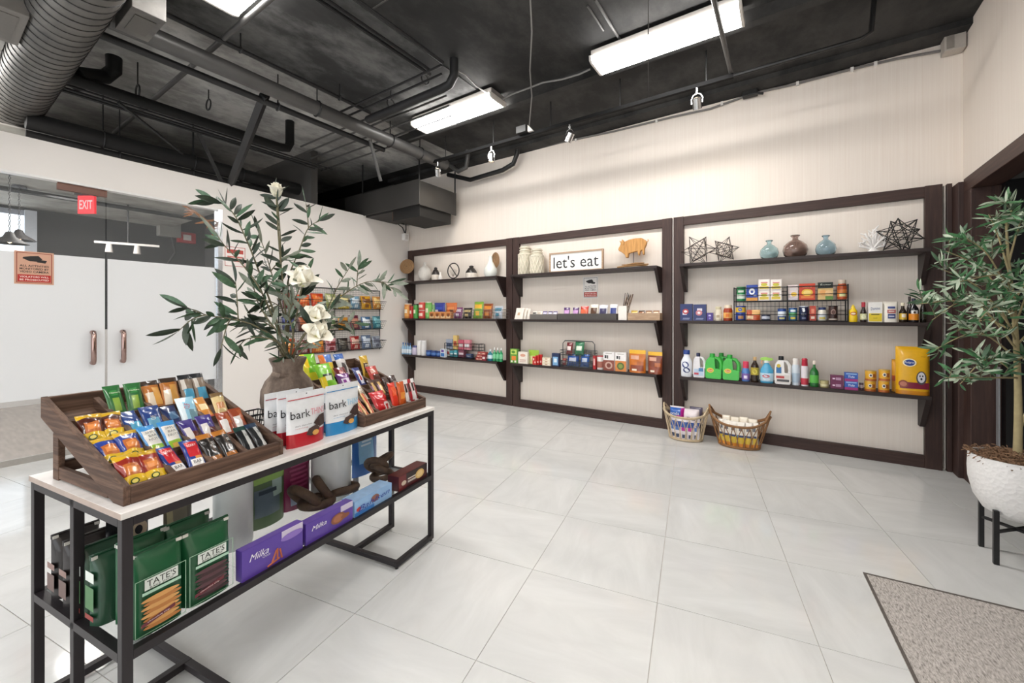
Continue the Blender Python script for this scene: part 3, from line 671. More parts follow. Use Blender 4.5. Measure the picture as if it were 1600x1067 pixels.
MB().tube([(r * math.cos(a), 0, r + .01 + r * math.sin(a)) for a in [2 * math.pi * i / 28 for i in range(28)]], .009, 8, closed=True).build('ring', mat('#2a2321', .5), t, True)
MB().tube([(-r * .62, 0, r + .01 + r * .75), (r * .62, 0, r + .01 - r * .75)], .008, 8).build('bar', mat('#2a2321', .5), t, True)
m = MB()
for k in range(16): a = -.9 + 1.8 * k / 15; m.tube([(-r * .05, 0, .03), (r * .9 * math.sin(a), 0, r * (.9 + .75 * math.cos(a)) * .75 + .01)], .0015, 4)
m.build('wire_strands', mat('#8a7d72', .5), t)
lidded('larger jar with white foot and dark shoulders beside the iron ring', S(723, 738, 414, 'A', 4.86))
turned('bottle_vase', 'white glazed teardrop vase with a narrow neck', 'vase', S(751, 769, 399, 'A'), [('body', [(0, 0), (.7, 0), (.98, .18), (.92, .38), (.55, .6), (.3, .75), (.26, .97), (.3, 1), (.18, 1)], '#e9ebe6', mat('#e8ebe5', .2, var=.04))], D1, 24)
disc_stand('narrow upright tan woven disc at the end of the shelf', S(766, 778, 394, 'A', 4.9), .95, '#8d6e4f')

G1 = 'snacks on the far left middle shelf'
tube = lambda lab, s, c, top='#d8d0c2', b=None, tx='#f2e6c8': can('chip_canister', lab, 'canister', s, c, (.12, .8, b or c), top, G1, n=14, panels=[(.25, .75, .35, .6, tx)])
tube('orange chip canister at the left end of the shelf', S(629, 637.5, 474, 'B'), '#d98a3c', b='#e8a350')
tube('slim red chip canister beside the orange one', S(638, 643.5, 477, 'B'), '#b3271f', '#2b2b2b')
tube('small green chip canister beside the slim red one', S(644, 650, 475, 'B'), '#4f9e4a', '#2b2b2b')
for k, (z, lab) in enumerate(((SHZ['B'], 'lower red chip tub of the stacked pair'), (None, 'upper red chip tub of the stacked pair'))):
    s = S(651, 661, 484.5, 'B'); hh = s[4]
    can('chip_canister', lab, 'canister', (s[0], s[1], SHZ['B'] + k * (hh + .0005), s[3], hh), '#c23a33', (.1, .85, '#cf4a40'), '#e6d8cf', G1, n=14, panels=[(.2, .8, .3, .65, '#f3d9c8')])
tube('tall green chip canister right of the stacked red tubs', S(662, 670, 471, 'B'), '#6fae58', b='#7fbf66')
tube('pale green chip canister behind the cracker packs', S(671, 678, 474, 'B', 4.9), '#8fbf82')
for k in range(4):
    s = S(670.5 + k * 8.6, 678.7 + k * 8.6, 487, 'B', 4.80)
    carton('cracker_pack', ('first', 'second', 'third', 'last')[k] + ' peach cracker pack in the low row', 'snack pack', s, .06, '#d99a63', panels=[(.1, .9, .1, .35, '#e6c9a0'), (.15, .85, .5, .85, '#b96b32')], ovals=[(.5, .5, .25, .22, '#7a4524')], group=G1)
sbag('snack_bag', 'crumpled blue snack bag lying over the cracker packs', 'snack bag', S(677, 694, 473, SHZ['B'] + .088, 4.83), .05, [FULL('#2b3a94'), (.2, .8, .3, .6, '#4057b8'), (.1, .4, .1, .3, '#d9dbe8')], 'pillow', G1)
sbag('snack_bag', 'orange snack bag lying over the cracker packs', 'snack bag', S(695, 713, 473, SHZ['B'] + .088, 4.83), .05, [FULL('#d1713a'), (.2, .8, .3, .6, '#e8965a'), (.4, .7, .1, .3, '#5e2a1a')], 'pillow', G1)
# wire basket with bags
def wire_basket(label, s, d, hw, group, col=WIREM, nx=10, nz=4, flare=0.0, r=.0022, name='wire_basket', handle=False, tiers=1):
    t = place(name, label, 'basket', s, d, group); w = s[3]
    def rim(z, f, rr, nm):
        MB().tube([(-w / 2 - f, -d / 2 - f, z), (w / 2 + f, -d / 2 - f, z), (w / 2 + f, d / 2, z), (-w / 2 - f, d / 2, z)], rr, 6, closed=True).build(nm, col, t)
    rim(hw, flare, r * 1.6, 'rim'); rim(r * 1.6, 0, r * 1.4, 'base_ring')
    m = MB()
    for i in range(nx + 1):
        x = -w / 2 + w * i / nx; k = flare * (2 * i / nx - 1)
        m.tube([(x + k, -d / 2 - flare, hw), (x, -d / 2, r), (x, d / 2, r), (x + k, d / 2, hw)], r, 4)
    nd = max(3, int(nx * d / w))
    for i in range(1, nd):
        y = -d / 2 + d * i / nd; m.tube([(-w / 2 - flare, y, hw), (-w / 2, y, r), (w / 2, y, r), (w / 2 + flare, y, hw)], r, 4)
    for k in range(1, nz):
        z = hw * k / nz; f = flare * k / nz
        m.tube([(-w / 2 - f, -d / 2 - f, z), (w / 2 + f, -d / 2 - f, z), (w / 2 + f, d / 2, z), (-w / 2 - f, d / 2, z)], r, 4, closed=True)
    m.build('wire_mesh', col, t)
    if handle:
        for sx in (-1, 1): MB().tube([(sx * w / 2, -d * .2, hw), (sx * w * .42, -d * .2, hw + handle), (sx * w * .42, d * .2, hw + handle), (sx * w / 2, d * .2, hw)], r * 1.8, 6).build('handle', col, t, True)
    return t
s = S(704, 786, 484, 'B', 4.79); wire_basket('low silver wire basket of snack bags', s, .15, s[4], G1, mat('#8d8a86', .3, .8), 14, 3)
for k, (a, b, tp, c1, c2, lab) in enumerate(((707, 720, 480, '#7c3f6e', '#e3d7e2', 'purple and white snack bag in the silver basket'), (721, 735, 481, '#2a2523', '#c9b27c', 'black and gold snack bag in the silver basket'), (737, 752, 471, '#7ea83d', '#e8b23e', 'green and yellow snack bag in the silver basket'), (752, 767, 474, '#8a4a2a', '#d98a3c', 'brown and orange snack bag in the silver basket'), (769, 783, 478, '#b9bfc9', '#3f7f95', 'silver and teal snack bag in the silver basket'))):
    sbag('snack_bag', lab, 'snack bag', S(a, b, tp, SHZ['B'] + .006, 4.83), .06, [FULL(c1), (.15, .85, .55, .85, c2), (.3, .7, .15, .4, c2)], 'pillow', G1, lean=.15)

G2 = 'toiletries on the far left lower shelf'
for k in range(4):
    bottle('mouthwash_bottle', ('first', 'second', 'third', 'fourth')[k] + ' small light blue bottle from the left', 'bottle', S(626.3 + k * 3.7, 629.8 + k * 3.7, 535 + .3 * k, 'C', 4.80), '#8fb8d8', '#2f5f9c', (.1, .45, '#dfe9f2'), G2, n=12, flat=1)
jar('cream_jar', 'lilac cream jar beside the light blue bottles', 'jar', S(641.5, 648.5, 540, 'C'), '#cfc6dd', '#5a5f92', None, G2, n=14)
can('tall_canister', 'plain white tall canister, left of the pair', 'canister', S(649.3, 655.5, 532, 'C'), '#eceae8', None, '#f4f3f2', G2, n=14)
can('tall_canister', 'plain white tall canister, right of the pair', 'canister', S(656, 662.3, 532, 'C'), '#e4e3e2', None, '#f4f3f2', G2, n=14)
for k in range(3): can('blue_tin', ('first', 'second', 'third')[k] + ' low navy blue tin in the row of three', 'tin', S(663.2 + 8 * k, 670.8 + 8 * k, 547.5 + .7 * k, 'C'), '#24407f', (.25, .7, '#4f79b8'), '#2a4a8c', G2, n=14)
carton('soap_box', 'white and blue soap carton right of the blue tins', 'box', S(688, 695, 545, 'C'), .05, '#dfe6ee', [(.1, .9, .1, .5, '#2f6fb3'), (.2, .8, .6, .9, '#6a4b9c')], group=G2)
s = S(694, 748, 549, 'C', 4.86); t = wire_basket('black two tier wire basket, lower left shelving', s, .16, .05, G2, WIREM, 12, 3)
for x in (-s[3] / 2, s[3] / 2):
    for y in (-.07, .07): MB().tube([(x, y, .03), (x, y, .225)], .005, 6).build('upright', WIREM, t)
m = MB(); hw, w, d = .12, s[3] * .96, .14
for z in (.125, .175, .225): m.tube([(-w / 2, -d / 2, z), (w / 2, -d / 2, z), (w / 2, d / 2, z), (-w / 2, d / 2, z)], .0035, 6, closed=True)
for i in range(15): x = -w / 2 + w * i / 14; m.tube([(x, -d / 2, .225), (x, -d / 2, .125), (x, d / 2, .125), (x, d / 2, .225)], .0018, 4)
m.build('upper_tray', WIREM, t)
U = SHZ['C'] + .13
for k, (a, b, tp, c1, c2, lab) in enumerate(((697, 707, 530, '#9aa3b5', '#3d4c6b', 'grey tube on the upper tray of the black basket'), (708, 714, 524, '#e0c27a', '#b5553d', 'yellow capped bottle on the upper tray of the black basket'), (716, 724, 531, '#c75b6f', '#f0dfe0', 'pink carton on the upper tray of the black basket'), (725, 734, 531, '#d98b97', '#ffffff', 'pale pink carton on the upper tray of the black basket'))):
    carton('toiletry_box', lab, 'box', S(a, b, tp, U, 4.89), .05, c1, [(.1, .9, .25, .6, c2)], group=G2)
for k, (a, b, tp, c1, c2, lab) in enumerate(((697, 702, 544, '#d8d3cf', '#b03a3a', 'white and red tube in the lower basket tier'), (703, 708, 548, '#4fa3b5', '#dfeff2', 'teal box in the lower basket tier, left'), (709, 714, 547, '#58b0bd', '#e8f4f5', 'teal box in the lower basket tier, right'), (716, 725, 546, '#8a4f63', '#ead9df', 'plum box in the lower basket tier'), (728, 736, 553, '#4a5d86', '#c9d1e2', 'flat navy box in the lower basket tier'))):
    carton('toiletry_box', lab, 'box', S(a, b, tp, SHZ['C'] + .008, 4.89), .06, c1, [(.1, .9, .3, .6, c2)], group=G2)
for k in range(3):
    s = S(743 + k * 2.5, 756 + k * 2.5, 557 - 0 * k, 'C', 4.80); carton('red_packet', ('lowest', 'middle', 'topmost')[k] + ' red packet in the leaning stack', 'packet', (s[0] - .012 * k, 4.80, SHZ['C'] + .042 * k + .0005, s[3], .040), .06, '#a8453f', [(.1, .9, .2, .6, '#e7b9a9'), (.3, .6, .3, .5, '#7c1f1f')], group=G2)
carton('red_packet', 'dark red packet leaning at the foot of the stack', 'packet', S(752.5, 759, 555, 'C', 4.775), .02, '#7f2230', [(.2, .8, .3, .7, '#e9d5d0')], group=G2)
bottle('mouthwash_bottle', 'teal bottle with white label right of the red packets', 'bottle', S(760, 768, 546, 'C'), '#2f7f8f', '#e7eef0', (.2, .5, '#cfe3ee'), G2, n=14)
for k in range(3): bottle('mouthwash_bottle', ('left', 'middle', 'right end')[k] + ' green bottle with a white cap', 'bottle', S(768.5 + 5.2 * k, 773.4 + 5.2 * k, 543.5 + .2 * k, 'C'), '#2f9a63', '#f3f4f2', (.2, .55, '#7fd0a0'), G2, n=14, flat=1)

# ================================================================== THINGS ON THE MIDDLE SHELVING UNIT
D2 = 'ornaments on the middle top shelf'
def knit_jar(label, s):
    t = place('macrame_jar', label, 'jar', s, s[3], D2); w, h = s[3] / 2, s[4]; m = mat('#e4dccb', .85, var=.12, scale=60, bump=.3)
    MB().lathe([(0, 0), (w * .9, 0), (w * .93, h * .04), (w * .93, h * .7), (w * .7, h * .85), (w * .7, h), (w * .6, h), (w * .6, h * .85)], 22).build('body', mat('#cfc9b4', .8), t, 40)
    n = MB()
    for k in range(12):
        for sg in (-1, 1):
            n.tube([(w * .96 * math.cos(a), w * .96 * math.sin(a), z) for a, z in [(2 * math.pi * k / 12 + sg * 1.0 * i / 8, h * (.03 + .68 * i / 8)) for i in range(9)]], .006, 5)
    n.build('knotted_cords', m, t, True)
    q = MB()
    for z in (.72, .86, .95): q.tube([(w * (.95 if z < .8 else .74) * math.cos(a), w * (.95 if z < .8 else .74) * math.sin(a), h * z) for a in [2 * math.pi * i / 18 for i in range(18)]], .009, 6, closed=True)
    q.build('rope_ring', m, t, True)
knit_jar('taller cream macrame jar against the shelf end', S(805, 824, 384, 'A', 4.88))
knit_jar('shorter cream macrame jar nearer the sign', S(824, 843, 388, 'A', 4.80))
s = S(858, 942, 392, 'A', 4.85); t = place('sign_block', "white let's eat sign in a light wood frame", 'sign', s, .04, D2); w, h = s[3], s[4]
BX(-w / 2 + .01, w / 2 - .01, -.008, .018, .01, h - .01).build('board', mat('#f3f1ee', .6, var=.02), t)
fm = ramp_mat('pale_oak', [(.3, '#9c7d63'), (.7, '#c3a68a')], scale=(2, 20, 20), nscale=4, rough=.6)
for a in ((-w / 2, w / 2, h - .018, h), (-w / 2, w / 2, 0, .018), (-w / 2, -w / 2 + .018, .018, h - .018), (w / 2 - .018, w / 2, .018, h - .018)): BX(a[0], a[1], -.02, .02, a[2], a[3]).build('frame_strip', fm, t)
lettering(t, "let's eat", 0, h * .5, w * .84, h * .60, '#1f1f22', y=-.0095)
# pig
s = S(966, 1010, 372, 'A', 4.88); t = place('pig_figure', 'carved wooden pig standing on a thin rod', 'figurine', s, .06, D2); w, h = s[3], s[4]
PIGM = ramp_mat('carved_orange_wood', [(.3, '#a9743c'), (.6, '#cf9a58'), (.85, '#e0b276')], scale=(14, 14, 1.2), nscale=4, rough=.6, bump=.15, dist=.002)
out = [(-.50, .72), (-.52, .66), (-.47, .60), (-.40, .57), (-.34, .52), (-.27, .47), (-.24, .36), (-.16, .36), (-.13, .50), (.02, .53), (.18, .55), (.20, .42), (.24, .40), (.28, .54), (.34, .58), (.36, .42), (.41, .42), (.42, .62), (.47, .72), (.50, .82), (.45, .90), (.33, .98), (.1, .99), (-.12, .97), (-.26, .92), (-.34, .90), (-.48, .97), (-.42, .86), (-.46, .78)]
b = MB().prism([(x * w, z * h) for x, z in out][::-1], -.022, .022).build('body', PIGM, t, False, .008)
MB().prism([(-.40 * w, .86 * h), (-.30 * w, .80 * h), (-.28 * w, .93 * h), (-.36 * w, 1.0 * h)][::-1], -.032, -.024).build('ear', PIGM, t)
MB().tube([(.02 * w, 0, .05), (.02 * w, 0, h * .54)], .004, 6).build('rod', mat('#3b3a4a', .4), t)
MB().tube([(.49 * w, 0, h * .84), (.55 * w, 0, h * .88), (.53 * w, -.01, h * .92)], .004, 5).build('tail', PIGM, t)
dw = mat('#a37a4d', .75, var=.3, scale=30, bump=.4)
for k, (a, b2, r) in enumerate((((-.55, -.02, .02), (.55, -.01, .035), .015), ((-.42, .02, .05), (.5, .02, .018), .012), ((-.2, -.03, .045), (.42, -.025, .05), .010))):
    MB().tube([Vector((a[0] * w, a[1], a[2])), Vector(((a[0] + b2[0]) / 2 * w, (a[1] + b2[1]) / 2 + .004, (a[2] + b2[2]) / 2 + .006)), Vector((b2[0] * w, b2[1], b2[2]))], [r * .5, r, r * .6], 7).build('driftwood_stick', dw, t, True)

G3 = 'packets on the middle shelf below the sign'
for k in range(3): sbag('tea_packet', ('front', 'second', 'rear')[k] + ' cream floral packet leaning at the shelf end', 'packet', S(803 + 5 * k, 816 + 5 * k, 480 + .5 * k, 'B', 4.79 + .035 * k), .015, [FULL('#efe7dc'), (.3, .6, .3, .6, '#c9a98a')], 'pillow', G3, lean=.35)
def tray(label, a, b, top, yf, col, group, d=.12, name='snack_tray'):
    s = S(a, b, top, 'B', yf); t = place(name, label, 'tray', s, d, group); w, h = s[3], s[4]; m = col
    BX(-w / 2, w / 2, -d / 2, d / 2, 0, .008).build('tray_floor', m, t)
    for q in ((-w / 2, w / 2, -d / 2, -d / 2 + .006), (-w / 2, w / 2, d / 2 - .006, d / 2), (-w / 2, -w / 2 + .006, -d / 2 + .006, d / 2 - .006), (w / 2 - .006, w / 2, -d / 2 + .006, d / 2 - .006)): BX(*q, .008, h).build('tray_side', m, t)
    return s
TR = mat('#4b4744', .5, var=.2); tray('narrow grey tray of small packets under the camera notice', 828, 870, 491, 4.79, mat('#6b6661', .5), G3)
for k, (c1, c2, lab) in enumerate((('#e8e2d6', '#3a3230', 'white bar with dark end in the narrow tray'), ('#efe9df', '#c9b9a4', 'plain cream bar in the narrow tray'), ('#5d4a86', '#e4def0', 'violet bar in the narrow tray, left'), ('#4e3d78', '#e9e4f2', 'violet bar in the narrow tray, middle'), ('#6a588f', '#f0ecf5', 'violet bar in the narrow tray, right'))):
    sbag('snack_bar', lab, 'snack bar', S(829.5 + 8 * k, 836.7 + 8 * k, 485, SHZ['B'] + .010, 4.82), .02, [FULL(c1), (.1, .9, .55, .8, c2)], 'pillow', G3, lean=.45)
tray('long dark tray of chocolate packets under the camera notice', 871, 963, 490, 4.79, TR, G3)
for k, (a, b, tp, c1, c2, lab) in enumerate(((879, 889, 480, '#4a2560', '#d9a9dd', 'purple packet with pink front, left of two'), (893, 903, 480, '#4a2560', '#d9a9dd', 'purple packet with pink front, right of two'), (905, 918, 478, '#c23a2b', '#e8714f', 'red packet in the long dark tray'), (920, 933, 475, '#efe6d4', '#5a3a26', 'cream packet with brown picture in the tray'), (934, 948, 476, '#e5e5ee', '#39355c', 'white packet with violet corner in the tray'), (951, 963, 475, '#f0f2f6', '#2f3f86', 'white packet with blue picture at the tray end'))):
    sbag('chocolate_packet', lab, 'packet', S(a, b, tp, SHZ['B'] + .010, 4.81), .03, [FULL(c1), (.12, .88, .3, .75, c2)], 'pillow', G3, lean=.2)
s = S(966, 979, 478, 'B', 4.80); t = place('straw_holder', 'white box of dark and tan straws', 'holder', s, .08, G3); w, h = s[3], s[4]
for q in ((-w / 2, w / 2, -.04, -.034), (-w / 2, w / 2, .034, .04), (-w / 2, -w / 2 + .006, -.034, .034), (w / 2 - .006, w / 2, -.034, .034)): BX(*q, 0, h).build('box_side', mat('#efe9e2', .5), t)
BX(-w / 2 + .006, w / 2 - .006, -.034, .034, 0, .006).build('box_floor', mat('#e4ddd5', .5), t)
rnd = random.Random(3)
for k in range(12):
    x = rnd.uniform(-w * .35, w * .35); y = rnd.uniform(-.025, .025)
    st = tag(MB().tube([(s[0] + x, s[1] + .04 + y, s[2] + .01), (s[0] + x + rnd.uniform(.0, .10), s[1] + .04 + y + rnd.uniform(-.02, .02), s[2] + h + rnd.uniform(.10, .165))], .0035, 6).build('stirrer_straw', mat(('#2b2522', '#8b6f57', '#5d4637')[k % 3], .6)), 'thin dark or tan stirrer straw standing in the white box', 'straw', 'stirrer straws')
tray('pale wooden tray of bars at the right end', 981, 1031, 489, 4.79, fm, G3)
for k, (c1, c2, lab) in enumerate((('#d9b03a', '#e8d58a', 'yellow bar in the pale wooden tray'), ('#3d2a20', '#a5714a', 'dark brown bar in the pale wooden tray'), ('#8a5a3c', '#e0c9a8', 'caramel bar in the pale wooden tray, left'), ('#9c6a45', '#efe0c8', 'caramel bar in the pale wooden tray, right'))):
    sbag('snack_bar', lab, 'snack bar', S(984 + 11.5 * k, 994.5 + 11.5 * k, 484, SHZ['B'] + .010, 4.82), .025, [FULL(c1), (.15, .85, .4, .8, c2)], 'pillow', G3, lean=.4)

G4 = 'snacks on the middle lower shelf'
carton('snack_box', 'green box with fruit picture at the left end', 'box', S(797, 808.5, 545, 'C', 4.79), .05, '#5f9a3c', [(.1, .9, .62, .95, '#c3d66a'), (.2, .8, .2, .5, '#e8893c'), (.1, .35, .05, .18, '#f3efe0'), (.6, .85, .05, .18, '#f3efe0')], ovals=[(.45, .78, .25, .1, '#4f8a2e')], group=G4)
carton('snack_box', 'white box with red emblem beside the green box', 'box', S(809.5, 824.5, 550, 'C', 4.80), .05, '#f1e8dc', lines(.15, .85, .15, .4, 3, '#cda89a'), ovals=[(.5, .72, .28, .13, '#d9a28a')], group=G4)
sbag('snack_bag', 'lime green and yellow bag behind the red packs', 'snack bag', S(824.5, 841, 547, 'C', 4.86), .05, [FULL('#d9dc9a'), (0, 1, .62, 1, '#9cc43f'), (.3, .6, .3, .5, '#efe7b0')], 'stand', G4)
for k in range(3): carton('red_pack', ('front', 'middle', 'rear')[k] + ' bright red pack with white spots', 'packet', S(832 + 4.5 * k, 837.8 + 4.5 * k, 557 - 1.5 * k, 'C', 4.785 + .028 * k), .024, '#c42a26', [(.15, .45, .55, .8, '#efc9c0'), (.5, .85, .2, .4, '#efc9c0')], group=G4)
for k in range(3):
    s = S(847, 860, 559, 'C', 4.79); carton('cream_pack', ('bottom', 'middle', 'top')[k] + ' cream noodle pack in the small stack', 'packet', (s[0], s[1], SHZ['C'] + k * (s[4] / 3 + .0005), s[3], s[4] / 3), .06, '#e8d9c0', [(.1, .9, .2, .6, '#f4ebdc'), (.35, .65, .3, .7, '#c9a183')], group=G4)
carton('snack_box', 'dark blue box left of the grey wire basket', 'box', S(862, 873.5, 552, 'C', 4.80), .05, '#1f2f55', [(.15, .85, .08, .72, '#7fb0d8'), (.3, .7, .3, .6, '#dfeaf3')], group=G4)
GM = mat('#5c5f60', .4, .6)
s = S(875, 925, 568, 'C', 4.83); t = wire_basket('grey two tier wire basket with a carrying handle', s, .17, .075, G4, GM, 16, 6); w = s[3]; d = .17
m = MB()
for z in (.15, .18, .215): m.tube([(-w / 2, -d / 2, z), (w / 2, -d / 2, z), (w / 2, d / 2, z), (-w / 2, d / 2, z)], .003, 6, closed=True)
for i in range(19): x = -w / 2 + w * i / 18; m.tube([(x, -d / 2, .215), (x, -d / 2, .15), (x, d / 2, .15), (x, d / 2, .215)], .0016, 4)
m.build('upper_tray', GM, t)
for sx in (-1, 1): MB().tube([(sx * w / 2, 0, .005), (sx * w / 2, 0, .30), (sx * (w / 2 - .03), 0, .335)], .006, 6).build('upright', GM, t)
MB().tube([(-(w / 2 - .03), 0, .335), ((w / 2 - .03), 0, .335)], .006, 6).build('handle', GM, t)
U = SHZ['C'] + .156
for (a, b, tp, z, c1, c2, lab, nm) in ((883, 893, 535, U, '#7a2f33', '#efe0dc', 'maroon and white packet on the upper basket tier', 'packet'), (896, 911, 534, U, '#2f7a52', '#dfe9d8', 'green packet on the upper basket tier', 'packet'), (884, 903, 553, SHZ['C'] + .01, '#1f4f9c', '#d2d8e8', 'blue biscuit roll in the lower basket tier', 'packet'), (905, 919, 553, SHZ['C'] + .01, '#2a62b5', '#cfdcf0', 'blue biscuit packet in the lower basket tier', 'packet'), (877, 883, 560, SHZ['C'] + .01, '#b5504a', '#e8c9c4', 'red sachet in the lower basket tier', 'packet')):
    sbag('biscuit_packet', lab, nm, S(a, b, tp, z, 4.86), .05, [FULL(c1), (.2, .8, .35, .7, c2)], 'pillow', G4, lean=.2)
carton('snack_box', 'slim red box right of the grey wire basket', 'box', S(926.5, 930.5, 556, 'C', 4.80), .05, '#b3262b', [(.2, .8, .3, .8, '#e8b9b4')], group=G4)
can('yogurt_tub', 'white and red tub beside the slim red box', 'tub', S(931, 941, 556, 'C', 4.80), '#e6e0dc', (.15, .6, '#a8685a'), '#b8323a', G4, n=16)
carton('cookie_box', 'white topped box with maroon picture, left of two', 'box', S(942.5, 960, 550, 'C', 4.80), .06, '#efeceb', [(0, 1, 0, .56, '#8a4a3c')] + [(.12, .30, .66, .82, '#3b3a3c'), (.35, .45, .64, .82, '#3b3a3c'), (.2, .8, .9, .94, '#bbb5b0')], ovals=[(.5, .28, .34, .2, '#c9a596'), (.5, .28, .2, .12, '#7a3f33')], group=G4)
carton('cookie_box', 'white topped box with orange picture, right of two', 'box', S(961, 978.5, 551, 'C', 4.80), .06, '#f1eeec', [(0, 1, 0, .56, '#d98a4a')] + [(.12, .30, .66, .82, '#3b3a3c'), (.35, .45, .64, .82, '#3b3a3c'), (.2, .8, .9, .94, '#bbb5b0')], ovals=[(.5, .28, .34, .2, '#5a6b3a'), (.5, .28, .2, .12, '#8a9a4a')], group=G4)
for k, (a, b, tp, c, lab) in enumerate(((981.5, 1008, 547, '#c8701f', 'large orange snack bag with yellow top'), (1011, 1034, 550, '#7d3a20', 'brown snack bag with yellow top by the post'))):
    sbag('snack_bag', lab, 'snack bag', S(a, b, tp, 'C', 4.79), .07, [FULL(c), (0, 1, .84, 1, '#e8b320'), (.15, .6, .55, .75, '#d9a48a'), (.1, .9, .05, .35, '#8a3f22'), (.5, .85, .3, .5, '#b5632c'), (.2, .45, .08, .2, '#e8dcc8')], 'stand', G4)
# camera notice on the wall above the packets
def camera_notice(label, w, h, M, back, edge, name='camera_notice'):
    t = thing(name, label, 'sign'); t.matrix_world = M
    BX(-w / 2, w / 2, 0, .003, 0, h).build('plate', mat(back, .5, var=.03), t)
    e = w * .05
    for q in ((-w / 2 + e, w / 2 - e, h - 1.4 * e, h - e), (-w / 2 + e, w / 2 - e, e, 1.4 * e), (-w / 2 + e, -w / 2 + 1.4 * e, e, h - e), (w / 2 - 1.4 * e, w / 2 - e, e, h - e)): BX(q[0], q[1], -.0006, 0, q[2], q[3]).build('border_line', mat(edge, .5), t)
    patch(t, 'camera_symbol', [(-.28 * w, .82 * h), (-.30 * w, .78 * h), (-.12 * w, .70 * h), (.10 * w, .70 * h), (.2 * w, .78 * h), (.1 * w, .88 * h), (-.1 * w, .86 * h)], '#1b1716', y=-.001)
    patch(t, 'camera_symbol', [(.05 * w, .68 * h), (.28 * w, .66 * h), (.32 * w, .74 * h), (.16 * w, .76 * h)], '#1b1716', y=-.001)
    for s, z in (('ALL ACTIVITIES', .56), ('MONITORED BY', .47), ('VIDEO CAMERA', .38)): lettering(t, s, 0, z * h, .74 * w, .062 * h, '#1b1716', y=-.001, off=.02)
    patch(t, 'red_band', rect(-.42 * w, .42 * w, .07 * h, .29 * h), '#b3261f', y=-.0008)
    for s, z in (('VIOLATORS WILL', .225), ('BE PROSECUTED', .135)): lettering(t, s, 0, z * h, .74 * w, .055 * h, '#f3d9d0', y=-.0014, off=.02)
    return t
a, b = onY(911, 466, YB - .004), onY(934.5, 432, YB - .004)
camera_notice('white camera notice on the back wall below the sign', b.x - a.x, b.z - a.z, Matrix.Translation(((a.x + b.x) / 2, YB - .0035, a.z)), '#f0ece8', '#6a5f5a')
# ================================================================== THINGS ON THE RIGHT SHELVING UNIT
D3 = 'ornaments on the right top shelf'
def stick_star(label, s, col, r, seed, rr=.0028):
    t = place('stick_star', label, 'ornament', s, .24, D3); R = (s[3] + s[4]) / 2 * .57; g = (1 + 5 ** .5) / 2
    V = [Vector(p).normalized() for a in (-1, 1) for b in (-g, g) for p in ((0, a, b), (a, b, 0), (b, 0, a))]
    rot = Euler(seed).to_matrix(); V = [rot @ v * R for v in V]
    E = [(i, j) for i in range(12) for j in range(i) if abs((V[i] - V[j]).length / R - 1.7013) < .05]
    zmin = min(v.z for v in V); c = Vector((0, 0, -zmin + rr))
    for i, j in E: MB().tube([V[i] + c, V[j] + c], rr, 5).build('rod', col, t)
    m = MB()
    for v in V: m.lathe([(0, -rr * 2), (rr * 2, 0), (0, rr * 2)], 6, c=v + c)
    m.build('rod_tips', col, t)
BR = mat('#3a2d28', .5); BK = mat('#17140f', .5)
stick_star('larger brown stick star at the left end of the top shelf', S(1064, 1112, 366, 'A', 4.80), BR, 0, (.3, .5, .2))
stick_star('smaller brown stick star beside the larger one', S(1108, 1151, 372, 'A', 4.80), BR, 0, (.9, .2, .7))
stick_star('big black stick star at the right end of the top shelf', S(1378, 1446, 334, 'A', 4.78), BK, 0, (.1, .35, 1.2), .0034)
def glass_vase(label, s, col, roundness=1.0):
    m = glass('tinted_glass_' + col.strip('#'), col, .05); w, h = s[3] / 2, s[4]
    t = place('glass_vase', label, 'vase', s, s[3], D3)
    prof = [(0, 0), (.62, 0), (.9, .14), (1, .34), (.9, .55), (.55, .72), (.26, .80), (.22, .88), (.36, .99), (.3, 1)]
    inn = [(.25, .98), (.17, .87), (.2, .79), (.5, .70), (.84, .54), (.94, .34), (.84, .16), (.56, .04), (0, .04)]
    MB().lathe([(r * w, z * h) for r, z in prof + inn], 28, 1, .8, cap=False).build('body', m, t, 60)
    MB().tube([(.33 * w * math.cos(a), .33 * .8 * w * math.sin(a), h * .985) for a in [2 * math.pi * i / 20 for i in range(20)]], .006, 6, closed=True).build('lip', m, t, True)
glass_vase('pale blue glass bottle vase left of the brown one', S(1186, 1217, 374, 'A', 4.84), '#dcf0f5')
glass_vase('wide smoky brown glass bottle vase', S(1222, 1264, 365, 'A', 4.82), '#cdbfbb')
glass_vase('pale blue glass bottle vase right of the brown one', S(1274, 1309, 366, 'A', 4.84), '#d8ebf5')
s = S(1343, 1388, 358, 'A', 4.87); t = place('coral_ornament', 'white branching coral ornament beside the black star', 'ornament', s, .07, D3); w, h = s[3], s[4]; rnd = random.Random(5)
CM = mat('#f4f1ee', .6, var=.04); MB().lathe([(0, 0), (.045, 0), (.05, .01), (.03, .025), (.012, .045), (0, .05)], 14).build('foot', CM, t, True)
for k in range(11):
    a = -1.45 + 2.9 * k / 10; L = h * (.72 + .2 * math.cos(a)); m = MB()
    p0 = Vector((0, 0, .03)); p1 = p0 + Vector((math.sin(a) * w * .22, rnd.uniform(-.02, .02), math.cos(a) * L * .35 + .015)); p2 = Vector((math.sin(a) * w * .5, rnd.uniform(-.04, .03), .035 + math.cos(a) * L * .85 + rnd.uniform(0, .02)))
    m.tube([p0, p1, p2], [.010, .0085, .006], 7)
    for q in range(4):
        b0 = p1.lerp(p2, .05 + .25 * q); m.tube([b0, b0 + Vector((rnd.uniform(-.045, .045), rnd.uniform(-.02, .02), rnd.uniform(.02, .05)))], [.0065, .0045], 6)
    m.build('branch', CM, t, True)

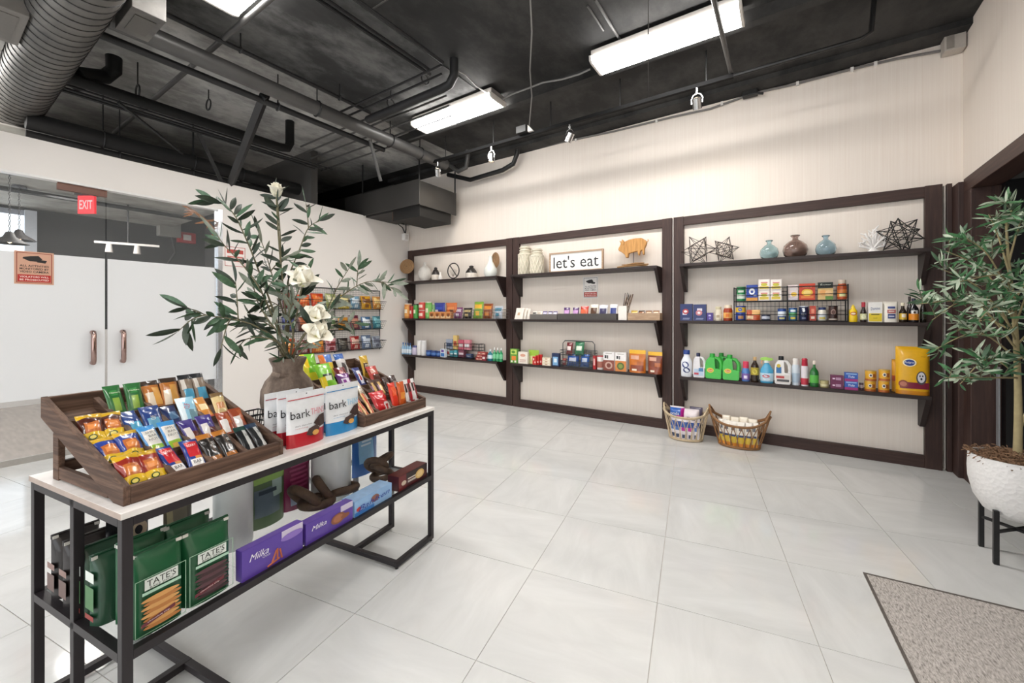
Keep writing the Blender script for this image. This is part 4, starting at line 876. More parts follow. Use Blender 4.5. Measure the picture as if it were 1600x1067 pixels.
G5 = 'groceries on the right middle shelf'
carton('navy_box', 'navy box with red and white emblem, leftmost', 'box', S(1062.5, 1082, 475, 'B', 4.79), .05, '#2b3768', lines(.2, .8, .06, .18, 2, '#9aa3c6') + [(.2, .55, .35, .6, '#d8d5e0')], ovals=[(.45, .55, .25, .16, '#b33a3f'), (.45, .55, .15, .07, '#efe9ea')], group=G5)
carton('navy_box', 'navy box with pink emblem, second from the post', 'box', S(1083, 1103.5, 475.5, 'B', 4.79), .05, '#323c6c', lines(.2, .8, .06, .18, 2, '#9aa3c6') + [(.3, .7, .6, .75, '#d8d5e0')], ovals=[(.45, .48, .26, .17, '#c77e86'), (.45, .48, .12, .07, '#efe9ea')], group=G5, side='#22294d')
carton('purple_box', 'small violet box beside the navy boxes', 'box', S(1104, 1114, 488.5, 'B', 4.79), .05, '#4b3a86', [(.3, .7, .55, .75, '#c7bfe6'), (.35, .65, .2, .4, '#8f7fd0')], group=G5)
jar('sauce_jar', 'cream jar left of the jam jar', 'jar', S(1115.5, 1128, 479, 'B'), '#e6dcc4', '#cfc6a5', (.15, .5, '#efe6d2'), G5, panels=[(.3, .7, .22, .42, '#b5a183')])
jar('jam_jar', 'orange red jam jar with cream lid', 'jar', S(1129, 1144.5, 476.5, 'B'), '#9c3a22', '#e8d9c0', (.18, .52, '#e0a95a'), G5, panels=[(.3, .7, .25, .45, '#d9772a')])
# black rack
s = S(1147, 1325, 500, 'B', 4.80); t = place('wire_rack', 'black two tier wire rack of groceries', 'rack', s, .19, G5); w = s[3]; d = .19; UZ = .205
for x in (-w / 2, 0, w / 2):
    for y in (-d / 2, d / 2): MB().tube([(x, y, 0), (x, y, .345)], .0055, 6).build('upright', WIREM, t)
for z in (.005, UZ - .005):
    m = MB(); m.tube([(-w / 2, -d / 2, z), (w / 2, -d / 2, z), (w / 2, d / 2, z), (-w / 2, d / 2, z)], .004, 6, closed=True)
    for i in range(1, 26): x = -w / 2 + w * i / 26; m.tube([(x, -d / 2, z), (x, d / 2, z)], .0018, 4)
    for yb in (-d / 2, d / 2): m.tube([(-w / 2, yb, z + .06), (w / 2, yb, z + .06)], .003, 5)
    m.build('wire_tier', WIREM, t)
m = MB()
for i in range(27): x = -w / 2 + w * i / 26; m.tube([(x, d / 2, 0), (x, d / 2, .335)], .0015, 4)
for z in (.1, .15, .26, .30, .335): m.tube([(-w / 2, d / 2, z), (w / 2, d / 2, z)], .002, 4)
m.build('back_mesh', WIREM, t)
MB().tube([(-w / 2, -d / 2, .335), (w / 2, -d / 2, .335)], .0045, 6).build('top_bar', WIREM, t)
for yb in (0,):
    pass
U = SHZ['B'] + UZ + .002; YR = 4.815
can('green_can', 'green can with white label on the rack upper tier', 'can', S(1150, 1165, 448, U, YR), '#2f8a52', (.15, .45, '#dfe9dc'), '#2a7a48', G5, panels=[(.2, .8, .6, .75, '#e8f0e4')])
carton('baking_box', 'blue box with a white emblem on the upper tier', 'box', S(1166, 1184, 445, U, YR), .06, '#23439c', [(0, 1, 0, .2, '#d9973c'), (.65, .9, .3, .36, '#e8ecf5')], ovals=[(.5, .58, .27, .2, '#eef0f6'), (.5, .56, .12, .09, '#23439c')], group=G5)
for k in range(2):
    s = S(1185 + 18.5 * k, 1203 + 18.5 * k, 436.5, U, YR)
    for q in range(2):
        carton('cereal_box', ('left', 'right')[k] + ' ' + ('lower', 'upper')[q] + ' white and yellow box of the stacked four', 'box', (s[0], s[1], U + q * (s[4] / 2 + .0005), s[3], s[4] / 2), .06, '#efe6e0', [(.1, .9, .1, .35, '#e2c84a'), (.2, .8, .62, .74, '#d98b86')], ovals=[(.5, .5, .3, .14, '#c9c23f')], group=G5)
carton('baking_box', 'pale pink box with yellow corner on the upper tier', 'box', S(1231, 1247, 445, U, YR), .06, '#ead9d6', [(0, 1, 0, .15, '#cfc6cc'), (.2, .8, .65, .78, '#f3ebe9')], ovals=[(.6, .38, .3, .14, '#e0b83a')], group=G5)
carton('macaroni_box', 'red orange macaroni box on the upper tier', 'box', S(1248.5, 1274, 443, U, YR), .06, '#cc4326', [(.1, .9, .1, .25, '#e8823c')], texts=[('Crunchy', .5, .78, .6, .1, '#f0d2b0')], ovals=[(.5, .45, .36, .22, '#e8b83c'), (.5, .45, .24, .13, '#f0d27a')], group=G5, side='#9c2f1c')
carton('macaroni_box', 'black topped box with food picture on the upper tier', 'box', S(1277.5, 1302, 441, U, YR), .06, '#d9b678', [(0, 1, .66, 1, '#16201a'), (.5, 1, .0, .2, '#5f8a3c')], texts=[('Foster', .5, .84, .7, .15, '#e6ead8', {'shear': .3})], ovals=[(.35, .4, .24, .17, '#e0a25f'), (.7, .38, .22, .15, '#e8c08a')], group=G5)
jar('pasta_jar', 'orange sauce jar at the right of the upper tier', 'jar', S(1308, 1325, 437, U, YR), '#b5502a', '#c9b9a8', (.12, .5, '#cf7a3c'), G5, panels=[(.2, .8, .15, .3, '#d9dba0')])
L0 = SHZ['B'] + .010
can('peanut_can', 'yellow topped blue nut can on the rack lower tier', 'can', S(1148, 1165, 478, L0, YR), '#2a4aa0', (.55, .9, '#e2bb3c'), '#2a4aa0', G5, ovals=[(.5, .74, .2, .12, '#2f63b5')], panels=[(.3, .8, .08, .3, '#b98a5a')])
sbag('cookie_pack', 'reddish cookie pack on the rack lower tier', 'snack pack', S(1166, 1188, 484, L0, YR), .05, [FULL('#b5522f'), (.4, 1, .5, 1, '#d9a862'), (0, .5, .1, .4, '#e0c29a')], 'stand', G5)
can('tuna_tin', 'low dark tin with white label on the lower tier', 'tin', S(1189, 1204, 491, L0, YR), '#343a52', (.2, .65, '#c9cfdc'), '#a9adb5', G5)
can('pea_can', 'blue and white can, left of two on the lower tier', 'can', S(1214.5, 1229, 482, L0, YR), '#2a4a8c', (.35, .75, '#dfe6ee'), '#23407c', G5, panels=[(.2, .8, .1, .25, '#d6cf8a')])
can('pea_can', 'green and white can, right of two on the lower tier', 'can', S(1232, 1246, 481, L0, YR), '#2f6fa0', (.35, .62, '#5fa56a'), '#2a4a8c', G5, panels=[(.2, .8, .1, .28, '#e0cf5a'), (.2, .8, .68, .85, '#e3eaf0')])
can('salt_can', 'navy salt canister with white figure on the lower tier', 'canister', S(1248, 1264, 478, L0, YR), '#1e2748', None, '#c7cad3', G5, texts=[('SALT', .5, .42, .5, .08, '#e3e6ef')], panels=[(.3, .7, .12, .2, '#8a93b5')], ovals=[(.5, .68, .14, .1, '#e9ebf0'), (.46, .8, .16, .05, '#e9ebf0')])
carton('spice_box', 'narrow red box right of the salt canister', 'box', S(1265, 1275, 478, L0, YR), .05, '#b5412f', [(.2, .8, .12, .28, '#e8d2c4'), (.25, .75, .5, .8, '#d9846a')], group=G5)
jar('mayo_jar', 'mayonnaise jar with a blue lid on the lower tier', 'jar', S(1277, 1293, 480, L0, YR), '#dcd8cc', '#2c3a66', (.1, .5, '#cfd6de'), G5, panels=[(.2, .8, .12, .26, '#d9c65a')])
can('cocoa_can', 'brown cocoa can on the rack lower tier', 'can', S(1294.5, 1310, 478, L0, YR), '#3d2622', (.05, .14, '#c9bdb0'), '#241715', G5, ovals=[(.5, .58, .26, .2, '#a58a80'), (.5, .58, .2, .14, '#5d3d36')])
# bottles and bags right of the rack
s = S(1326, 1341, 476, 'B', 4.79)
turned('mustard_bottle', 'yellow mustard bottle right of the rack', 'bottle', s, [('body', [(0, 0), (.9, 0), (.98, .05), (.98, .3), (.86, .42), (.95, .55), (.9, .66), (.5, .78), (.42, .82)], '#e8c31f', mat('#ebc620', .3, var=.04)), ('cap', [(.45, .80), (.45, .88), (.25, .94), (.2, 1), (0, 1)], '#efcf3a')], G5, flat=.65, ovals=[(.5, .48, .34, .1, '#c9442f'), (.5, .48, .26, .06, '#f4e3c0')])
bottle('sauce_bottle', 'dark sauce bottle with a red cap', 'bottle', S(1344, 1355.5, 472, 'B', 4.79), '#2a1c1a', '#b03040', (.12, .42, '#cfd0a0'), G5, shoulder=.52, neck=.5, capz=.76, flat=1, ovals=[(.5, .27, .3, .11, '#e4e6c9')])
carton('sugar_box', 'white and yellow sugar box', 'box', S(1356.5, 1379, 472, 'B', 4.79), .06, '#eceae6', [(.03, .97, .03, .44, '#e3c92f'), (.2, .8, .36, .41, '#5c5a2a')], texts=[('Domino', .5, .68, .66, .14, '#2b4a86', {'rot': .1, 'shear': .2}), ('SUGAR', .5, .2, .3, .06, '#8a7a1f')], group=G5)
sbag('flour_bag', 'white flour bag with blue and red print', 'bag', S(1380, 1405, 471, 'B', 4.79), .07, [FULL('#ece6da')], 'block', G5, panels=[(.28, .76, .66, .76, '#3b4a86'), (.25, .8, .44, .60, '#b9605f'), (.28, .78, .18, .40, '#3d4a80'), (.34, .7, .5, .55, '#e8d9d2'), (.34, .7, .26, .31, '#d6d5de')], crinkle=.015, rough=.7)
bottle('syrup_bottle', 'dark bottle with yellow label and cream cap', 'bottle', S(1405, 1418.5, 473, 'B', 4.80), '#2b2016', '#e6dcc2', (.14, .46, '#d9b53c'), G5, shoulder=.58, neck=.42, capz=.84, flat=1, panels=[(.3, .8, .25, .42, '#f1e6d6')])
bottle('soy_bottle', 'tall dark bottle behind the orange label bottle', 'bottle', S(1417, 1427, 463, 'B', 4.90), '#1b1413', '#2d1f1f', None, G5, shoulder=.6, neck=.4, flat=1)
bottle('syrup_bottle', 'dark bottle with orange and white label', 'bottle', S(1420.5, 1438, 466, 'B', 4.79), '#17161b', '#26263a', (.1, .36, '#dd8a24'), G5, shoulder=.6, neck=.36, capz=.84, flat=1, panels=[(.2, .8, .36, .5, '#e6e3e0')], ovals=[(.5, .42, .12, .05, '#3a2416')])
bottle('oil_bottle', 'dark bottle with a gold cap at the shelf end', 'bottle', S(1437.5, 1449, 466, 'B', 4.86), '#231f16', '#c79a3a', (.15, .45, '#3c3a2a'), G5, shoulder=.58, neck=.5, capz=.78, flat=1)

G6 = 'cleaning goods on the right lower shelf'
bottle('bleach_bottle', 'white bottle with a blue cap at the left end', 'bottle', S(1062.5, 1081, 547, 'C', 4.79), '#e8ebf2', '#27448a', None, G6, shoulder=.62, neck=.5, capz=.84, flat=.6, ovals=[(.45, .45, .3, .12, '#2c3f7c'), (.55, .25, .3, .1, '#22336a')], texts=[('OUT', .48, .45, .36, .09, '#eef1f8')])
jug('bleach_jug', 'white bleach jug with a navy cap', 'jug', S(1082.5, 1101, 552, 'C', 4.80), '#e6e4e8', '#262b4a', G6, panels=[(.08, .92, .08, .36, '#b9cbe0'), (.1, .5, .12, .2, '#c0414f'), (.5, .9, .26, .4, '#4f7fb0')])
jug('detergent_jug', 'bright green detergent jug, left of the pair', 'jug', S(1101.5, 1127.5, 553, 'C', 4.79), '#43b948', '#2fa63e', G6, d=.11, ovals=[(.32, .34, .22, .1, '#e0d24f'), (.32, .34, .16, .06, '#c9732f')], texts=[('Gain', .32, .34, .26, .07, '#fbf0d0', {'shear': .2})])
jug('detergent_jug', 'bright green detergent jug, right of the pair', 'jug', S(1128.5, 1155.5, 555, 'C', 4.79), '#43b948', '#2fa63e', G6, d=.11, ovals=[(.32, .36, .22, .1, '#e0d24f'), (.32, .36, .16, .06, '#c9732f')], texts=[('Gain', .32, .36, .26, .07, '#fbf0d0', {'shear': .2})])
jug('detergent_jug', 'green detergent jug standing behind the pair', 'jug', S(1117, 1140, 552, 'C', 4.915), '#37a341', '#278f35', G6, d=.1)
bottle('softener_bottle', 'blue bottle with a round pink cap', 'bottle', S(1158, 1172, 565, 'C', 4.79), '#4f7fc0', '#d9415f', (.08, .4, '#7a5fa8'), G6, shoulder=.55, neck=.62, capz=.66, flat=.8, panels=[(.3, .7, .15, .3, '#e6dff0')])
bottle('cleaner_bottle', 'dark amber bottle with a yellow label', 'bottle', S(1172.5, 1186, 558, 'C', 4.80), '#2e2014', '#c9a878', (.28, .58, '#b5a13a'), G6, shoulder=.68, neck=.36, capz=.86, flat=.8, ovals=[(.5, .42, .3, .1, '#d9cf5a')])
s = S(1187, 1209, 562, 'C', 4.79); t = place('spray_bottle', 'blue spray bottle with a green trigger', 'bottle', s, .07, G6); w, h = s[3] * .97, s[4]
MB().lathe([(0, 0), (w * .45, 0), (w * .49, h * .03), (w * .49, h * .55), (w * .3, h * .72), (w * .16, h * .84), (w * .15, h * .88)], 20, 1, .62).build('body', mat('#4fa6cf', .15, var=.06, coat=.4), t, 40)
MB().lathe([(w * .49, h * .08), (w * .496, h * .085), (w * .496, h * .42), (w * .49, h * .425)], 20, 1, .63, cap=False).build('label', mat('#b9d6e6', .4), t, 40)
TM = mat('#9ccf5a', .35)
MB().lathe([(0, h * .86), (w * .2, h * .86), (w * .2, h * .96), (0, h * .96)], 12, 1, .8).build('collar', mat('#e6ede4', .4), t)
MB().prism([(-w * .48, h * .98), (-w * .48, h * 1.06), (-w * .1, h * 1.10), (w * .42, h * 1.06), (w * .48, h * .99), (w * .3, h * .95), (-w * .2, h * .95)][::-1], -.013, .013).build('spray_head', TM, t, False, .003)
MB().tube([(-w * .3, 0, h * .97), (-w * .4, 0, h * .88), (-w * .36, 0, h * .80)], .006, 6).build('trigger', mat('#e8b08a', .4), t)
prints(t, w, h, fn=lambda x, z: -math.sqrt(max(1e-8, (w * .497) ** 2 - min(x * x, (w * .48) ** 2))) * .63 - .001, ovals=[(.45, .3, .28, .06, '#c9405a'), (.5, .18, .3, .05, '#dfe6ee')], texts=[('Power', .5, .3, .4, .06, '#fff4f0')])
jug('cleaner_jug', 'white handled jug with a black cap', 'jug', S(1210, 1236, 557, 'C', 4.79), '#e9e6e4', '#1c1c20', G6, panels=[(.08, .92, .06, .34, '#d6cfcb'), (.1, .6, .22, .30, '#b3393a'), (.15, .9, .1, .18, '#4a4a4c'), (.1, .42, .4, .62, '#3a72a8')], ovals=[(.25, .66, .12, .07, '#c9b13f')])
turned('air_freshener', 'white aerosol can beside the handled jug', 'aerosol', S(1237, 1250.5, 560, 'C', 4.80), [('body', [(0, 0), (.95, 0), (.97, .68), (.8, .76)], '#c9d3dc'), ('cap', [(.75, .76), (.78, .8), (.72, .98), (.5, 1), (0, 1)], '#e8e4de'), ('label', [(.985, .1), (.985, .45)], '#a9bccd')], G6)
turned('air_freshener', 'red capped aerosol can with berry print', 'aerosol', S(1251, 1264, 560, 'C', 4.80), [('body', [(0, 0), (.95, 0), (.97, .66), (.8, .72)], '#dcd5da'), ('cap', [(.75, .66), (.8, .72), (.7, .92), (.8, .95), (.5, 1), (0, 1)], '#b8243c'), ('label', [(.985, .05), (.985, .28)], '#c0394a')], G6)
bottle('dish_soap', 'dark green dish soap bottle with a white tip', 'bottle', S(1265, 1280, 564, 'C', 4.80), '#1f6b2f', '#e9dccf', (.15, .45, '#58b04a'), G6, shoulder=.62, neck=.26, capz=.86, flat=.7)
can('food_tin', 'low olive gold tin beside the dish soap', 'tin', S(1281, 1296, 595, 'C', 4.80), '#b3a878', (.2, .5, '#d6cfa8'), '#8f8a5f', G6)
for k in range(2):
    s = S(1297.5, 1318.5, 597, 'C', 4.80); carton('sponge_pack', ('lower', 'upper')[k] + ' plum sponge pack left of the blue ones', 'packet', (s[0], s[1], SHZ['C'] + k * (s[4] + .0005), s[3], s[4]), .06, '#6a2a4f', [(.15, .35, .4, .6, '#e6cfe0'), (.4, .8, .3, .7, '#b08aa5')], group=G6)
for k in range(2):
    s = S(1319.5, 1341, 596, 'C', 4.79); carton('sponge_pack', ('lower', 'upper')[k] + ' blue sponge pack with plum strip', 'packet', (s[0], s[1], SHZ['C'] + k * (s[4] + .0005), s[3], s[4]), .06, '#2f5bb0', [(0, 1, 0, .3, '#9c2f78'), (.1, .9, .8, .95, '#8fb3e0')], texts=[('Tide', .5, .55, .5, .26, '#f2f5fb', {'shear': .2})], group=G6)
can('food_tin', 'small dark tin behind the stacked pet food', 'tin', S(1342.5, 1350, 598, 'C', 4.84), '#5a3f4a', (.3, .7, '#c9b9bd'), '#8f8a8f', G6)
for k in range(2):
    s = S(1351 + 21.5 * k, 1370.5 + 21.5 * k, 595.5, 'C', 4.80)
    for q in range(2):
        can('pet_food_can', ('left', 'right')[k] + ' ' + ('lower', 'upper')[q] + ' gold pet food can of the stacked four', 'can', (s[0] + .004 * q, s[1], SHZ['C'] + q * (s[4] + .0006), s[3], s[4]), '#dba52f', (.0, .2, '#b5622f'), '#c9a55a', G6, ovals=[(.45, .55, .16, .18, '#f3ead8'), (.45, .55, .1, .11, '#3b3a4a')], panels=[(.62, .85, .35, .7, '#a8602c')])
s = S(1400, 1456, 542, 'C', 4.79)
PB = sbag('pet_food_bag', 'large yellow pet food bag', 'bag', s, .09, [FULL('#e5ad18'), (0, 1, 0, .12, '#c98212')], 'block', G6, crinkle=.02, rough=.4,
     panels=[(.1, .95, .13, .26, '#7f1f3a')], ovals=[(.38, .67, .20, .085, '#f6e9c0'), (.38, .67, .16, .065, '#1d3f8c'), (.72, .36, .15, .14, '#4c4a50'), (.72, .37, .11, .11, '#dedbe0'), (.68, .40, .02, .02, '#202024'), (.76, .40, .02, .02, '#202024'), (.72, .34, .03, .025, '#202024'), (.2, .22, .14, .08, '#8a4230'), (.2, .22, .1, .05, '#b5705a')],
     texts=[('Pedigree', .38, .67, .28, .05, '#f3f5fb', {'shear': .15}), ('ADULT', .78, .80, .14, .02, '#8a4a1f')])
sbag('pet_food_bag', 'smaller yellow bag behind the large pet food bag', 'bag', S(1394, 1412, 562, 'C', 4.90), .06, [FULL('#d99a22'), (0, 1, .3, .5, '#b5542c')], 'block', G6, crinkle=.02, rough=.4)

# ================================================================== FLOOR BASKETS
def weave_basket(label, cx, cy, rb, rt, h, lift, m, n=22, rotz=0.0):
    """open looped wire-and-cane basket, oval: rb/rt = (rx, ry) at base and rim; ends lifted by lift"""
    t = thing('cane_basket', label, 'basket', (cx, cy, 0), rotz, 'floor baskets')
    def ring(f): return [(rb[0] + (rt[0] - rb[0]) * f, rb[1] + (rt[1] - rb[1]) * f)]
    def P(a, f):
        rx, ry = ring(f)[0]; z = .012 + (h - .012 + lift * abs(math.cos(a)) ** 3) * f
        return Vector((rx * math.cos(a), ry * math.sin(a), z))
    q = MB()
    for f, r in ((0, .008), (.04, .007), (.96, .008), (1, .011)): q.tube([P(2 * math.pi * i / 40, f) for i in range(40)], r, 6, closed=True)
    q.build('rim_rings', m, t, True)
    for k in range(n):
        a0 = 2 * math.pi * k / n; da = 2 * math.pi / n * .62
        lp = [P(a0 - da * math.cos(math.pi / 2 * f) * (1 if f > .0 else 1), .02 + .9 * f) for f in (0, .25, .5, .7, .85, .95, 1)]
        rp = [P(a0 + da * math.cos(math.pi / 2 * f), .02 + .9 * f) for f in (1, .95, .85, .7, .5, .25, 0)]
        MB().tube(lp + rp[1:], .0042, 5).build('cane_loop', m, t, True)
    for sg in (0, math.pi):
        MB().tube([P(sg - .55, 1), P(sg - .3, 1) + Vector((0, 0, .035)), P(sg, 1) + Vector((0, 0, .055)), P(sg + .3, 1) + Vector((0, 0, .035)), P(sg + .55, 1)], .010, 6).build('handle', m, t, True)
    f = MB(); f.lathe([(0, .006), (1, .006), (1, .012), (0, .012)], 24, rb[0], rb[1]); f.build('base', m, t)
    return t
CANE1 = mat('#c9b596', .6, var=.25, scale=50); CANE2 = mat('#8f6640', .6, var=.35, scale=50)
b1 = onZ(1072, 691, 0); b2 = onZ(1156, 703, 0)
BC1 = (b1.x - .03, b1.y + .13); BC2 = (b2.x - .02, b2.y + .13)
weave_basket('pale cane basket packed with paper rolls', *BC1, (.165, .125), (.225, .165), .26, .05, CANE1, 20)
weave_basket('brown cane basket packed with paper rolls', *BC2, (.185, .125), (.275, .165), .235, .10, CANE2, 22)
def roll_pack(label, x, y, z, w, d, h, cols, seed, rotz=0, lean=0):
    return bag('paper_roll_pack', label, 'paper rolls', (x, y, z), w, h, d, cols, (-lean, 0, rotz), 'block', 'paper roll packs', seed=seed, crinkle=.02)
B = '#2c4f9c'; PK = '#c0309a'; WH = '#ece6ea'
roll_pack('blue and pink paper roll pack standing tallest in the pale basket', BC1[0] - .085, BC1[1] - .005, .20, .15, .13, .145, [FULL(WH), (0, .9, .35, .9, '#2f62b5'), (.85, 1, .1, .9, PK), (.5, .9, .1, .4, PK)], 1)
lettering(bpy.data.objects['paper_roll_pack'], 'onda', -.01, .08, .09, .035, '#f2f4fb', y=-.073, name='lettering')
roll_pack('white paper roll pack with pink edge at the pale basket centre', BC1[0] + .06, BC1[1] - .02, .15, .16, .13, .185, [FULL('#e9dfe2'), (0, .12, .2, 1, PK), (.3, .5, .4, .55, '#3a3a42'), (.6, .75, .4, .55, '#3a3a42')], 2)
roll_pack('grey wrapped pack at the back of the pale basket', BC1[0] + .09, BC1[1] + .075, .15, .13, .06, .19, [FULL('#565064'), (.2, .8, .3, .7, '#8a8496')], 3, lean=.1)
for k in range(5):
    a = -2.55 + .5 * k
    roll_pack(('first', 'second', 'third', 'fourth', 'fifth')[k] + ' blue striped roll along the front of the pale basket', BC1[0] + .125 * math.cos(a) * 1.05, BC1[1] + .078 * math.sin(a), .016, .078, .065, .225, [FULL(WH), (0, 1, .55, .85, B if k % 2 else '#3a5fae'), (.2, .8, .38, .55, PK if k in (2, 3) else '#5a7fc0'), (.3, .7, .1, .25, '#3a4a6a')], 10 + k)
for k in range(6):
    a = -2.75 + .45 * k
    roll_pack(('first', 'second', 'third', 'fourth', 'fifth', 'sixth')[k] + ' white and orange roll along the front of the brown basket', BC2[0] + .155 * math.cos(a), BC2[1] + .078 * math.sin(a), .016, .080, .072, .25, [FULL('#f4eee4'), (0, 1, 0, .2, '#d98a2a'), (.15, .85, .2, .42, '#d9b83a'), (.25, .75, .42, .52, '#2f3f6a'), (0, .2, .3, .5, '#3f86a5'), (.35, .65, .68, .8, '#6a6a72')], 30 + k)
for k in range(4):
    roll_pack(('first', 'second', 'third', 'fourth')[k] + ' plain cream roll at the back of the brown basket', BC2[0] - .12 + .08 * k, BC2[1] + .06,   .016, .08, .07, .275 - .01 * (k % 2), [FULL('#f4ead8')], 50 + k)

# ================================================================== RUG, PLANTER
a = onZ(1348, 895, .004); e = onZ(1600, 955, .004); f2 = onZ(1418, 1067, .004)
dx = (e - a).normalized(); dy = (f2 - a).normalized()
rz = math.atan2(dx.y, dx.x)
rg = thing('door_mat', 'heathered grey woven floor mat', 'rug', (a.x, a.y, 0), rz)
m = MB(); m.box(0, 1.35, -2.0, 0, 0.0005, .008); m.build('pile', RUGM, rg, False, .003)
for q in ((0, 1.35, -.012, 0), (0, .012, -2.0, -.012)): BX(q[0], q[1], q[2], q[3], .008, .0095).build('edge_binding', mat('#5c5550', .9, var=.2, scale=90), rg)
PC = (1.035, 3.40)
t = thing('planter', 'white dimpled bowl planter on black legs', 'planter', (PC[0], PC[1], 0)); PZ0, PZ1, PR = .235, .565, .182
POTM = bpy.data.materials.new('dimpled_white_ceramic'); POTM.use_nodes = True; N, L = nodes_of(POTM); bb = N['Principled BSDF']; bb.inputs['Base Color'].default_value = lin('#e6e4e2'); bb.inputs['Roughness'].default_value = .6
vo = N.new('ShaderNodeTexVoronoi'); vo.inputs['Scale'].default_value = 55; tc = N.new('ShaderNodeTexCoord'); L.new(tc.outputs['Object'], vo.inputs['Vector']); bp = N.new('ShaderNodeBump'); bp.inputs['Strength'].default_value = .5; bp.inputs['Distance'].default_value = .006; L.new(vo.outputs[0], bp.inputs['Height']); L.new(bp.outputs[0], bb.inputs['Normal'])
MB().lathe([(0, PZ0), (.07, PZ0), (.125, PZ0 + .035), (.16, PZ0 + .10), (.179, PZ0 + .19), (PR, PZ0 + .25), (.178, PZ1), (.168, PZ1), (.167, PZ1 - .05), (0, PZ1 - .05)], 48).build('bowl', POTM, t, 60)
for k in range(4):
    a = math.radians(45 + 90 * k + 0); x, y = .145 * math.cos(a), .145 * math.sin(a)
    BX(x - .011, x + .011, y - .011, y + .011, 0, PZ0 + .055).build('leg', mat('#131315', .4), t, False, .002)
for k in range(2):
    a = math.radians(45 + 90 * k); x, y = .145 * math.cos(a), .145 * math.sin(a)
    MB().tube([(-x, -y, .175), (x, y, .175)], .010, 6).build('cross_bar', mat('#131315', .4), t)
sg = MB(); rnd = random.Random(11)
for k in range(900):
    a = rnd.uniform(0, 6.283); r = .162 * math.sqrt(rnd.random()); z = PZ1 - .045 + .055 * (1 - (r / .165) ** 2) + rnd.uniform(0, .025); b = rnd.uniform(0, 6.283); l = rnd.uniform(.015, .04)
    if k % 6 == 0: r = .172; z = PZ1 + .004
    p = Vector((r * math.cos(a), r * math.sin(a), z)); q = p + Vector((l * math.cos(b), l * math.sin(b), rnd.uniform(-.012, .02)))
    sg.tube([p, p.lerp(q, .5) + Vector((0, 0, .008)), q], .0022, 3, cap=False)
sg.lathe([(0, PZ1 - .049), (.166, PZ1 - .049), (.166, PZ1 - .035), (.1, PZ1 - .005), (0, PZ1 + .01)], 24)
o = sg.build('dried_moss', ramp_mat('dried_moss_brown', [(.3, '#5a4434'), (.6, '#8a6a50'), (.85, '#b09070')], nscale=60, rough=.95)); o.location = (PC[0], PC[1], 0); tag(o, 'shaggy brown dried moss filling the planter', 'moss'); o['kind'] = 'stuff'
# ================================================================== CONSOLE TABLE
TANG = math.atan2(.219, 1.434); TU = Vector((-math.sin(TANG), math.cos(TANG), 0)); TV = Vector((-math.cos(TANG), -math.sin(TANG), 0)); TP0 = Vector((-1.539, .339, 0))
TROT = math.pi / 2 + TANG; TTOP = .795; TLOW = .395; TL, TD = 1.45, .63
def TT(u, v, z): q = TP0 + TU * u + TV * v; return (q.x, q.y, z)
def tpix(px, py, z):
    q = onZ(px, py, z) - TP0; q.z = 0; return q.dot(TU), q.dot(TV)
def tpv(px, py, v):
    d = ray(px, py); t = (v + TP0.dot(TV)) / (d.x * TV.x + d.y * TV.y); q = Vector((d.x * t, d.y * t, CAMH + d.z * t)); e = q - TP0; return e.x * TU.x + e.y * TU.y, q.z
t = thing('console_table', 'black metal console table with a white marble top', 'table', TT(0, 0, 0), TROT); b = .026
o = BX(-.004, TL + .004, -.004, TD + .004, .777, TTOP).build('tabletop', [MARBLE, MARBLEEDGE], t, False, .001)
for p in o.data.polygons: p.material_index = 1 if (abs(p.normal.x) > .5 and p.center.x < .1) else 0
for e0 in (0, TL - b):
    for v in (0, TD / 2 - b / 2, TD - b): BX(e0, e0 + b, v, v + b, .012, .777).build('leg', FRAMEM, t, False, .0015)
    BX(e0, e0 + b, b, TD - b, .751, .777).build('top_rail', FRAMEM, t); BX(e0, e0 + b, b, TD - b, .369, TLOW).build('shelf_rail', FRAMEM, t)
for v in (0, TD - b):
    BX(b, TL - b, v, v + b, .751, .777).build('top_rail', FRAMEM, t); BX(b, TL - b, v, v + b, .369, TLOW).build('shelf_rail', FRAMEM, t)
for e0, e1 in ((0, .325), (TL - .325, TL)):
    for v in (0, TD / 2 - b / 2, TD - b): BX(e0 + (b if e0 == 0 else 0), e1 - (0 if e0 == 0 else b), v, v + b, .012, .038).build('base_bar', FRAMEM, t, False, .0015)
    x = e1 - b if e0 == 0 else e0
    BX(x, x + b, b, TD - b, .013, .037).build('cross_bar', FRAMEM, t, False, .0015)
    for xx in (e0 + .013, e1 - .013):
        for v in (.013, TD - .013): MB().lathe([(0, 0), (.008, 0), (.008, .012), (0, .012)], 8, c=(xx, v, 0)).build('foot', BLACKM, t)
BX(b, TL - b, b * .4, TD - b * .4, TLOW - .008, TLOW - .001).build('shelf_glass', glass('shelf_glass', '#e8f0ee', .0, alpha=.18, trans=0.0), t)

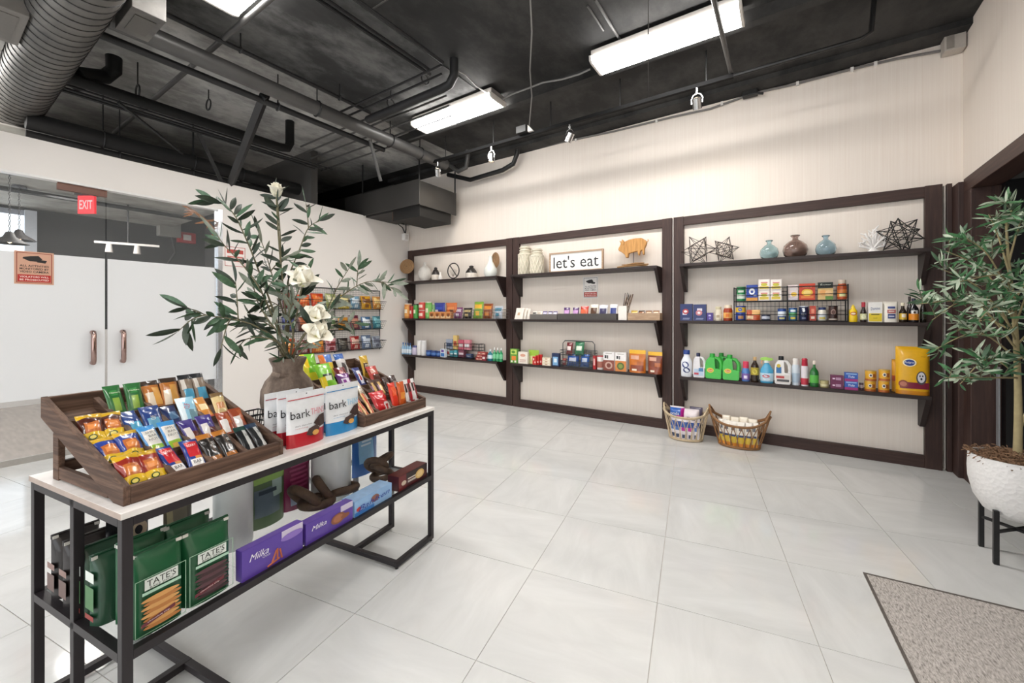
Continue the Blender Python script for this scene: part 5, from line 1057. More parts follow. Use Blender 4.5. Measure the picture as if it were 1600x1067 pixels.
# wooden stepped crates
def crate(label, u0):
    w = .495; t = thing('display_crate', label, 'crate', TT(u0, .045, TTOP), TROT, 'wooden display crates'); th = .018; d = .575
    side = [(0, .0), (0, .056), (d, .268), (d, .195), (.06, .0)]
    def sidep(x, nm, pr, m=CRATEV):
        k = len(pr); vs = [(x, y, z) for y, z in pr] + [(x + th, y, z) for y, z in pr]
        MB().add(vs, [tuple(range(k)), tuple(range(2 * k - 1, k - 1, -1))] + [(i, i + k, (i + 1) % k + k, (i + 1) % k) for i in range(k)]).build(nm, m, t, False, .002)
    sidep(0, 'side_board', side); sidep(w - th, 'side_board', side)
    BX(th, w - th, 0, th, 0, .053).build('front_board', CRATE, t, False, .002)
    BX(th, w - th, d - th, d, .195, .266).build('back_board', CRATE, t, False, .002)
    MB().add([(x, y, z) for x in (th, w - th) for y, z in ((.018, .004), (.018, .014), (d - .018, .208), (d - .018, .198))], [(0, 1, 2, 3), (7, 6, 5, 4), (0, 4, 5, 1), (1, 5, 6, 2), (2, 6, 7, 3), (3, 7, 4, 0)]).build('floor_board', CRATE, t)
    for k in range(1, 4): sidep(th + (w - 2 * th) * k / 4 - th / 2 + .004, 'divider', [(.02, .012), (.02, .045), (d - .02, .245), (d - .02, .205)])
    for y0 in (.15, .29, .43):
        z0 = .014 + (y0 - .018) * .36; BX(th, w - th, y0, y0 + .008, z0 - .004, z0 + .03).build('cross_slat', CRATE, t)
    for x in (0, w - th): BX(x, x + th, d - .14, d - .10, 0, .155).build('support_leg', CRATEV, t, False, .002)
    for x in (0, w - th): BX(x + .002, x + th - .002, .10, d - .14, .005, .045).build('support_bar', CRATEV, t, False, .002)
    BX(th, w - th, d - .13, d - .112, .02, .06).build('support_bar', CRATE, t)
    return t
crate('wooden stepped crate of snack bags at the near end of the table', .02)
crate('wooden stepped crate of candy at the far end of the table', .938)
# snack bags in a crate: column 0..3, row 0 (front)..3, slot 0/1
def crate_bag(u0, col, row, k, nk, label, cols, w=.054, h=.12, d=.02, lean=.72, name='snack_bar', cat='snack bar', texts=(), panels=(), ovals=(), yaw=0.0, dz=0.0, kind='pillow', group='bars in the near crate', dv=0.0):
    cw = .115; u = u0 + .018 + cw * (col + .5) + (k - (nk - 1) / 2) * (cw * .9 / nk); v = .045 + (.035, .165, .305, .445)[row] + dv
    z = TTOP + .022 + (v - .063) * .36 + dz; rq = random.Random(label); yaw += rq.uniform(-.14, .14); lean += rq.uniform(-.1, .1)
    t = thing(name, label, cat, TT(u, v, z), group=group); t.rotation_euler = (Matrix.Rotation(TROT + yaw, 3, 'Z') @ Matrix.Rotation(-lean, 3, 'X')).to_euler()
    me, fn = bag_mesh('wrapper', w, h, d, cols, kind, seed=sum(map(ord, label)), crinkle=.10); prints(obj('wrapper', me, t), w, h, fn=fn, texts=texts, panels=panels, ovals=ovals)
    return t
A = .02
Y1, R1, O1 = '#d9a91f', '#8a2a1c', '#b5622a'
nut = lambda c: [FULL(c), (0, 1, 0, .3, '#dcb41f'), (0, 1, .86, 1, '#caa01c'), (.25, .8, .35, .7, '#b5652c'), (.35, .7, .45, .6, '#d98a4a')]
for row, c, nm in ((0, '#8a2418', 'red'), (1, '#2a3f8c', 'blue'), (2, '#4a2016', 'dark brown')):
    for k in range(2):
        crate_bag(A, 0, row, k, 2, ('left', 'right')[k] + ' ' + nm + ' and yellow nut bag in the first crate column', nut(c), .064, .125, .034, name='nut_bag', cat='nut bag', ovals=[(.4, .16, .17, .07, '#2f4a1f'), (.4, .16, .12, .045, '#e8d86a')], group='nut bags in the near crate', lean=.85)
for k in range(2): crate_bag(A, 1, 3, k, 2, ('left', 'right')[k] + ' green granola bar at the back of the crate', [FULL('#2c6b36'), (.3, .7, .2, .55, '#8fb04a'), (.3, .7, .65, .85, '#3f8a48')], .052, .125, .016, lean=.5, texts=[('Nature', .5, .74, .6, .05, '#dfe9c9')])
crate_bag(A, 1, 2, 0, 2, 'left blue energy bar wrapper in the second crate column', [FULL('#22407f'), (.3, .9, .1, .5, '#4f9fc0')], .06, .115, .018, texts=[('CLIF', .35, .45, .3, .12, '#e8e2dc', {'rot': 1.4})], lean=.8)
crate_bag(A, 1, 2, 1, 2, 'right blue energy bar wrapper in the second crate column', [FULL('#1f3a78'), (.2, .8, .1, .5, '#6aa3c0')], .06, .115, .018, texts=[('CLIF', .45, .45, .3, .12, '#e3dccf', {'rot': 1.4})], lean=.8)
for k in range(2): crate_bag(A, 1, 1, k, 2, ('left', 'right')[k] + ' sky blue and green fruit bar in the second column', [FULL('#3f8fcf'), (.12, .88, .35, .85, '#e6e3dc'), (.12, .88, 0, .35, '#8fb82f'), (.3, .6, .05, .25, '#c9a04a')], .052, .125, .016, texts=[('SIMPLY', .5, .72, .6, .07, '#2a2a2c'), ('BAR', .5, .6, .45, .07, '#2a2a2c'), ('NUTS', .5, .48, .6, .07, '#2a2a2c')], lean=.8)
for k in range(2): crate_bag(A, 1, 0, k, 2, ('left', 'right')[k] + ' navy bar with red panel at the crate front', [FULL('#1f3a86'), (.2, .85, .4, .88, '#c2242c'), (.2, .85, .1, .36, '#e6e3e0'), (.5, .85, .36, .45, '#c98a4a')], .052, .13, .016, texts=[('BERRY', .5, .75, .5, .08, '#f0d9d4'), ('BAR', .5, .22, .45, .09, '#1f1f22')], lean=.85)
for k in range(2): crate_bag(A, 2, 3, k, 2, ('left', 'right')[k] + ' orange and cream waffle pack at the crate back', [FULL('#b5702f'), (0, 1, .84, 1, '#3a2a1f'), (.1, .45, .1, .6, '#e6d6c0'), (.5, .9, .2, .75, '#d9a04f')], .06, .13, .02, lean=.5)
crate_bag(A, 2, 2, 0, 2, 'dark blue bar beside the pale energy bar', [FULL('#1d2a55'), (.3, .8, .3, .7, '#4a6a8a')], .05, .11, .018, lean=.8)
crate_bag(A, 2, 2, 1, 2, 'pale blue energy bar with red lettering', [FULL('#8fc0d6'), (0, .25, 0, 1, '#d6e3e8'), (.5, 1, .1, .5, '#6a8a94')], .062, .125, .018, texts=[('CLIF', .42, .6, .4, .14, '#b5242c', {'rot': 1.3})], lean=.7)
for k in range(2): crate_bag(A, 2, 1, k, 2, ('left', 'right')[k] + ' violet bar with white panel in the third column', [FULL('#3a2a78'), (.1, .5, .2, .7, '#dcd6d2'), (.5, .95, .1, .5, '#5a2a24')], .054, .12, .018, lean=.8)
for k in range(2): crate_bag(A, 2, 0, k, 2, ('left', 'right')[k] + ' black bar with orange top at the crate front', [FULL('#1d1917'), (0, 1, .8, 1, '#b5722a'), (.15, .85, 0, .25, '#a5672c'), (.5, .7, .3, .8, '#4a3a30')], .05, .13, .016, texts=[('kind', .66, .62, .22, .1, '#e8e6e2', {'rot': -1.5})], lean=.8)
for k in range(2): crate_bag(A, 3, 3, k, 2, ('left', 'right')[k] + ' brown and sky blue bar standing at the crate back', [FULL('#8a7a6a'), (0, 1, .84, 1, '#26282c'), (.2, .85, .1, .5, '#4fa3c9'), (.1, .4, .5, .8, '#d9d3ca')], .05, .135, .018, lean=.4)
crate_bag(A, 3, 2, 0, 2, 'orange wafer bar in the fourth crate column', [FULL('#c9863a'), (.2, .8, .4, .7, '#efd9a8'), (0, 1, 0, .2, '#b5402a')], .05, .12, .018, lean=.75)
crate_bag(A, 3, 2, 1, 2, 'pale gold wafer bar in the fourth crate column', [FULL('#d9c08a'), (.2, .8, .3, .6, '#c98a5a'), (0, 1, .84, 1, '#7a5f3a')], .05, .115, .018, lean=.6)
for k in range(2): crate_bag(A, 3, 1, k, 2, ('left', 'right')[k] + ' russet bar with silver panel in the fourth column', [FULL('#8f3f24'), (.15, .6, .2, .7, '#d6d2ce'), (.6, .95, .5, .9, '#a8562f')], .05, .12, .018, lean=.75)
for k in range(2): crate_bag(A, 3, 0, k, 2, ('left', 'right')[k] + ' black bar with green top at the crate front', [FULL('#15171a'), (0, 1, .82, 1, '#1f3f3a' if k == 0 else '#22364f'), (.55, .75, 0, .8, '#b9b9b6')], .046, .13, .014, texts=[('kind', .64, .62, .22, .1, '#2a2a2c', {'rot': -1.5})], lean=.8)
# candy crate
C = .938; GC = 'candy in the far crate'
def cb(col, row, k, nk, label, cols, **kw): kw.setdefault('name', 'candy_bag'); kw.setdefault('cat', 'candy'); kw.setdefault('group', GC); return crate_bag(C, col, row, k, nk, label, cols, **kw)
cb(0, 3, 0, 1, 'yellow and green candy bag at the crate back left', [FULL('#d6cf2a'), (.3, 1, .3, 1, '#7ac42c'), (.1, .4, .5, .9, '#e8c41f')], w=.09, h=.17, d=.03, lean=.45)
cb(0, 2, 0, 1, 'lime green candy bag with dark lettering patch', [FULL('#7fc92f'), (.2, .8, .3, .6, '#2a3a1c'), (0, .3, 0, .5, '#e0c81f'), (.3, .7, .35, .5, '#e6efd0')], w=.105, h=.16, d=.035, lean=.5, dz=.02)
cb(1, 3, 0, 1, 'rainbow candy bag at the crate back', [FULL('#e8c42a'), (0, .5, .5, 1, '#e0762a'), (.4, 1, .7, 1, '#3f6fc0'), (.2, .8, .2, .5, '#d9d03a')], w=.085, h=.155, d=.028, lean=.45)
cb(2, 3, 0, 1, 'white candy bag with a blue band and dark letters', [FULL('#e3e0de'), (0, 1, .78, 1, '#2f62b0'), (.3, .7, .2, .6, '#5a5456')], w=.075, h=.155, d=.028, lean=.5, texts=[('Takis', .5, .45, .6, .1, '#26252a', {'rot': 1.2})])
cb(1, 2, 0, 1, 'purple and white candy bag under the lime bag', [FULL('#6a2f78'), (.2, .8, .3, .7, '#d9cfe0'), (.3, .5, .4, .6, '#8a3f94')], w=.085, h=.11, d=.03, lean=.7)
cb(1, 2, 1, 2, 'dark red and white candy bag in the crate middle', [FULL('#6a1f24'), (.1, .9, .3, .6, '#d6b9b4'), (.3, .6, .6, .85, '#9c3a34')], w=.075, h=.13, d=.025, lean=.55, dv=.04)
cb(2, 2, 0, 1, 'blue candy bar with white and red stripe', [FULL('#1d2f78'), (.3, .75, .2, .8, '#e3e4ec'), (.42, .62, .3, .7, '#b5323a')], w=.06, h=.13, d=.016, lean=.5, name='candy_bar')
cb(3, 3, 0, 1, 'yellow chocolate candy bag with brown letter', [FULL('#d9b13a'), (.2, .8, .25, .7, '#4a2f1c')], w=.06, h=.15, d=.02, lean=.35, texts=[('m', .5, .5, .4, .2, '#f3ead2')], dv=-.06)
cb(3, 2, 0, 1, 'red and brown chocolate candy bag', [FULL('#b5382f'), (.2, .9, .1, .5, '#5a2a1c'), (.2, .6, .6, .85, '#e0b0a0')], w=.085, h=.125, d=.03, lean=.55)
for k in range(2): cb(3, 1, k, 2, ('left', 'right')[k] + ' dark chocolate bar at the right of the crate', [FULL('#3a2420'), (.2, .8, .3, .7, '#8f7f78')], w=.05, h=.125, d=.016, lean=.6, name='candy_bar')
for k in range(2): cb(2, 1, k, 2, ('left', 'right')[k] + ' brown caramel bar in the crate middle', [FULL('#4a2c20'), (.3, .7, .2, .8, '#c9a25a'), (.1, .3, .4, .7, '#7a4a6a')], w=.05, h=.125, d=.016, lean=.6, name='candy_bar')
cb(1, 1, 0, 1, 'cream nougat bar in the crate middle', [FULL('#cfc2ae'), (.2, .8, .3, .7, '#8a7a66')], w=.04, h=.13, d=.016, lean=.6, name='candy_bar')
cb(0, 1, 0, 1, 'gold foil chocolate bar in the crate middle', [FULL('#c99a4a'), (.2, .8, .3, .7, '#e8d09a')], w=.06, h=.11, d=.02, lean=.6, name='candy_bar')
for k in range(3): cb(0, 0, k, 3, ('first', 'second', 'third')[k] + ' striped cream wafer stick at the crate front', [FULL('#d9b376'), (.35, .65, 0, 1, '#b5402f'), (.8, 1, 0, 1, '#3a241c')], w=.026, h=.15, d=.014, lean=.75, name='wafer_stick')
cb(1, 0, 0, 1, 'large plain red candy bag at the crate front', [FULL('#b5161c'), (.5, .95, .05, .4, '#e0d2d0'), (.6, .8, .1, .3, '#b5161c')], w=.105, h=.13, d=.04, lean=.7)
cb(2, 0, 0, 2, 'red orange candy bag standing at the crate front', [FULL('#d9351f'), (.2, .8, .5, .8, '#e8623a')], w=.055, h=.15, d=.03, lean=.25)
cb(2, 0, 1, 2, 'orange caramel candy bag standing at the crate front', [FULL('#c9591f'), (.2, .8, .3, .6, '#e09040')], w=.055, h=.145, d=.03, lean=.22)
for k in range(3): cb(3, 0, k, 3, ('left', 'middle', 'right')[k] + ' white and dark red chocolate bar at the far corner', [FULL('#e6e3e2') if k != 1 else FULL('#a81d28'), (.5, 1, .2, .8, '#8a1a24' if k != 1 else '#d6cfcf'), (.1, .4, .5, .8, '#3a2a26')], w=.04, h=.15, d=.018, lean=.22, name='candy_bar')

# ------------------------------------------------------------------ chocolate pouches on the table
def bark(label, px0, px1, pyb, v, pyt, c, c2, dim=False):
    u0, _ = tpv(px0, pyb, v); u1, _ = tpv(px1, pyb, v); u = (u0 + u1) / 2; w = u1 - u0
    zt = tpv((px0 + px1) / 2, pyt, v)[1]; h = (zt - TTOP) * 1.0
    base = '#b9bcc2' if not dim else '#9a9298'
    t = bag('chocolate_pouch', label, 'pouch', TT(u, v + .03, TTOP), w, h, .055, [FULL('#e2e5e8'), (0, 1, 0, .26, c)], (0, 0, TROT), 'stand', 'chocolate pouches', crinkle=.02, base='pouch_body',
        panels=[(.02, .98, .87, .885, c)], texts=[('bark', .30, .60, .48, .15, '#16161a'), ('THINS', .76, .60, .40, .12, c2), ('dark chocolate', .36, .39, .42, .025, '#55565c'), ('snacking', .30, .34, .3, .022, c)],
        ovals=[(.5, .96, .02, .012, '#6a6c70')])
    fn = lambda x, z: -.0275 * max(0, math.sin(math.pi * (x / w + .5))) ** .6 * max(0., 1 - z / h / .93) ** .75 - .0045
    patch(t, 'chocolate_print', [(x * w, z * h) for x, z in ((.12, .38), (.30, .50), (.46, .52), (.48, .30), (.30, .28))], '#3b2925', fn=fn)
    patch(t, 'chocolate_print', [(x * w, z * h) for x, z in ((-.10, .20), (-.02, .30), (.2, .34), (.30, .27), (.22, .18), (.02, .16))], '#4b3a36', fn=fn)
    patch(t, 'nut_print', oval(.16 * w, .20 * h, .10 * w, .05 * h, 10), '#d9a458', fn=lambda x, z: fn(x, z) - .0008)
    return t
bark('red based chocolate pouch in front', 455, 513, 700, .055, 612, '#b5202c', '#d9909a')
bark('red based chocolate pouch, middle of the three overlapping', 440, 496, 694, .12, 610, '#a81d2c', '#c9808a')
bark('red based chocolate pouch, rearmost of the three overlapping', 420, 474, 690, .185, 612, '#9c1b2a', '#c9808a')
bark('blue based chocolate pouch in front', 516, 566, 684, .06, 600, '#2f86c0', '#8fc4e0')
bark('blue based chocolate pouch behind the front one', 508, 558, 678, .125, 604, '#2a78b0', '#8fc4e0')
# small wire basket between crate and vase
s = (0, 0, TTOP, .10, .1); wbk = wire_basket('small black wire basket between the crate and the vase', s, .10, .12, 'table baskets', WIREM, 6, 5, .012); wbk.location = TT(.575, .34, TTOP); wbk.rotation_euler = (0, 0, TROT)
# ------------------------------------------------------------------ clay vase
t = thing('clay_vase', 'round shouldered weathered clay vase on the table', 'vase', TT(.772, .37, TTOP))
CLAY = ramp_mat('weathered_clay', [(.25, '#4d413b'), (.45, '#6f6056'), (.6, '#8d7d70'), (.8, '#a39485')], scale=(1, 1, .5), nscale=14, detail=8, rough=.85, bump=.5, dist=.004, roughness=.7)
MB().lathe([(0, 0), (.065, 0), (.085, .02), (.108, .075), (.119, .14), (.116, .19), (.098, .235), (.076, .262), (.066, .278), (.066, .30), (.077, .325), (.082, .338), (.080, .345), (.070, .345), (.060, .32), (.055, .28), (.09, .22), (.09, .1), (0, .02)], 36).build('body', CLAY, t, 60)
for sg in (2.2, 5.3):
    MB().tube([(.066 * math.cos(sg + a), .066 * math.sin(sg + a), .27) for a in (-.5, -.3)] + [((.09 + .006 * math.cos(b)) * math.cos(sg + a), .098 * math.sin(sg + a), z) for a, b, z in ((-.15, 0, .278), (.15, 0, .27))] + [(.07 * math.cos(sg + a), .07 * math.sin(sg + a), .262) for a in (.3, .5)], .010, 7).build('lug_handle', CLAY, t, True)

# ------------------------------------------------------------------ goods on the lower shelf
GL = 'goods on the lower table shelf'; ZL = TLOW
def tates(label, px0, px1, pyb, pyt, v, cookie, dim=False, yaw=0.0):
    u0, zb = tpv(px0, pyb, v); u1, _ = tpv(px1, pyb, v); w = abs(u1 - u0); u = (u0 + u1) / 2; h = tpv((px0 + px1) / 2, pyt, v)[1] - ZL
    d = .075; t = bag('cookie_bag', label, 'cookie bag', TT(u, v + d / 2, ZL), w, h, d, [FULL('#14512f')], (0, 0, TROT + yaw), 'block', 'green cookie bags', crinkle=.012, rough=.4, base='bag_body')
    y = -d / 2 - .0035; k = MB(); W = w * .46
    MB().box(-w * .49, w * .49, -.006, .006, h * .93, h * .985).build('folded_top', mat('#0f4527', .4), t)
    for sx in (-1, 1): MB().box(sx * w * .43 - .008, sx * w * .43 + .008, -.009, .009, h * .935, h * .975).build('tin_tie', mat('#d6d3cc', .4), t)
    for q in ((-W, W, .03, .038), (-W, W, .70, .708)): patch(t, 'border_line', rect(q[0], q[1], q[2] * h, q[3] * h), '#9cc0a5', y=y)
    for q in ((-W, -W + .002, .03, .708), (W - .002, W, .03, .708)): patch(t, 'border_line', rect(q[0], q[1], q[2] * h, q[3] * h), '#9cc0a5', y=y)
    patch(t, 'brand_panel', rect(-w * .30, w * .30, h * .56, h * .69), '#d9e0da', y=y - .0008)
    lettering(t, "TATE'S", 0, h * .635, w * .52, h * .075, '#1c2a22', y=y - .0014); lettering(t, 'BAKE SHOP', 0, h * .577, w * .42, h * .026, '#3a4a40', y=y - .0014)
    patch(t, 'ribbon', rect(-w * .34, w * .36, h * .505, h * .54), '#a9cfb8', y=y - .0008)
    for i in range(8):
        patch(t, 'cookie_print', oval((.02 * (-1) ** i) * w, (.10 + .048 * i) * h, w * .35, h * .029, 14), cookie[i % 2], y=y - .0010 - .0002 * i)
    patch(t, 'flavour_band', [(-w * .36, h * .13), (w * .24, h * .20), (w * .24, h * .245), (-w * .36, h * .175)], '#6a2a34', y=y - .0032)
    lettering(t, 'chocolate chip', -w * .06, h * .187, w * .4, h * .025, '#e6d6d0', y=y - .0036, rot=.11)
    return t
GO = ('#b5783c', '#cf9a58'); DK = ('#3a2326', '#54343a')
tates('green cookie bag with golden cookies at the table corner', 206, 293, 992, 856, .03, GO)
tates('green cookie bag with dark cookies beside the purple boxes', 292, 366, 948, 822, .035, DK)
tates('green cookie bag behind the golden cookie bag', 190, 268, 960, 838, .135, GO)
tates('green cookie bag behind the dark cookie bag', 262, 336, 925, 812, .135, DK)
def endbag(label, v, c, pan, u=.075):
    t = bag('cookie_bag', label, 'cookie bag', TT(u, v, ZL), .12, .215, .075, [FULL(c)], (0, 0, TROT + math.pi / 2 * 0), 'block', 'bags at the near table end', crinkle=.015, rough=.4, base='bag_body')
    for k, (z0, z1, cc) in enumerate(pan):
        vs = [(-.0612 - .0005 * k, y, z) for y, z in ((-.027, z0), (.027, z0), (.027, z1), (-.027, z1))]
        me = bpy.data.meshes.new('side_print'); me.from_pydata(vs, [], [(0, 1, 2, 3)]); me.materials.append(mat(cc, .5)); obj('side_print', me, t)
    MB().box(-.06, .06, -.006, .006, .198, .213).build('folded_top', mat(c, .4), t)
    for sx in (-1, 1): MB().box(sx * .052 - .007, sx * .052 + .007, -.009, .009, .2, .21).build('tin_tie', mat('#d6d3cc', .4), t)
GP = [(.135, .165, '#d6dcd4'), (.05, .12, '#4f7a4f'), (.02, .035, '#8a2f2a')]
endbag('green cookie bag seen from its end, nearer the corner', .235, '#16402a', GP)
endbag('green cookie bag seen from its end, farther from the corner', .325, '#173f2a', GP)
BP = [(.10, .12, '#8a6f68'), (.03, .085, '#6a5550')]
endbag('dark brown coffee bag at the table end, nearer the middle leg', .425, '#1d1615', BP)
endbag('dark brown coffee bag at the far end of the table end', .515, '#1a1413', BP)
# coffee bag, clear pouches
def lowbag(label, px0, px1, pyb, pyt, v, cols, d=.06, kind='stand', name='snack_pouch', **kw):
    u0, _ = tpv(px0, pyb, v); u1, _ = tpv(px1, pyb, v); h = tpv((px0 + px1) / 2, pyt, v)[1] - ZL
    return bag(name, label, 'pouch', TT((u0 + u1) / 2, v + d / 2, ZL), abs(u1 - u0), min(h, .35), d, cols, (0, 0, TROT), kind, GL, crinkle=.03, base='pouch_body', **kw)
lowbag('black coffee pouch with a round cream emblem', 172, 238, 900, 800, .36, [FULL('#17151a'), (.3, .9, .25, .5, '#5f6f78')], ovals=[(.75, .70, .2, .12, '#c9b59a'), (.72, .70, .1, .06, '#1d1a1c')])
lowbag('blue and dark pouch left of the coffee pouch', 150, 205, 905, 825, .44, [FULL('#1a1c2a'), (0, 1, .5, .8, '#23307a')])
lowbag('olive and brown pouch left of the frosted cylinder', 262, 306, 845, 785, .34, [FULL('#5d5648'), (.3, .8, .3, .9, '#77705f'), (.75, 1, .1, .6, '#5a7a3a'), (.1, .3, .4, 1, '#a39a78')])
lowbag('green and clear pouch, left of two behind the purple boxes', 362, 402, 815, 735, .33, [FULL('#5f7a55'), (0, .4, .3, 1, '#7fb04a'), (.4, .9, .3, .8, '#7f8f98')])
lowbag('green and clear pouch, right of two behind the purple boxes', 396, 450, 812, 720, .31, [FULL('#4f6a45'), (.1, .95, .65, .85, '#8fb85a'), (.15, .8, .2, .62, '#5f7078'), (.6, .9, .4, .7, '#9fb8b0')], panels=[(.2, .7, .5, .56, '#2f3f48')])
lowbag('magenta pouch beside the white cylinder', 447, 490, 785, 705, .34, [FULL('#7a1f4a'), (.25, .5, .05, .25, '#8f9ab0')], panels=lines(.2, .85, .35, .8, 6, '#a0476f'))
lowbag('blue and silver pouch beside the far leg', 556, 594, 738, 668, .36, [FULL('#2f62a8'), (.2, .8, .25, .8, '#7fb0d6'), (.2, .8, .84, 1, '#1f4f9c')], panels=lines(.28, .72, .6, .75, 2, '#cfe0ee'))
# frosted white cylinders
def cyl(label, u, v, r, h):
    t = thing('ceramic_cylinder', label, 'vase', TT(u, v, ZL), 0, 'white cylinders'); m = mat('#d4d9d8', .3, var=.04)
    MB().lathe([(0, 0), (r * .94, 0), (r, .01), (r, h - .01), (r * .97, h), (r * .9, h), (r * .9, .02), (0, .02)], 36).build('body', m, t, 50)
cyl('white glazed cylinder vase beside the magenta pouch', .975, .31, .098, .335)
cyl('white glazed cylinder vase behind the dark cookie bag', .475, .30, .07, .33)
# purple and blue biscuit cartons
def tcarton(label, px0, px1, pyb, pyt, v, d, col, panels=(), texts=(), ovals=(), top=None, name='biscuit_carton', topn=0):
    u0, _ = tpv(px0, pyb, v); u1, _ = tpv(px1, pyb, v); h = tpv(px0, pyt, v)[1] - ZL; w = abs(u1 - u0)
    t = thing(name, label, 'biscuit box', TT((u0 + u1) / 2, v + d / 2, ZL), TROT, GL)
    bo = BX(-w / 2, w / 2, -d / 2, d / 2, 0, h).build('body', mat(col, .35, var=.06), t); prints(bo, w, h, y=-d / 2, panels=panels, texts=texts, ovals=ovals)
    if top: BX(-w / 2 + .004, w / 2 - .004, -d / 2 + .003, d / 2 - .003, h, h + .0006).build('top_print', mat(top, .35, var=.3, scale=25), t)
    return t, w, h, d
PU = '#5a3f9e'
SW = [('Milka', .25, .66, .30, .22, '#efecf6', {'shear': .35})]
for q in range(4):
    tcarton(('front', 'second', 'third', 'rear')[q] + ' purple biscuit box with caramel sticks', 378, 473, 906, 863, .018 + .038 * q, .036, PU, [(.62, 1, .72, 1, '#c9c0d6')], SW + [('Choco', .36, .50, .12, .09, '#e0dcee')] if q == 0 else (), [(.80, .72, .2, .12, '#8a6fc0')] if q == 0 else (), '#6a4fa8')
o = [x for x in bpy.data.objects if x.get('label') == 'front purple biscuit box with caramel sticks'][0]
for a, b in (((-.01, .012), (.008, .052)), ((.012, .014), (.012, .056)), ((.03, .012), (.022, .05)), ((-.028, .006), (.02, .016))):
    MB().tube([(a[0], -.0186, a[1]), (b[0], -.0186, b[1])], .0035, 6).build('stick_print', mat('#b5603c', .5), o)
for q in range(3):
    tcarton(('front', 'middle', 'rear')[q] + ' purple biscuit box with a round cookie', 478, 551, 850, 820, .018 + .048 * q, .046, PU, [(.72, 1, .70, 1, '#c9c0d6')], SW if q == 0 else (), [(.66, .48, .16, .26, '#8a5238'), (.66, .48, .11, .18, '#a86a48'), (.82, .44, .10, .12, '#8a5238')] if q == 0 else (), '#6a4fa8')
for q in range(2):
    tcarton(('front', 'rear')[q] + ' pale blue biscuit box with blue script', 554, 612, 808, 785, .018 + .085 * q, .083, '#8fb6e0', [(0, .5, 0, .25, '#3f7fc9')], [('Bahlsen', .5, .5, .85, .34, '#1f3f9c', {'shear': .4, 'rot': .06})] if q == 0 else (), [(.52, .58, .11, .24, '#8a5a48'), (.10, .42, .06, .14, '#c0392f')] if q == 0 else (), '#9fc0e6')
tcarton('dark red biscuit box with a golden cookie', 623, 667, 767, 746, .02, .075, '#4a1518', [(.0, 1, .55, 1, '#2a1614'), (0, .25, 0, 1, '#6a1f22'), (.3, .62, .52, .6, '#d9d0c4'), (.3, .58, .3, .44, '#b9b0a8')], (), [(.72, .5, .16, .32, '#d9b168'), (.72, .5, .11, .22, '#e8c98a'), (.16, .45, .08, .16, '#c9b5a0')], '#5a1f1c')
# carved wooden chain links
def knot(label, u, v, z, sc, seed, tilt):
    t = thing('wooden_chain', label, 'ornament', TT(u, v, z), TROT, 'carved wooden chains'); m = ramp_mat('aged_brown_wood', [(.3, '#3d2f26'), (.6, '#5e4a3b'), (.85, '#7a6350')], nscale=20, rough=.7, bump=.3, dist=.003)
    for k, (dx, dy, dz, rx, ry) in enumerate(tilt):
        M = Matrix.Translation((dx * sc, dy * sc, dz * sc)) @ Euler((rx, ry, k * .9)).to_matrix().to_4x4()
        MB().tube([M @ Vector((sc * .55 * math.cos(a) * 1.25, sc * .55 * math.sin(a), 0)) for a in [2 * math.pi * i / 22 for i in range(22)]], sc * .2, 10, closed=True).build('link', m, t, True)
knot('brown carved wooden chain lying behind the purple boxes', .83, .24, ZL + .022, .105, 1, ((0, 0, .2, 0, .1), (.55, .25, .55, 1.0, .3), (-.5, .2, .55, .9, -.3), (1.5, .1, .2, .15, 0)))
knot('brown carved wooden chain heaped at the far end', 1.23, .20, ZL + .018, .085, 2, ((0, 0, .2, 0, 0), (.1, .1, .62, .5, .2), (-.2, .3, .9, 1.0, .1), (.2, .2, 1.15, .3, .4)))
# ================================================================== WIRE RACK OF CHIP BAGS ON THE LEFT WALL
GR = 'chip bags in the wall rack'
X0 = XL + .004; ya, yb = 2.78, onX(600, 530, XL + .12).y
t = thing('wall_rack', 'black wire three tier rack on the white wall', 'rack', (X0, (ya + yb) / 2, .80)); L = yb - ya; RZ = (0, .315, .63)
m = MB()
for i in range(61): y = -L / 2 + L * i / 60; m.tube([(.003, y, -.02), (.003, y, .92)], .0014, 4)
for k in range(33): z = -.02 + .94 * k / 32; m.tube([(.003, -L / 2, z), (.003, L / 2, z)], .0014, 4)
m.build('back_grid', WIREM, t)
for y in (-L / 2, 0, L / 2): MB().tube([(.008, y, -.03), (.008, y, .94)], .006, 6).build('upright', WIREM, t)
MB().tube([(.008, -L / 2, .935), (.008, L / 2, .935)], .006, 6).build('top_bar', WIREM, t)
for z in RZ:
    m = MB(); b0, b1, hh = .09, .15, .125
    m.tube([(.006, -L / 2, z), (b0, -L / 2, z), (b0, L / 2, z), (.006, L / 2, z)], .004, 6, closed=True)
    m.tube([(.006, -L / 2 - .02, z + hh), (b1, -L / 2 - .02, z + hh), (b1, L / 2 + .02, z + hh), (.006, L / 2 + .02, z + hh)], .004, 6, closed=True)
    for i in range(45): y = -L / 2 + L * i / 44; m.tube([(.006, y, z), (b0, y, z), (b1, y * (1 + .04 / L), z + hh)], .0014, 4)
    for k in (1, 2, 3): f = k / 4; m.tube([(.006, -L / 2 - .02 * f, z + hh * f), (b0 + (b1 - b0) * f, -L / 2 - .02 * f, z + hh * f), (b0 + (b1 - b0) * f, L / 2 + .02 * f, z + hh * f), (.006, L / 2 + .02 * f, z + hh * f)], .0014, 4)
    m.build('wire_bin', WIREM, t)
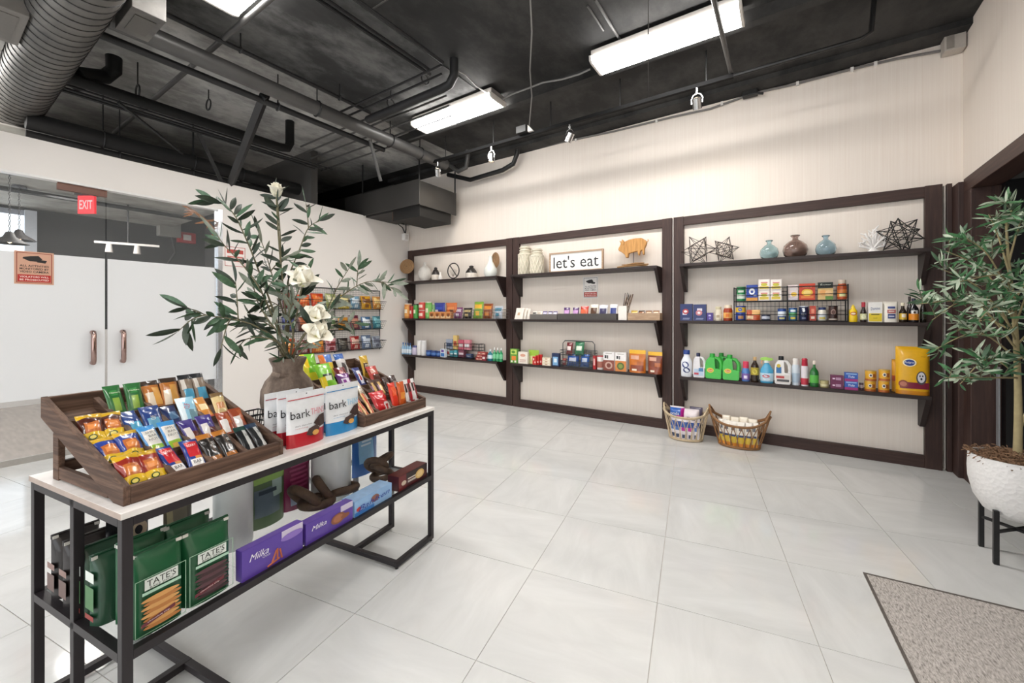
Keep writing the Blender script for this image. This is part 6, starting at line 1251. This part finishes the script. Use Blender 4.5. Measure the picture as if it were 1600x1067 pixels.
chips = [
    [('#a8441f', '#d9872f', 'rust'), ('#7a1a1c', '#c9a0a0', 'dark red'), ('#c9661f', '#e8a04a', 'orange'), ('#c99aa0', '#8a2a34', 'pale pink'), ('#2a2524', '#5f5a50', 'charcoal'), ('#a31f1f', '#e0b9a8', 'red'), ('#5f7290', '#c9d3de', 'steel blue'), ('#9aa3b0', '#6a6f80', 'silver')],
    [('#232a5a', '#4a5494', 'navy'), ('#5a2f22', '#a8582f', 'brown'), ('#b5521f', '#e0913f', 'burnt orange'), ('#e0d9c9', '#5a7a4a', 'cream'), ('#c98a2f', '#8a5a1f', 'mustard'), ('#6a2a3f', '#b9806a', 'wine'), ('#3f6a94', '#e3ebf2', 'mid blue'), ('#2a7a8a', '#7fc0c9', 'teal')],
    [('#6a1418', '#b5343a', 'crimson'), ('#d9541f', '#f08a4a', 'bright orange'), ('#c9441f', '#e0762f', 'tomato orange'), ('#9aa35a', '#d9d6b0', 'olive'), ('#c9b03f', '#e8dba0', 'yellow'), ('#6f9ab5', '#d6e3ec', 'light blue'), ('#d9a01f', '#8a5a2f', 'golden'), ('#c9862a', '#f0cf8a', 'amber')]]
for r, row in enumerate(chips):
    for k, (c1, c2, nm) in enumerate(row):
        y = ya + L * (k + .55) / 8; rnd = random.Random(r * 10 + k)
        bag('chip_bag', '%s chip bag on the %s tier of the wall rack' % (nm, ('bottom', 'middle', 'top')[r]), 'chip bag', (X0 + .062, y, .806 + RZ[r]), .175, .20 + rnd.uniform(-.02, .02), .075,
            [FULL(c1), (.15, .85, .4, .75, c2), (.3, .7, .1, .3, c2), (.1, .4, .78, .9, c2)], (rnd.uniform(-.25, -.1), 0, math.pi / 2 + rnd.uniform(-.15, .15)), 'pillow', GR, crinkle=.09)
# notices on the glass
a, b = onX(22, 443, XL - .042), onX(84, 396, XL - .042)
camera_notice('tan and red camera notice on the glass door', b.y - a.y, b.z - a.z, Matrix.Translation((XL - .0415, (a.y + b.y) / 2, a.z)) @ Matrix.Rotation(math.pi / 2, 4, 'Z') @ Matrix.Translation((0, -.003, 0)), '#cf9f86', '#8a2f22')
a, b = onX(351, 415, XL), onX(383, 388, XL)
t = thing('red_notice', 'small white notice with red lettering behind the olive leaves', 'sign', (XL + .001, (a.y + b.y) / 2, a.z), math.pi / 2); w, h = b.y - a.y, b.z - a.z
BX(-w / 2, w / 2, -.003, 0, 0, h).build('plate', mat('#efe6e2', .5), t)
for q in ((-w / 2, w / 2, 0, .006), (-w / 2, w / 2, h - .006, h), (-w / 2, -w / 2 + .006, 0, h), (w / 2 - .006, w / 2, 0, h)): patch(t, 'border_line', rect(*q), '#b5453c', y=-.0036)
for z, s in ((.8, 'NO EXIT'), (.6, 'PUSH'), (.4, 'TO OPEN')): 
    if z == .8: patch(t, 'red_block', rect(-w * .4, w * .4, h * .66, h * .86), '#b5453c', y=-.0036)
    else: patch(t, 'red_line', rect(-w * .38, w * .38, h * (z - .16), h * (z - .08)), '#c9736a', y=-.0036)

# ================================================================== BEYOND THE GLASS
q = onX(136, 320, XL - .9)
t = thing('exit_sign', 'red exit sign hanging beyond the glass', 'sign', (q.x, q.y, q.z), math.pi / 2 - 1.0)
BX(-.095, .095, -.012, .012, -.10, .10).build('sign_box', emit('red_sign_face', '#c9202a', .9), t)
for f in (-1,): lettering(t, 'EXIT', 0, 0, .15, .10, '#f3d2d2', y=-.0135, off=.02)
BX(-.09, .09, -.05, .05, .10, .17).build('mount', mat('#1c1a1a', .5), t); MB().tube([(0, 0, .17), (0, 0, CORR - q.z)], .012, 6).build('drop_rod', mat('#1c1a1a', .5), t)
def pendant(label, px, pyt, pyb, dx=1.6):
    a = onX(px, pyb, XL - dx)
    t = thing('pendant_lamp', label, 'lamp', (a.x, a.y, a.z), group='corridor pendants'); H = CORR - a.z
    m = MB()
    for k in range(int(H / .03)): z = .06 + .03 * k; m.tube([(.008 * math.cos(b) * (k % 2), .008 * math.cos(b) * ((k + 1) % 2), z + .016 * math.sin(b)) for b in [2 * math.pi * i / 8 for i in range(8)]], .003, 4, closed=True)
    m.build('chain', mat('#201d1c', .5), t); MB().lathe([(0, H - .03), (.07, H - .03), (.06, H), (0, H)], 16).build('ceiling_rose', mat('#4c4e52', .5), t)
    MB().lathe([(.012, .06), (.03, .05), (.05, .0), (.13, -.06), (.15, -.075), (.14, -.075), (.04, 0)], 24, cap=False).build('shade', mat('#140f0e', .6, spec=.2), t, 50)
    MB().lathe([(0, -.075), (.03, -.05), (.03, -.01), (0, 0)], 12).build('bulb', emit('pendant_bulb', '#ffe6c0', 2), t, True)
pendant('dark pendant lamp on a chain, nearest the frame edge', 15, 275, 370); pendant('dark pendant lamp on a chain, second from the frame edge', 30, 270, 366, 2.3)
q = onX(262, 352, -9.48)
t = thing('alarm_panel', 'pale electrical box on the corridor wall', 'box', (-9.5, q.y, q.z)); BX(0, .16, -.16, .16, -.22, .24).build('cabinet', mat('#8f8d86', .6), t, False, .01); BX(.16, .165, -.12, .12, .02, .2).build('door_plate', mat('#a5a39b', .6), t)
MB().tube([(.05, .05, -.22), (.05, .1, -.5), (.05, -.05, -.8)], .02, 6).build('cable', mat('#2b2a2a', .6), t)
q = onX(290, 372, -9.48)
t = thing('fire_alarm', 'red fire alarm horn on the corridor wall', 'alarm', (-9.5, q.y, q.z)); BX(0, .1, -.14, .14, -.1, .1).build('housing', mat('#b01f24', .4), t, False, .01); BX(.1, .11, -.06, .06, -.05, .05).build('lens', mat('#e6dcd8', .3), t)
q = onX(200, 383, -8.0)
t = thing('track_light', 'white track light rail beyond the glass', 'light', (q.x, q.y, q.z), 1.2); BX(-.35, .35, -.015, .015, 0, .03).build('rail', mat('#cfcac4', .4), t)
for x in (-.2, .1): MB().lathe([(.03, 0), (.045, -.12), (.03, -.12)], 12, c=(x, 0, 0)).build('head', mat('#c9c4be', .4), t, 40); MB().lathe([(0, -.118), (.04, -.118)], 12, c=(x, 0, 0), cap=False).build('lens', emit('track_lens', '#ffd9a0', 4), t)
MB().tube([(0, 0, .03), (0, 0, CORR - q.z)], .01, 6).build('drop_rod', BLACKM, t)
for k, (xx, zz) in enumerate(((-7.0, 2.9), (-8.0, 2.9))):
    pipe(('black pipe under the corridor ceiling, nearer the glass', 'black pipe under the corridor ceiling, farther from the glass')[k], [(xx, -1.2, zz), (xx, 2.7, zz)], .03, BLACKM, 'pipe', 'pipe', 8, 'corridor pipes')
pc = area('corridor_light', (-7.4, 1.2, 2.9), (0, 0, 0), 1.2, .3, 40, (1, .97, .93))

# dried branch tied over the door glass
q0 = [onX(x, y, XL - .16) for x, y in ((285, 320), (303, 330), (322, 345), (338, 362), (343, 376))]
t = thing('dried_branch', 'orange brown dried branch hanging beyond the door glass', 'branch', q0[0]); m = mat('#9c6230', .7, var=.3, scale=30)
MB().tube([p - q0[0] for p in q0], [.012, .014, .016, .014, .008], 7).build('stem', m, t, True); rn = random.Random(4)
for k in range(12):
    p = q0[1 + k % 4] - q0[0]; e = p + Vector((rn.uniform(-.03, .03), rn.uniform(-.12, .12), rn.uniform(-.12, .06))); MB().tube([p, p.lerp(e, .5) + Vector((0, .02, 0)), e], [.01, .014, .003], 5).build('dry_leaf', m, t, True)
# ================================================================== PLANTS
LEAFS = {}
def leaf_mesh(kind, m):
    key = (kind, m.name)
    if key in LEAFS: return LEAFS[key]
    rnd = random.Random(kind); bend = (-.25, .1, .35, .6)[kind % 4]; tw = (.3, -.35, .15, .0)[kind % 4]; n = 7
    vs = []; fs = []
    for i in range(n + 1):
        f = i / n; wd = .115 * math.sin(math.pi * min(1, f * .93 + .05)) ** .85 * (1 if f < .99 else .2); z = bend * f * f * .5; a = tw * f
        for sx in (-1, 0, 1): vs.append((sx * wd * math.cos(a), f, z + sx * wd * math.sin(a) + abs(sx) * wd * .35))
    for i in range(n):
        for j in range(2): a = i * 3 + j; fs.append((a, a + 1, a + 4, a + 3))
    me = bpy.data.meshes.new('leaf'); me.from_pydata(vs, [], fs); me.materials.append(m)
    for p in me.polygons: p.use_smooth = True
    LEAFS[key] = me; return me
def leafmat(name, c1, c2, c3):
    m = ramp_mat(name, [(.3, c1), (.55, c2), (.8, c3)], nscale=2.5, detail=3, rough=.5)
    b = m.node_tree.nodes['Principled BSDF']; b.inputs['Subsurface Weight'].default_value = 0.0
    return m
LM_D = leafmat('olive_leaf_dark', '#1f2a20', '#2c3a2c', '#44523e'); LM_G = leafmat('olive_leaf_grey', '#6a7466', '#8d9586', '#aab0a2'); LM_M = leafmat('olive_leaf_green', '#2f4a30', '#47654a', '#7f957a')
LM_P = leafmat('tree_leaf_pale', '#8fa389', '#b5c2ab', '#d6dccb'); LM_T = leafmat('tree_leaf_green', '#2c5a38', '#4c7d50', '#86a67e')
TWIG = mat('#6f6a52', .8, var=.3, scale=40); TWIG2 = mat('#a3956f', .8, var=.25, scale=30, bump=.4)
def leafM(p, d, L, rnd, wide=1.0):
    d = d.normalized(); up = Vector((rnd.uniform(-1, 1), rnd.uniform(-1, 1), rnd.uniform(-.4, 1))); up = (up - d * up.dot(d))
    up = up.normalized() if up.length > .05 else d.orthogonal().normalized(); s = d.cross(up)
    M = Matrix((( s.x * wide, d.x, up.x, 0), (s.y * wide, d.y, up.y, 0), (s.z * wide, d.z, up.z, 0), (0, 0, 0, 1)))
    return Matrix.Translation(p) @ M @ Matrix.Scale(L, 4)
def spline(pts, n):
    pts = [Vector(p) for p in pts]; P = [pts[0]] + pts + [pts[-1]]; out = []
    for i in range(1, len(P) - 2):
        for k in range(n):
            t = k / n; a, b, c, d = P[i - 1], P[i], P[i + 1], P[i + 2]
            out.append(.5 * (2 * b + (c - a) * t + (2 * a - 5 * b + 4 * c - d) * t * t + (3 * b - a - 3 * c + d) * t ** 3))
    return out + [pts[-1]]
def branch(label, path, mats, nleaf, L, seed, name='olive_branch', group='olive branches in the clay vase', start=.35, r0=.005, side=(), wide=1.0):
    """path: list of (px, py, depth); leaves sit in pairs along it and on side twigs"""
    rnd = random.Random(seed); base = Vector(TT(.772, .37, TTOP + .30))
    pts = [base + Vector((rnd.uniform(-.02, .02), rnd.uniform(-.02, .02), 0))] + [atd(*p) for p in path]
    o = pts[0]; t = thing(name, label, 'branch', o, group=group)
    sp = spline([p - o for p in pts], 6); n = len(sp)
    MB().tube(sp, [r0 * (1 - .75 * i / n) for i in range(n)], 6).build('stem', TWIG, t, True)
    runs = [(sp, start, nleaf)]
    for f, tip, k in side:
        s0 = sp[int(f * (n - 1))]; e = atd(*tip) - o; mid = s0.lerp(e, .5) + Vector((0, 0, .015)); q = spline([s0, mid, e], 5)
        MB().tube(q, [.003 * (1 - .6 * i / len(q)) for i in range(len(q))], 5).build('twig', TWIG, t, True); runs.append((q, .15, k))
    for q, st, k in runs:
        m_ = len(q)
        k = int(k * 1.35)
        for i in range(k):
            f = st + (1 - st) * i / max(1, k - 1); x = min(m_ - 2, int(f * (m_ - 1))); p = q[x].lerp(q[x + 1], f * (m_ - 1) - x if x < m_ - 1 else 1)
            tg = (q[x + 1] - q[x]).normalized(); sd = Vector((rnd.uniform(-1, 1), rnd.uniform(-1, 1), rnd.uniform(-1, 1))); sd = (sd - tg * sd.dot(tg)).normalized()
            d = tg * rnd.uniform(.3, .9) + sd * rnd.uniform(.5, 1) + Vector((0, 0, -.15))
            if i == k - 1: d = tg
            obj('leaf', leaf_mesh(rnd.randrange(4), mats[rnd.randrange(len(mats))]), t, M=leafM(p, d, L * rnd.uniform(.75, 1.25), rnd, wide * 1.15))
    return t
DM = [LM_D, LM_D, LM_M]; D0 = 1.95
branch('dark olive branch arching to the upper left over the door', [(432, 500, 1.9), (405, 425, 1.82), (384, 372, 1.75), (362, 330, 1.72), (334, 312, 1.7)], DM, 20, .085, 1, start=.4)
branch('dark olive branch crossing the glass door channel', [(432, 510, 1.9), (408, 455, 1.8), (380, 415, 1.75), (352, 385, 1.72), (340, 368, 1.7)], DM + [LM_G], 16, .08, 2, start=.35)
branch('tall olive branch rising straight from the vase', [(447, 500, 1.93), (440, 430, 1.9), (438, 370, 1.88), (434, 318, 1.86), (432, 300, 1.86)], DM, 18, .075, 3, start=.35)
branch('olive branch leaning to the upper right', [(452, 500, 1.95), (450, 440, 1.95), (468, 390, 1.95), (482, 356, 1.95), (500, 345, 1.95)], DM + [LM_M], 17, .075, 4, start=.35, side=((.8, (478, 318, 1.95), 5),))
branch('olive branch reaching far left across the door handle', [(430, 530, 1.85), (396, 508, 1.75), (360, 498, 1.68), (322, 492, 1.62), (292, 480, 1.6)], DM, 20, .085, 5, start=.3, side=((.6, (345, 545, 1.6), 5), (.8, (278, 518, 1.58), 6), (.55, (368, 440, 1.7), 6)))
branch('short olive branch drooping left beside the vase', [(440, 540, 1.85), (415, 528, 1.78), (385, 530, 1.72), (370, 548, 1.7)], DM, 10, .08, 6, start=.25)
branch('dense leafy olive branch above the vase mouth', [(450, 520, 1.95), (440, 480, 1.93), (428, 440, 1.9), (418, 405, 1.9), (400, 352, 1.88)], DM + [LM_G], 24, .08, 7, start=.15, side=((.5, (470, 440, 1.9), 7), (.4, (398, 470, 1.85), 7), (.7, (452, 400, 1.9), 6)))
branch('grey green olive branch stretching right towards the shelves', [(470, 530, 2.0), (505, 490, 2.05), (540, 458, 2.1), (575, 440, 2.15), (612, 442, 2.2)], [LM_G, LM_G, LM_M], 22, .075, 8, start=.35, side=((.7, (560, 415, 2.1), 7), (.85, (618, 455, 2.2), 6), (.45, (545, 420, 2.05), 8)))
branch('grey green olive branch low over the wire rack', [(468, 540, 1.98), (500, 520, 2.0), (528, 505, 2.05), (556, 505, 2.1)], [LM_G, LM_M, LM_D], 16, .07, 9, start=.2, side=((.5, (520, 478, 2.0), 7),))
branch('thin grass like sprig leaning left out of the vase', [(436, 545, 1.9), (418, 520, 1.86), (400, 500, 1.84)], [LM_M, LM_G], 8, .09, 10, start=.1, wide=.5)
branch('bushy grey green sprig right above the vase mouth', [(458, 525, 1.9), (452, 490, 1.88), (466, 455, 1.86), (480, 425, 1.86)], [LM_G, LM_M, LM_G], 16, .075, 11, start=.1, side=((.4, (492, 478, 1.85), 6), (.6, (432, 455, 1.85), 6)))
branch('bushy dark sprig leaning left above the vase mouth', [(440, 530, 1.88), (418, 498, 1.84), (402, 470, 1.82), (395, 440, 1.8)], [LM_D, LM_G, LM_M], 16, .08, 12, start=.1, side=((.4, (385, 500, 1.8), 6), (.7, (425, 440, 1.82), 6)))
# magnolias
PET = mat('#f2efe2', .5, var=.05, scale=12); PETC = mat('#cfd08a', .6)
def magnolia(label, path, size, seed, opening=1.0):
    rnd = random.Random(seed); base = Vector(TT(.772, .37, TTOP + .30)); pts = [base] + [atd(*p) for p in path]; o = pts[0]
    t = thing('magnolia_stem', label, 'flower', o, group='white magnolias in the clay vase'); sp = spline([p - o for p in pts], 5)
    MB().tube(sp, .0035, 6).build('stem', TWIG, t, True); c = sp[-1]; ax = (sp[-1] - sp[-3]).normalized(); ax = (ax + Vector((0, 0, .6)) + (Vector((0, 0, CAMH)) - (c + o)).normalized() * .5).normalized(); e1_ = ax.orthogonal().normalized(); e2_ = ax.cross(e1_)
    MB().lathe([(0, 0), (.012 * size / .06, .012), (.01 * size / .06, .03), (0, .045)], 10, M=Matrix.Translation(c) @ ax.to_track_quat('Z', 'Y').to_matrix().to_4x4()).build('flower_heart', PETC, t, True)
    for ring, (np_, sp_, ln) in enumerate(((3, .35, 1.0), (4, .75, 1.05), (4, 1.1, 1.0))):
        for k in range(np_):
            a = 2 * math.pi * (k + .5 * ring) / np_ + rnd.uniform(-.2, .2); out = e1_ * math.cos(a) + e2_ * math.sin(a); tg = e2_ * math.cos(a) - e1_ * math.sin(a)
            spd = sp_ * opening; vs = []; fs = []; n = 6
            for i in range(n + 1):
                f = i / n; th = spd * (.35 + .65 * f) - .5 * f * f * (ring < 2); q = c + (ax * math.cos(th) + out * math.sin(th)) * size * ln * f; wd = size * .42 * math.sin(math.pi * min(.96, f * .82 + .12)) ** .7
                for sx in (-1, -.5, 0, .5, 1): vs.append(q + tg * wd * sx + (ax * .25 - out * .25) * wd * sx * sx * 1.1)
            for i in range(n):
                for j in range(4): b = i * 5 + j; fs.append((b, b + 1, b + 6, b + 5))
            me = bpy.data.meshes.new('petal'); me.from_pydata(vs, [], fs); me.materials.append(PET)
            for p in me.polygons: p.use_smooth = True
            obj('petal', me, t)
    for k in range(3): obj('leaf', leaf_mesh(k, LM_D), t, M=leafM(sp[-3], (sp[-2] - sp[-4]).normalized() + Vector((rnd.uniform(-1, 1), rnd.uniform(-1, 1), 0)), size * 1.4, rnd, 1.6))
magnolia('large white magnolia above the wire rack', [(462, 500, 1.9), (472, 448, 1.85)], .095, 1)
magnolia('white magnolia in front of the middle rack tier', [(472, 530, 1.9), (492, 500, 1.82)], .075, 2, .8)
magnolia('white magnolia low over the bottom rack tier', [(475, 545, 1.9), (494, 527, 1.80)], .082, 3, .9)
magnolia('pale magnolia bud at the top of the tallest branch', [(445, 480, 1.9), (436, 380, 1.88), (432, 308, 1.86)], .06, 4, .6)

# potted olive tree
TRK = Vector((PC[0], PC[1], 0)); TD0 = 2.244
t = thing('olive_tree', 'young olive tree with pale trunk in the white planter', 'tree', (PC[0], PC[1], PZ1 - .04)); o = t.location.copy(); rnd = random.Random(21)
def TW(px, py, dd=0): return atd(px, py, TD0 + dd) - o
trunk = spline([TW(1590, 712), TW(1591, 640), TW(1589, 560), TW(1584, 480), TW(1576, 410), TW(1572, 345, -.05)], 6)
trunk[0] = Vector((trunk[0].x, trunk[0].y, 0))
MB().tube(trunk, [.019 * (1 - .8 * i / len(trunk)) for i in range(len(trunk))], 10).build('trunk', TWIG2, t, True)
MB().tube(spline([TW(1592, 672), TW(1606, 640, .05), TW(1625, 600, .1)], 5), [.010 - .0005 * i for i in range(11)], 8).build('branch', TWIG2, t, True)
tips = [((1588, 545), (1520, 470), (1456, 500), -.15), ((1586, 520), (1530, 450), (1470, 420), -.05), ((1584, 500), (1540, 425), (1478, 392), .1), ((1582, 470), (1545, 400), (1510, 372), -.1), ((1578, 430), (1560, 370), (1545, 335), 0), ((1588, 560), (1530, 520), (1462, 545), -.25), ((1590, 590), (1540, 590), (1478, 590), -.3), ((1589, 585), (1545, 560), (1500, 600), -.2), ((1584, 480), (1500, 470), (1436, 475), -.05),
        ((1586, 530), (1560, 480), (1530, 500), -.35), ((1576, 410), (1590, 360), (1602, 330), -.1), ((1584, 470), (1620, 420), (1660, 400), 0), ((1588, 540), (1630, 500), (1680, 490), 0), ((1588, 560), (1620, 560), (1650, 580), -.2), ((1580, 450), (1560, 430), (1500, 440), -.3), ((1586, 510), (1600, 470), (1612, 440), -.35), ((1572, 360), (1580, 335), (1578, 312), 0), ((1586, 520), (1540, 500), (1490, 520), .15)]
parts = []; extra = MB(); nl = 0
for k, (a, b, c, dd) in enumerate(tips):
    q = spline([TW(*a), TW(*b, dd * .6), TW(*c, dd)], 7)
    MB().tube(q, [.0055 * (1 - .75 * i / len(q)) for i in range(len(q))], 6).build('branch', TWIG2, t, True)
    for j in range(5):
        f = .3 + .16 * j; s0 = q[int(f * (len(q) - 1))]; d = Vector((rnd.uniform(-1, 1), rnd.uniform(-1, 1), rnd.uniform(-.3, 1))).normalized(); e = s0 + d * rnd.uniform(.06, .13); tw = spline([s0, s0.lerp(e, .5) + Vector((0, 0, .01)), e], 3)
        extra_twig = MB().tube(tw, .0018, 4).build('twig', TWIG, t); parts.append(tw)
    parts.append(q[len(q) // 3:])
mats_t = [LM_T, LM_P, LM_P, LM_T, LM_M]
for tw in parts:
    for i in range(9):
        f = (i + .5) / 9; x = min(len(tw) - 2, int(f * (len(tw) - 1))); p = tw[x].lerp(tw[x + 1], rnd.random()); tg = (tw[x + 1] - tw[x]).normalized(); sd = Vector((rnd.uniform(-1, 1), rnd.uniform(-1, 1), rnd.uniform(-.6, .8))).normalized()
        d = tg * .7 + sd; Lf = rnd.uniform(.055, .09); m = mats_t[rnd.randrange(5)]; M = leafM(p, d, Lf, rnd, .85)
        wp = o + p; fwd = -SS * wp.x + CC * wp.y; px = CX + F * (CC * wp.x + SS * wp.y) / fwd
        if nl < 300 and px < 1604 and rnd.random() < .5:
            obj('leaf', leaf_mesh(rnd.randrange(4), m), t, M=M); nl += 1
        else:
            me = leaf_mesh(rnd.randrange(4), m); extra.add([M @ v.co for v in me.vertices], [tuple(pl.vertices) for pl in me.polygons], mats_t.index(m) if m is not LM_M else 4)
e = extra.build('foliage', [LM_T, LM_P, LM_P, LM_T, LM_M], t); e['kind'] = 'stuff'
for p in e.data.polygons: p.use_smooth = True
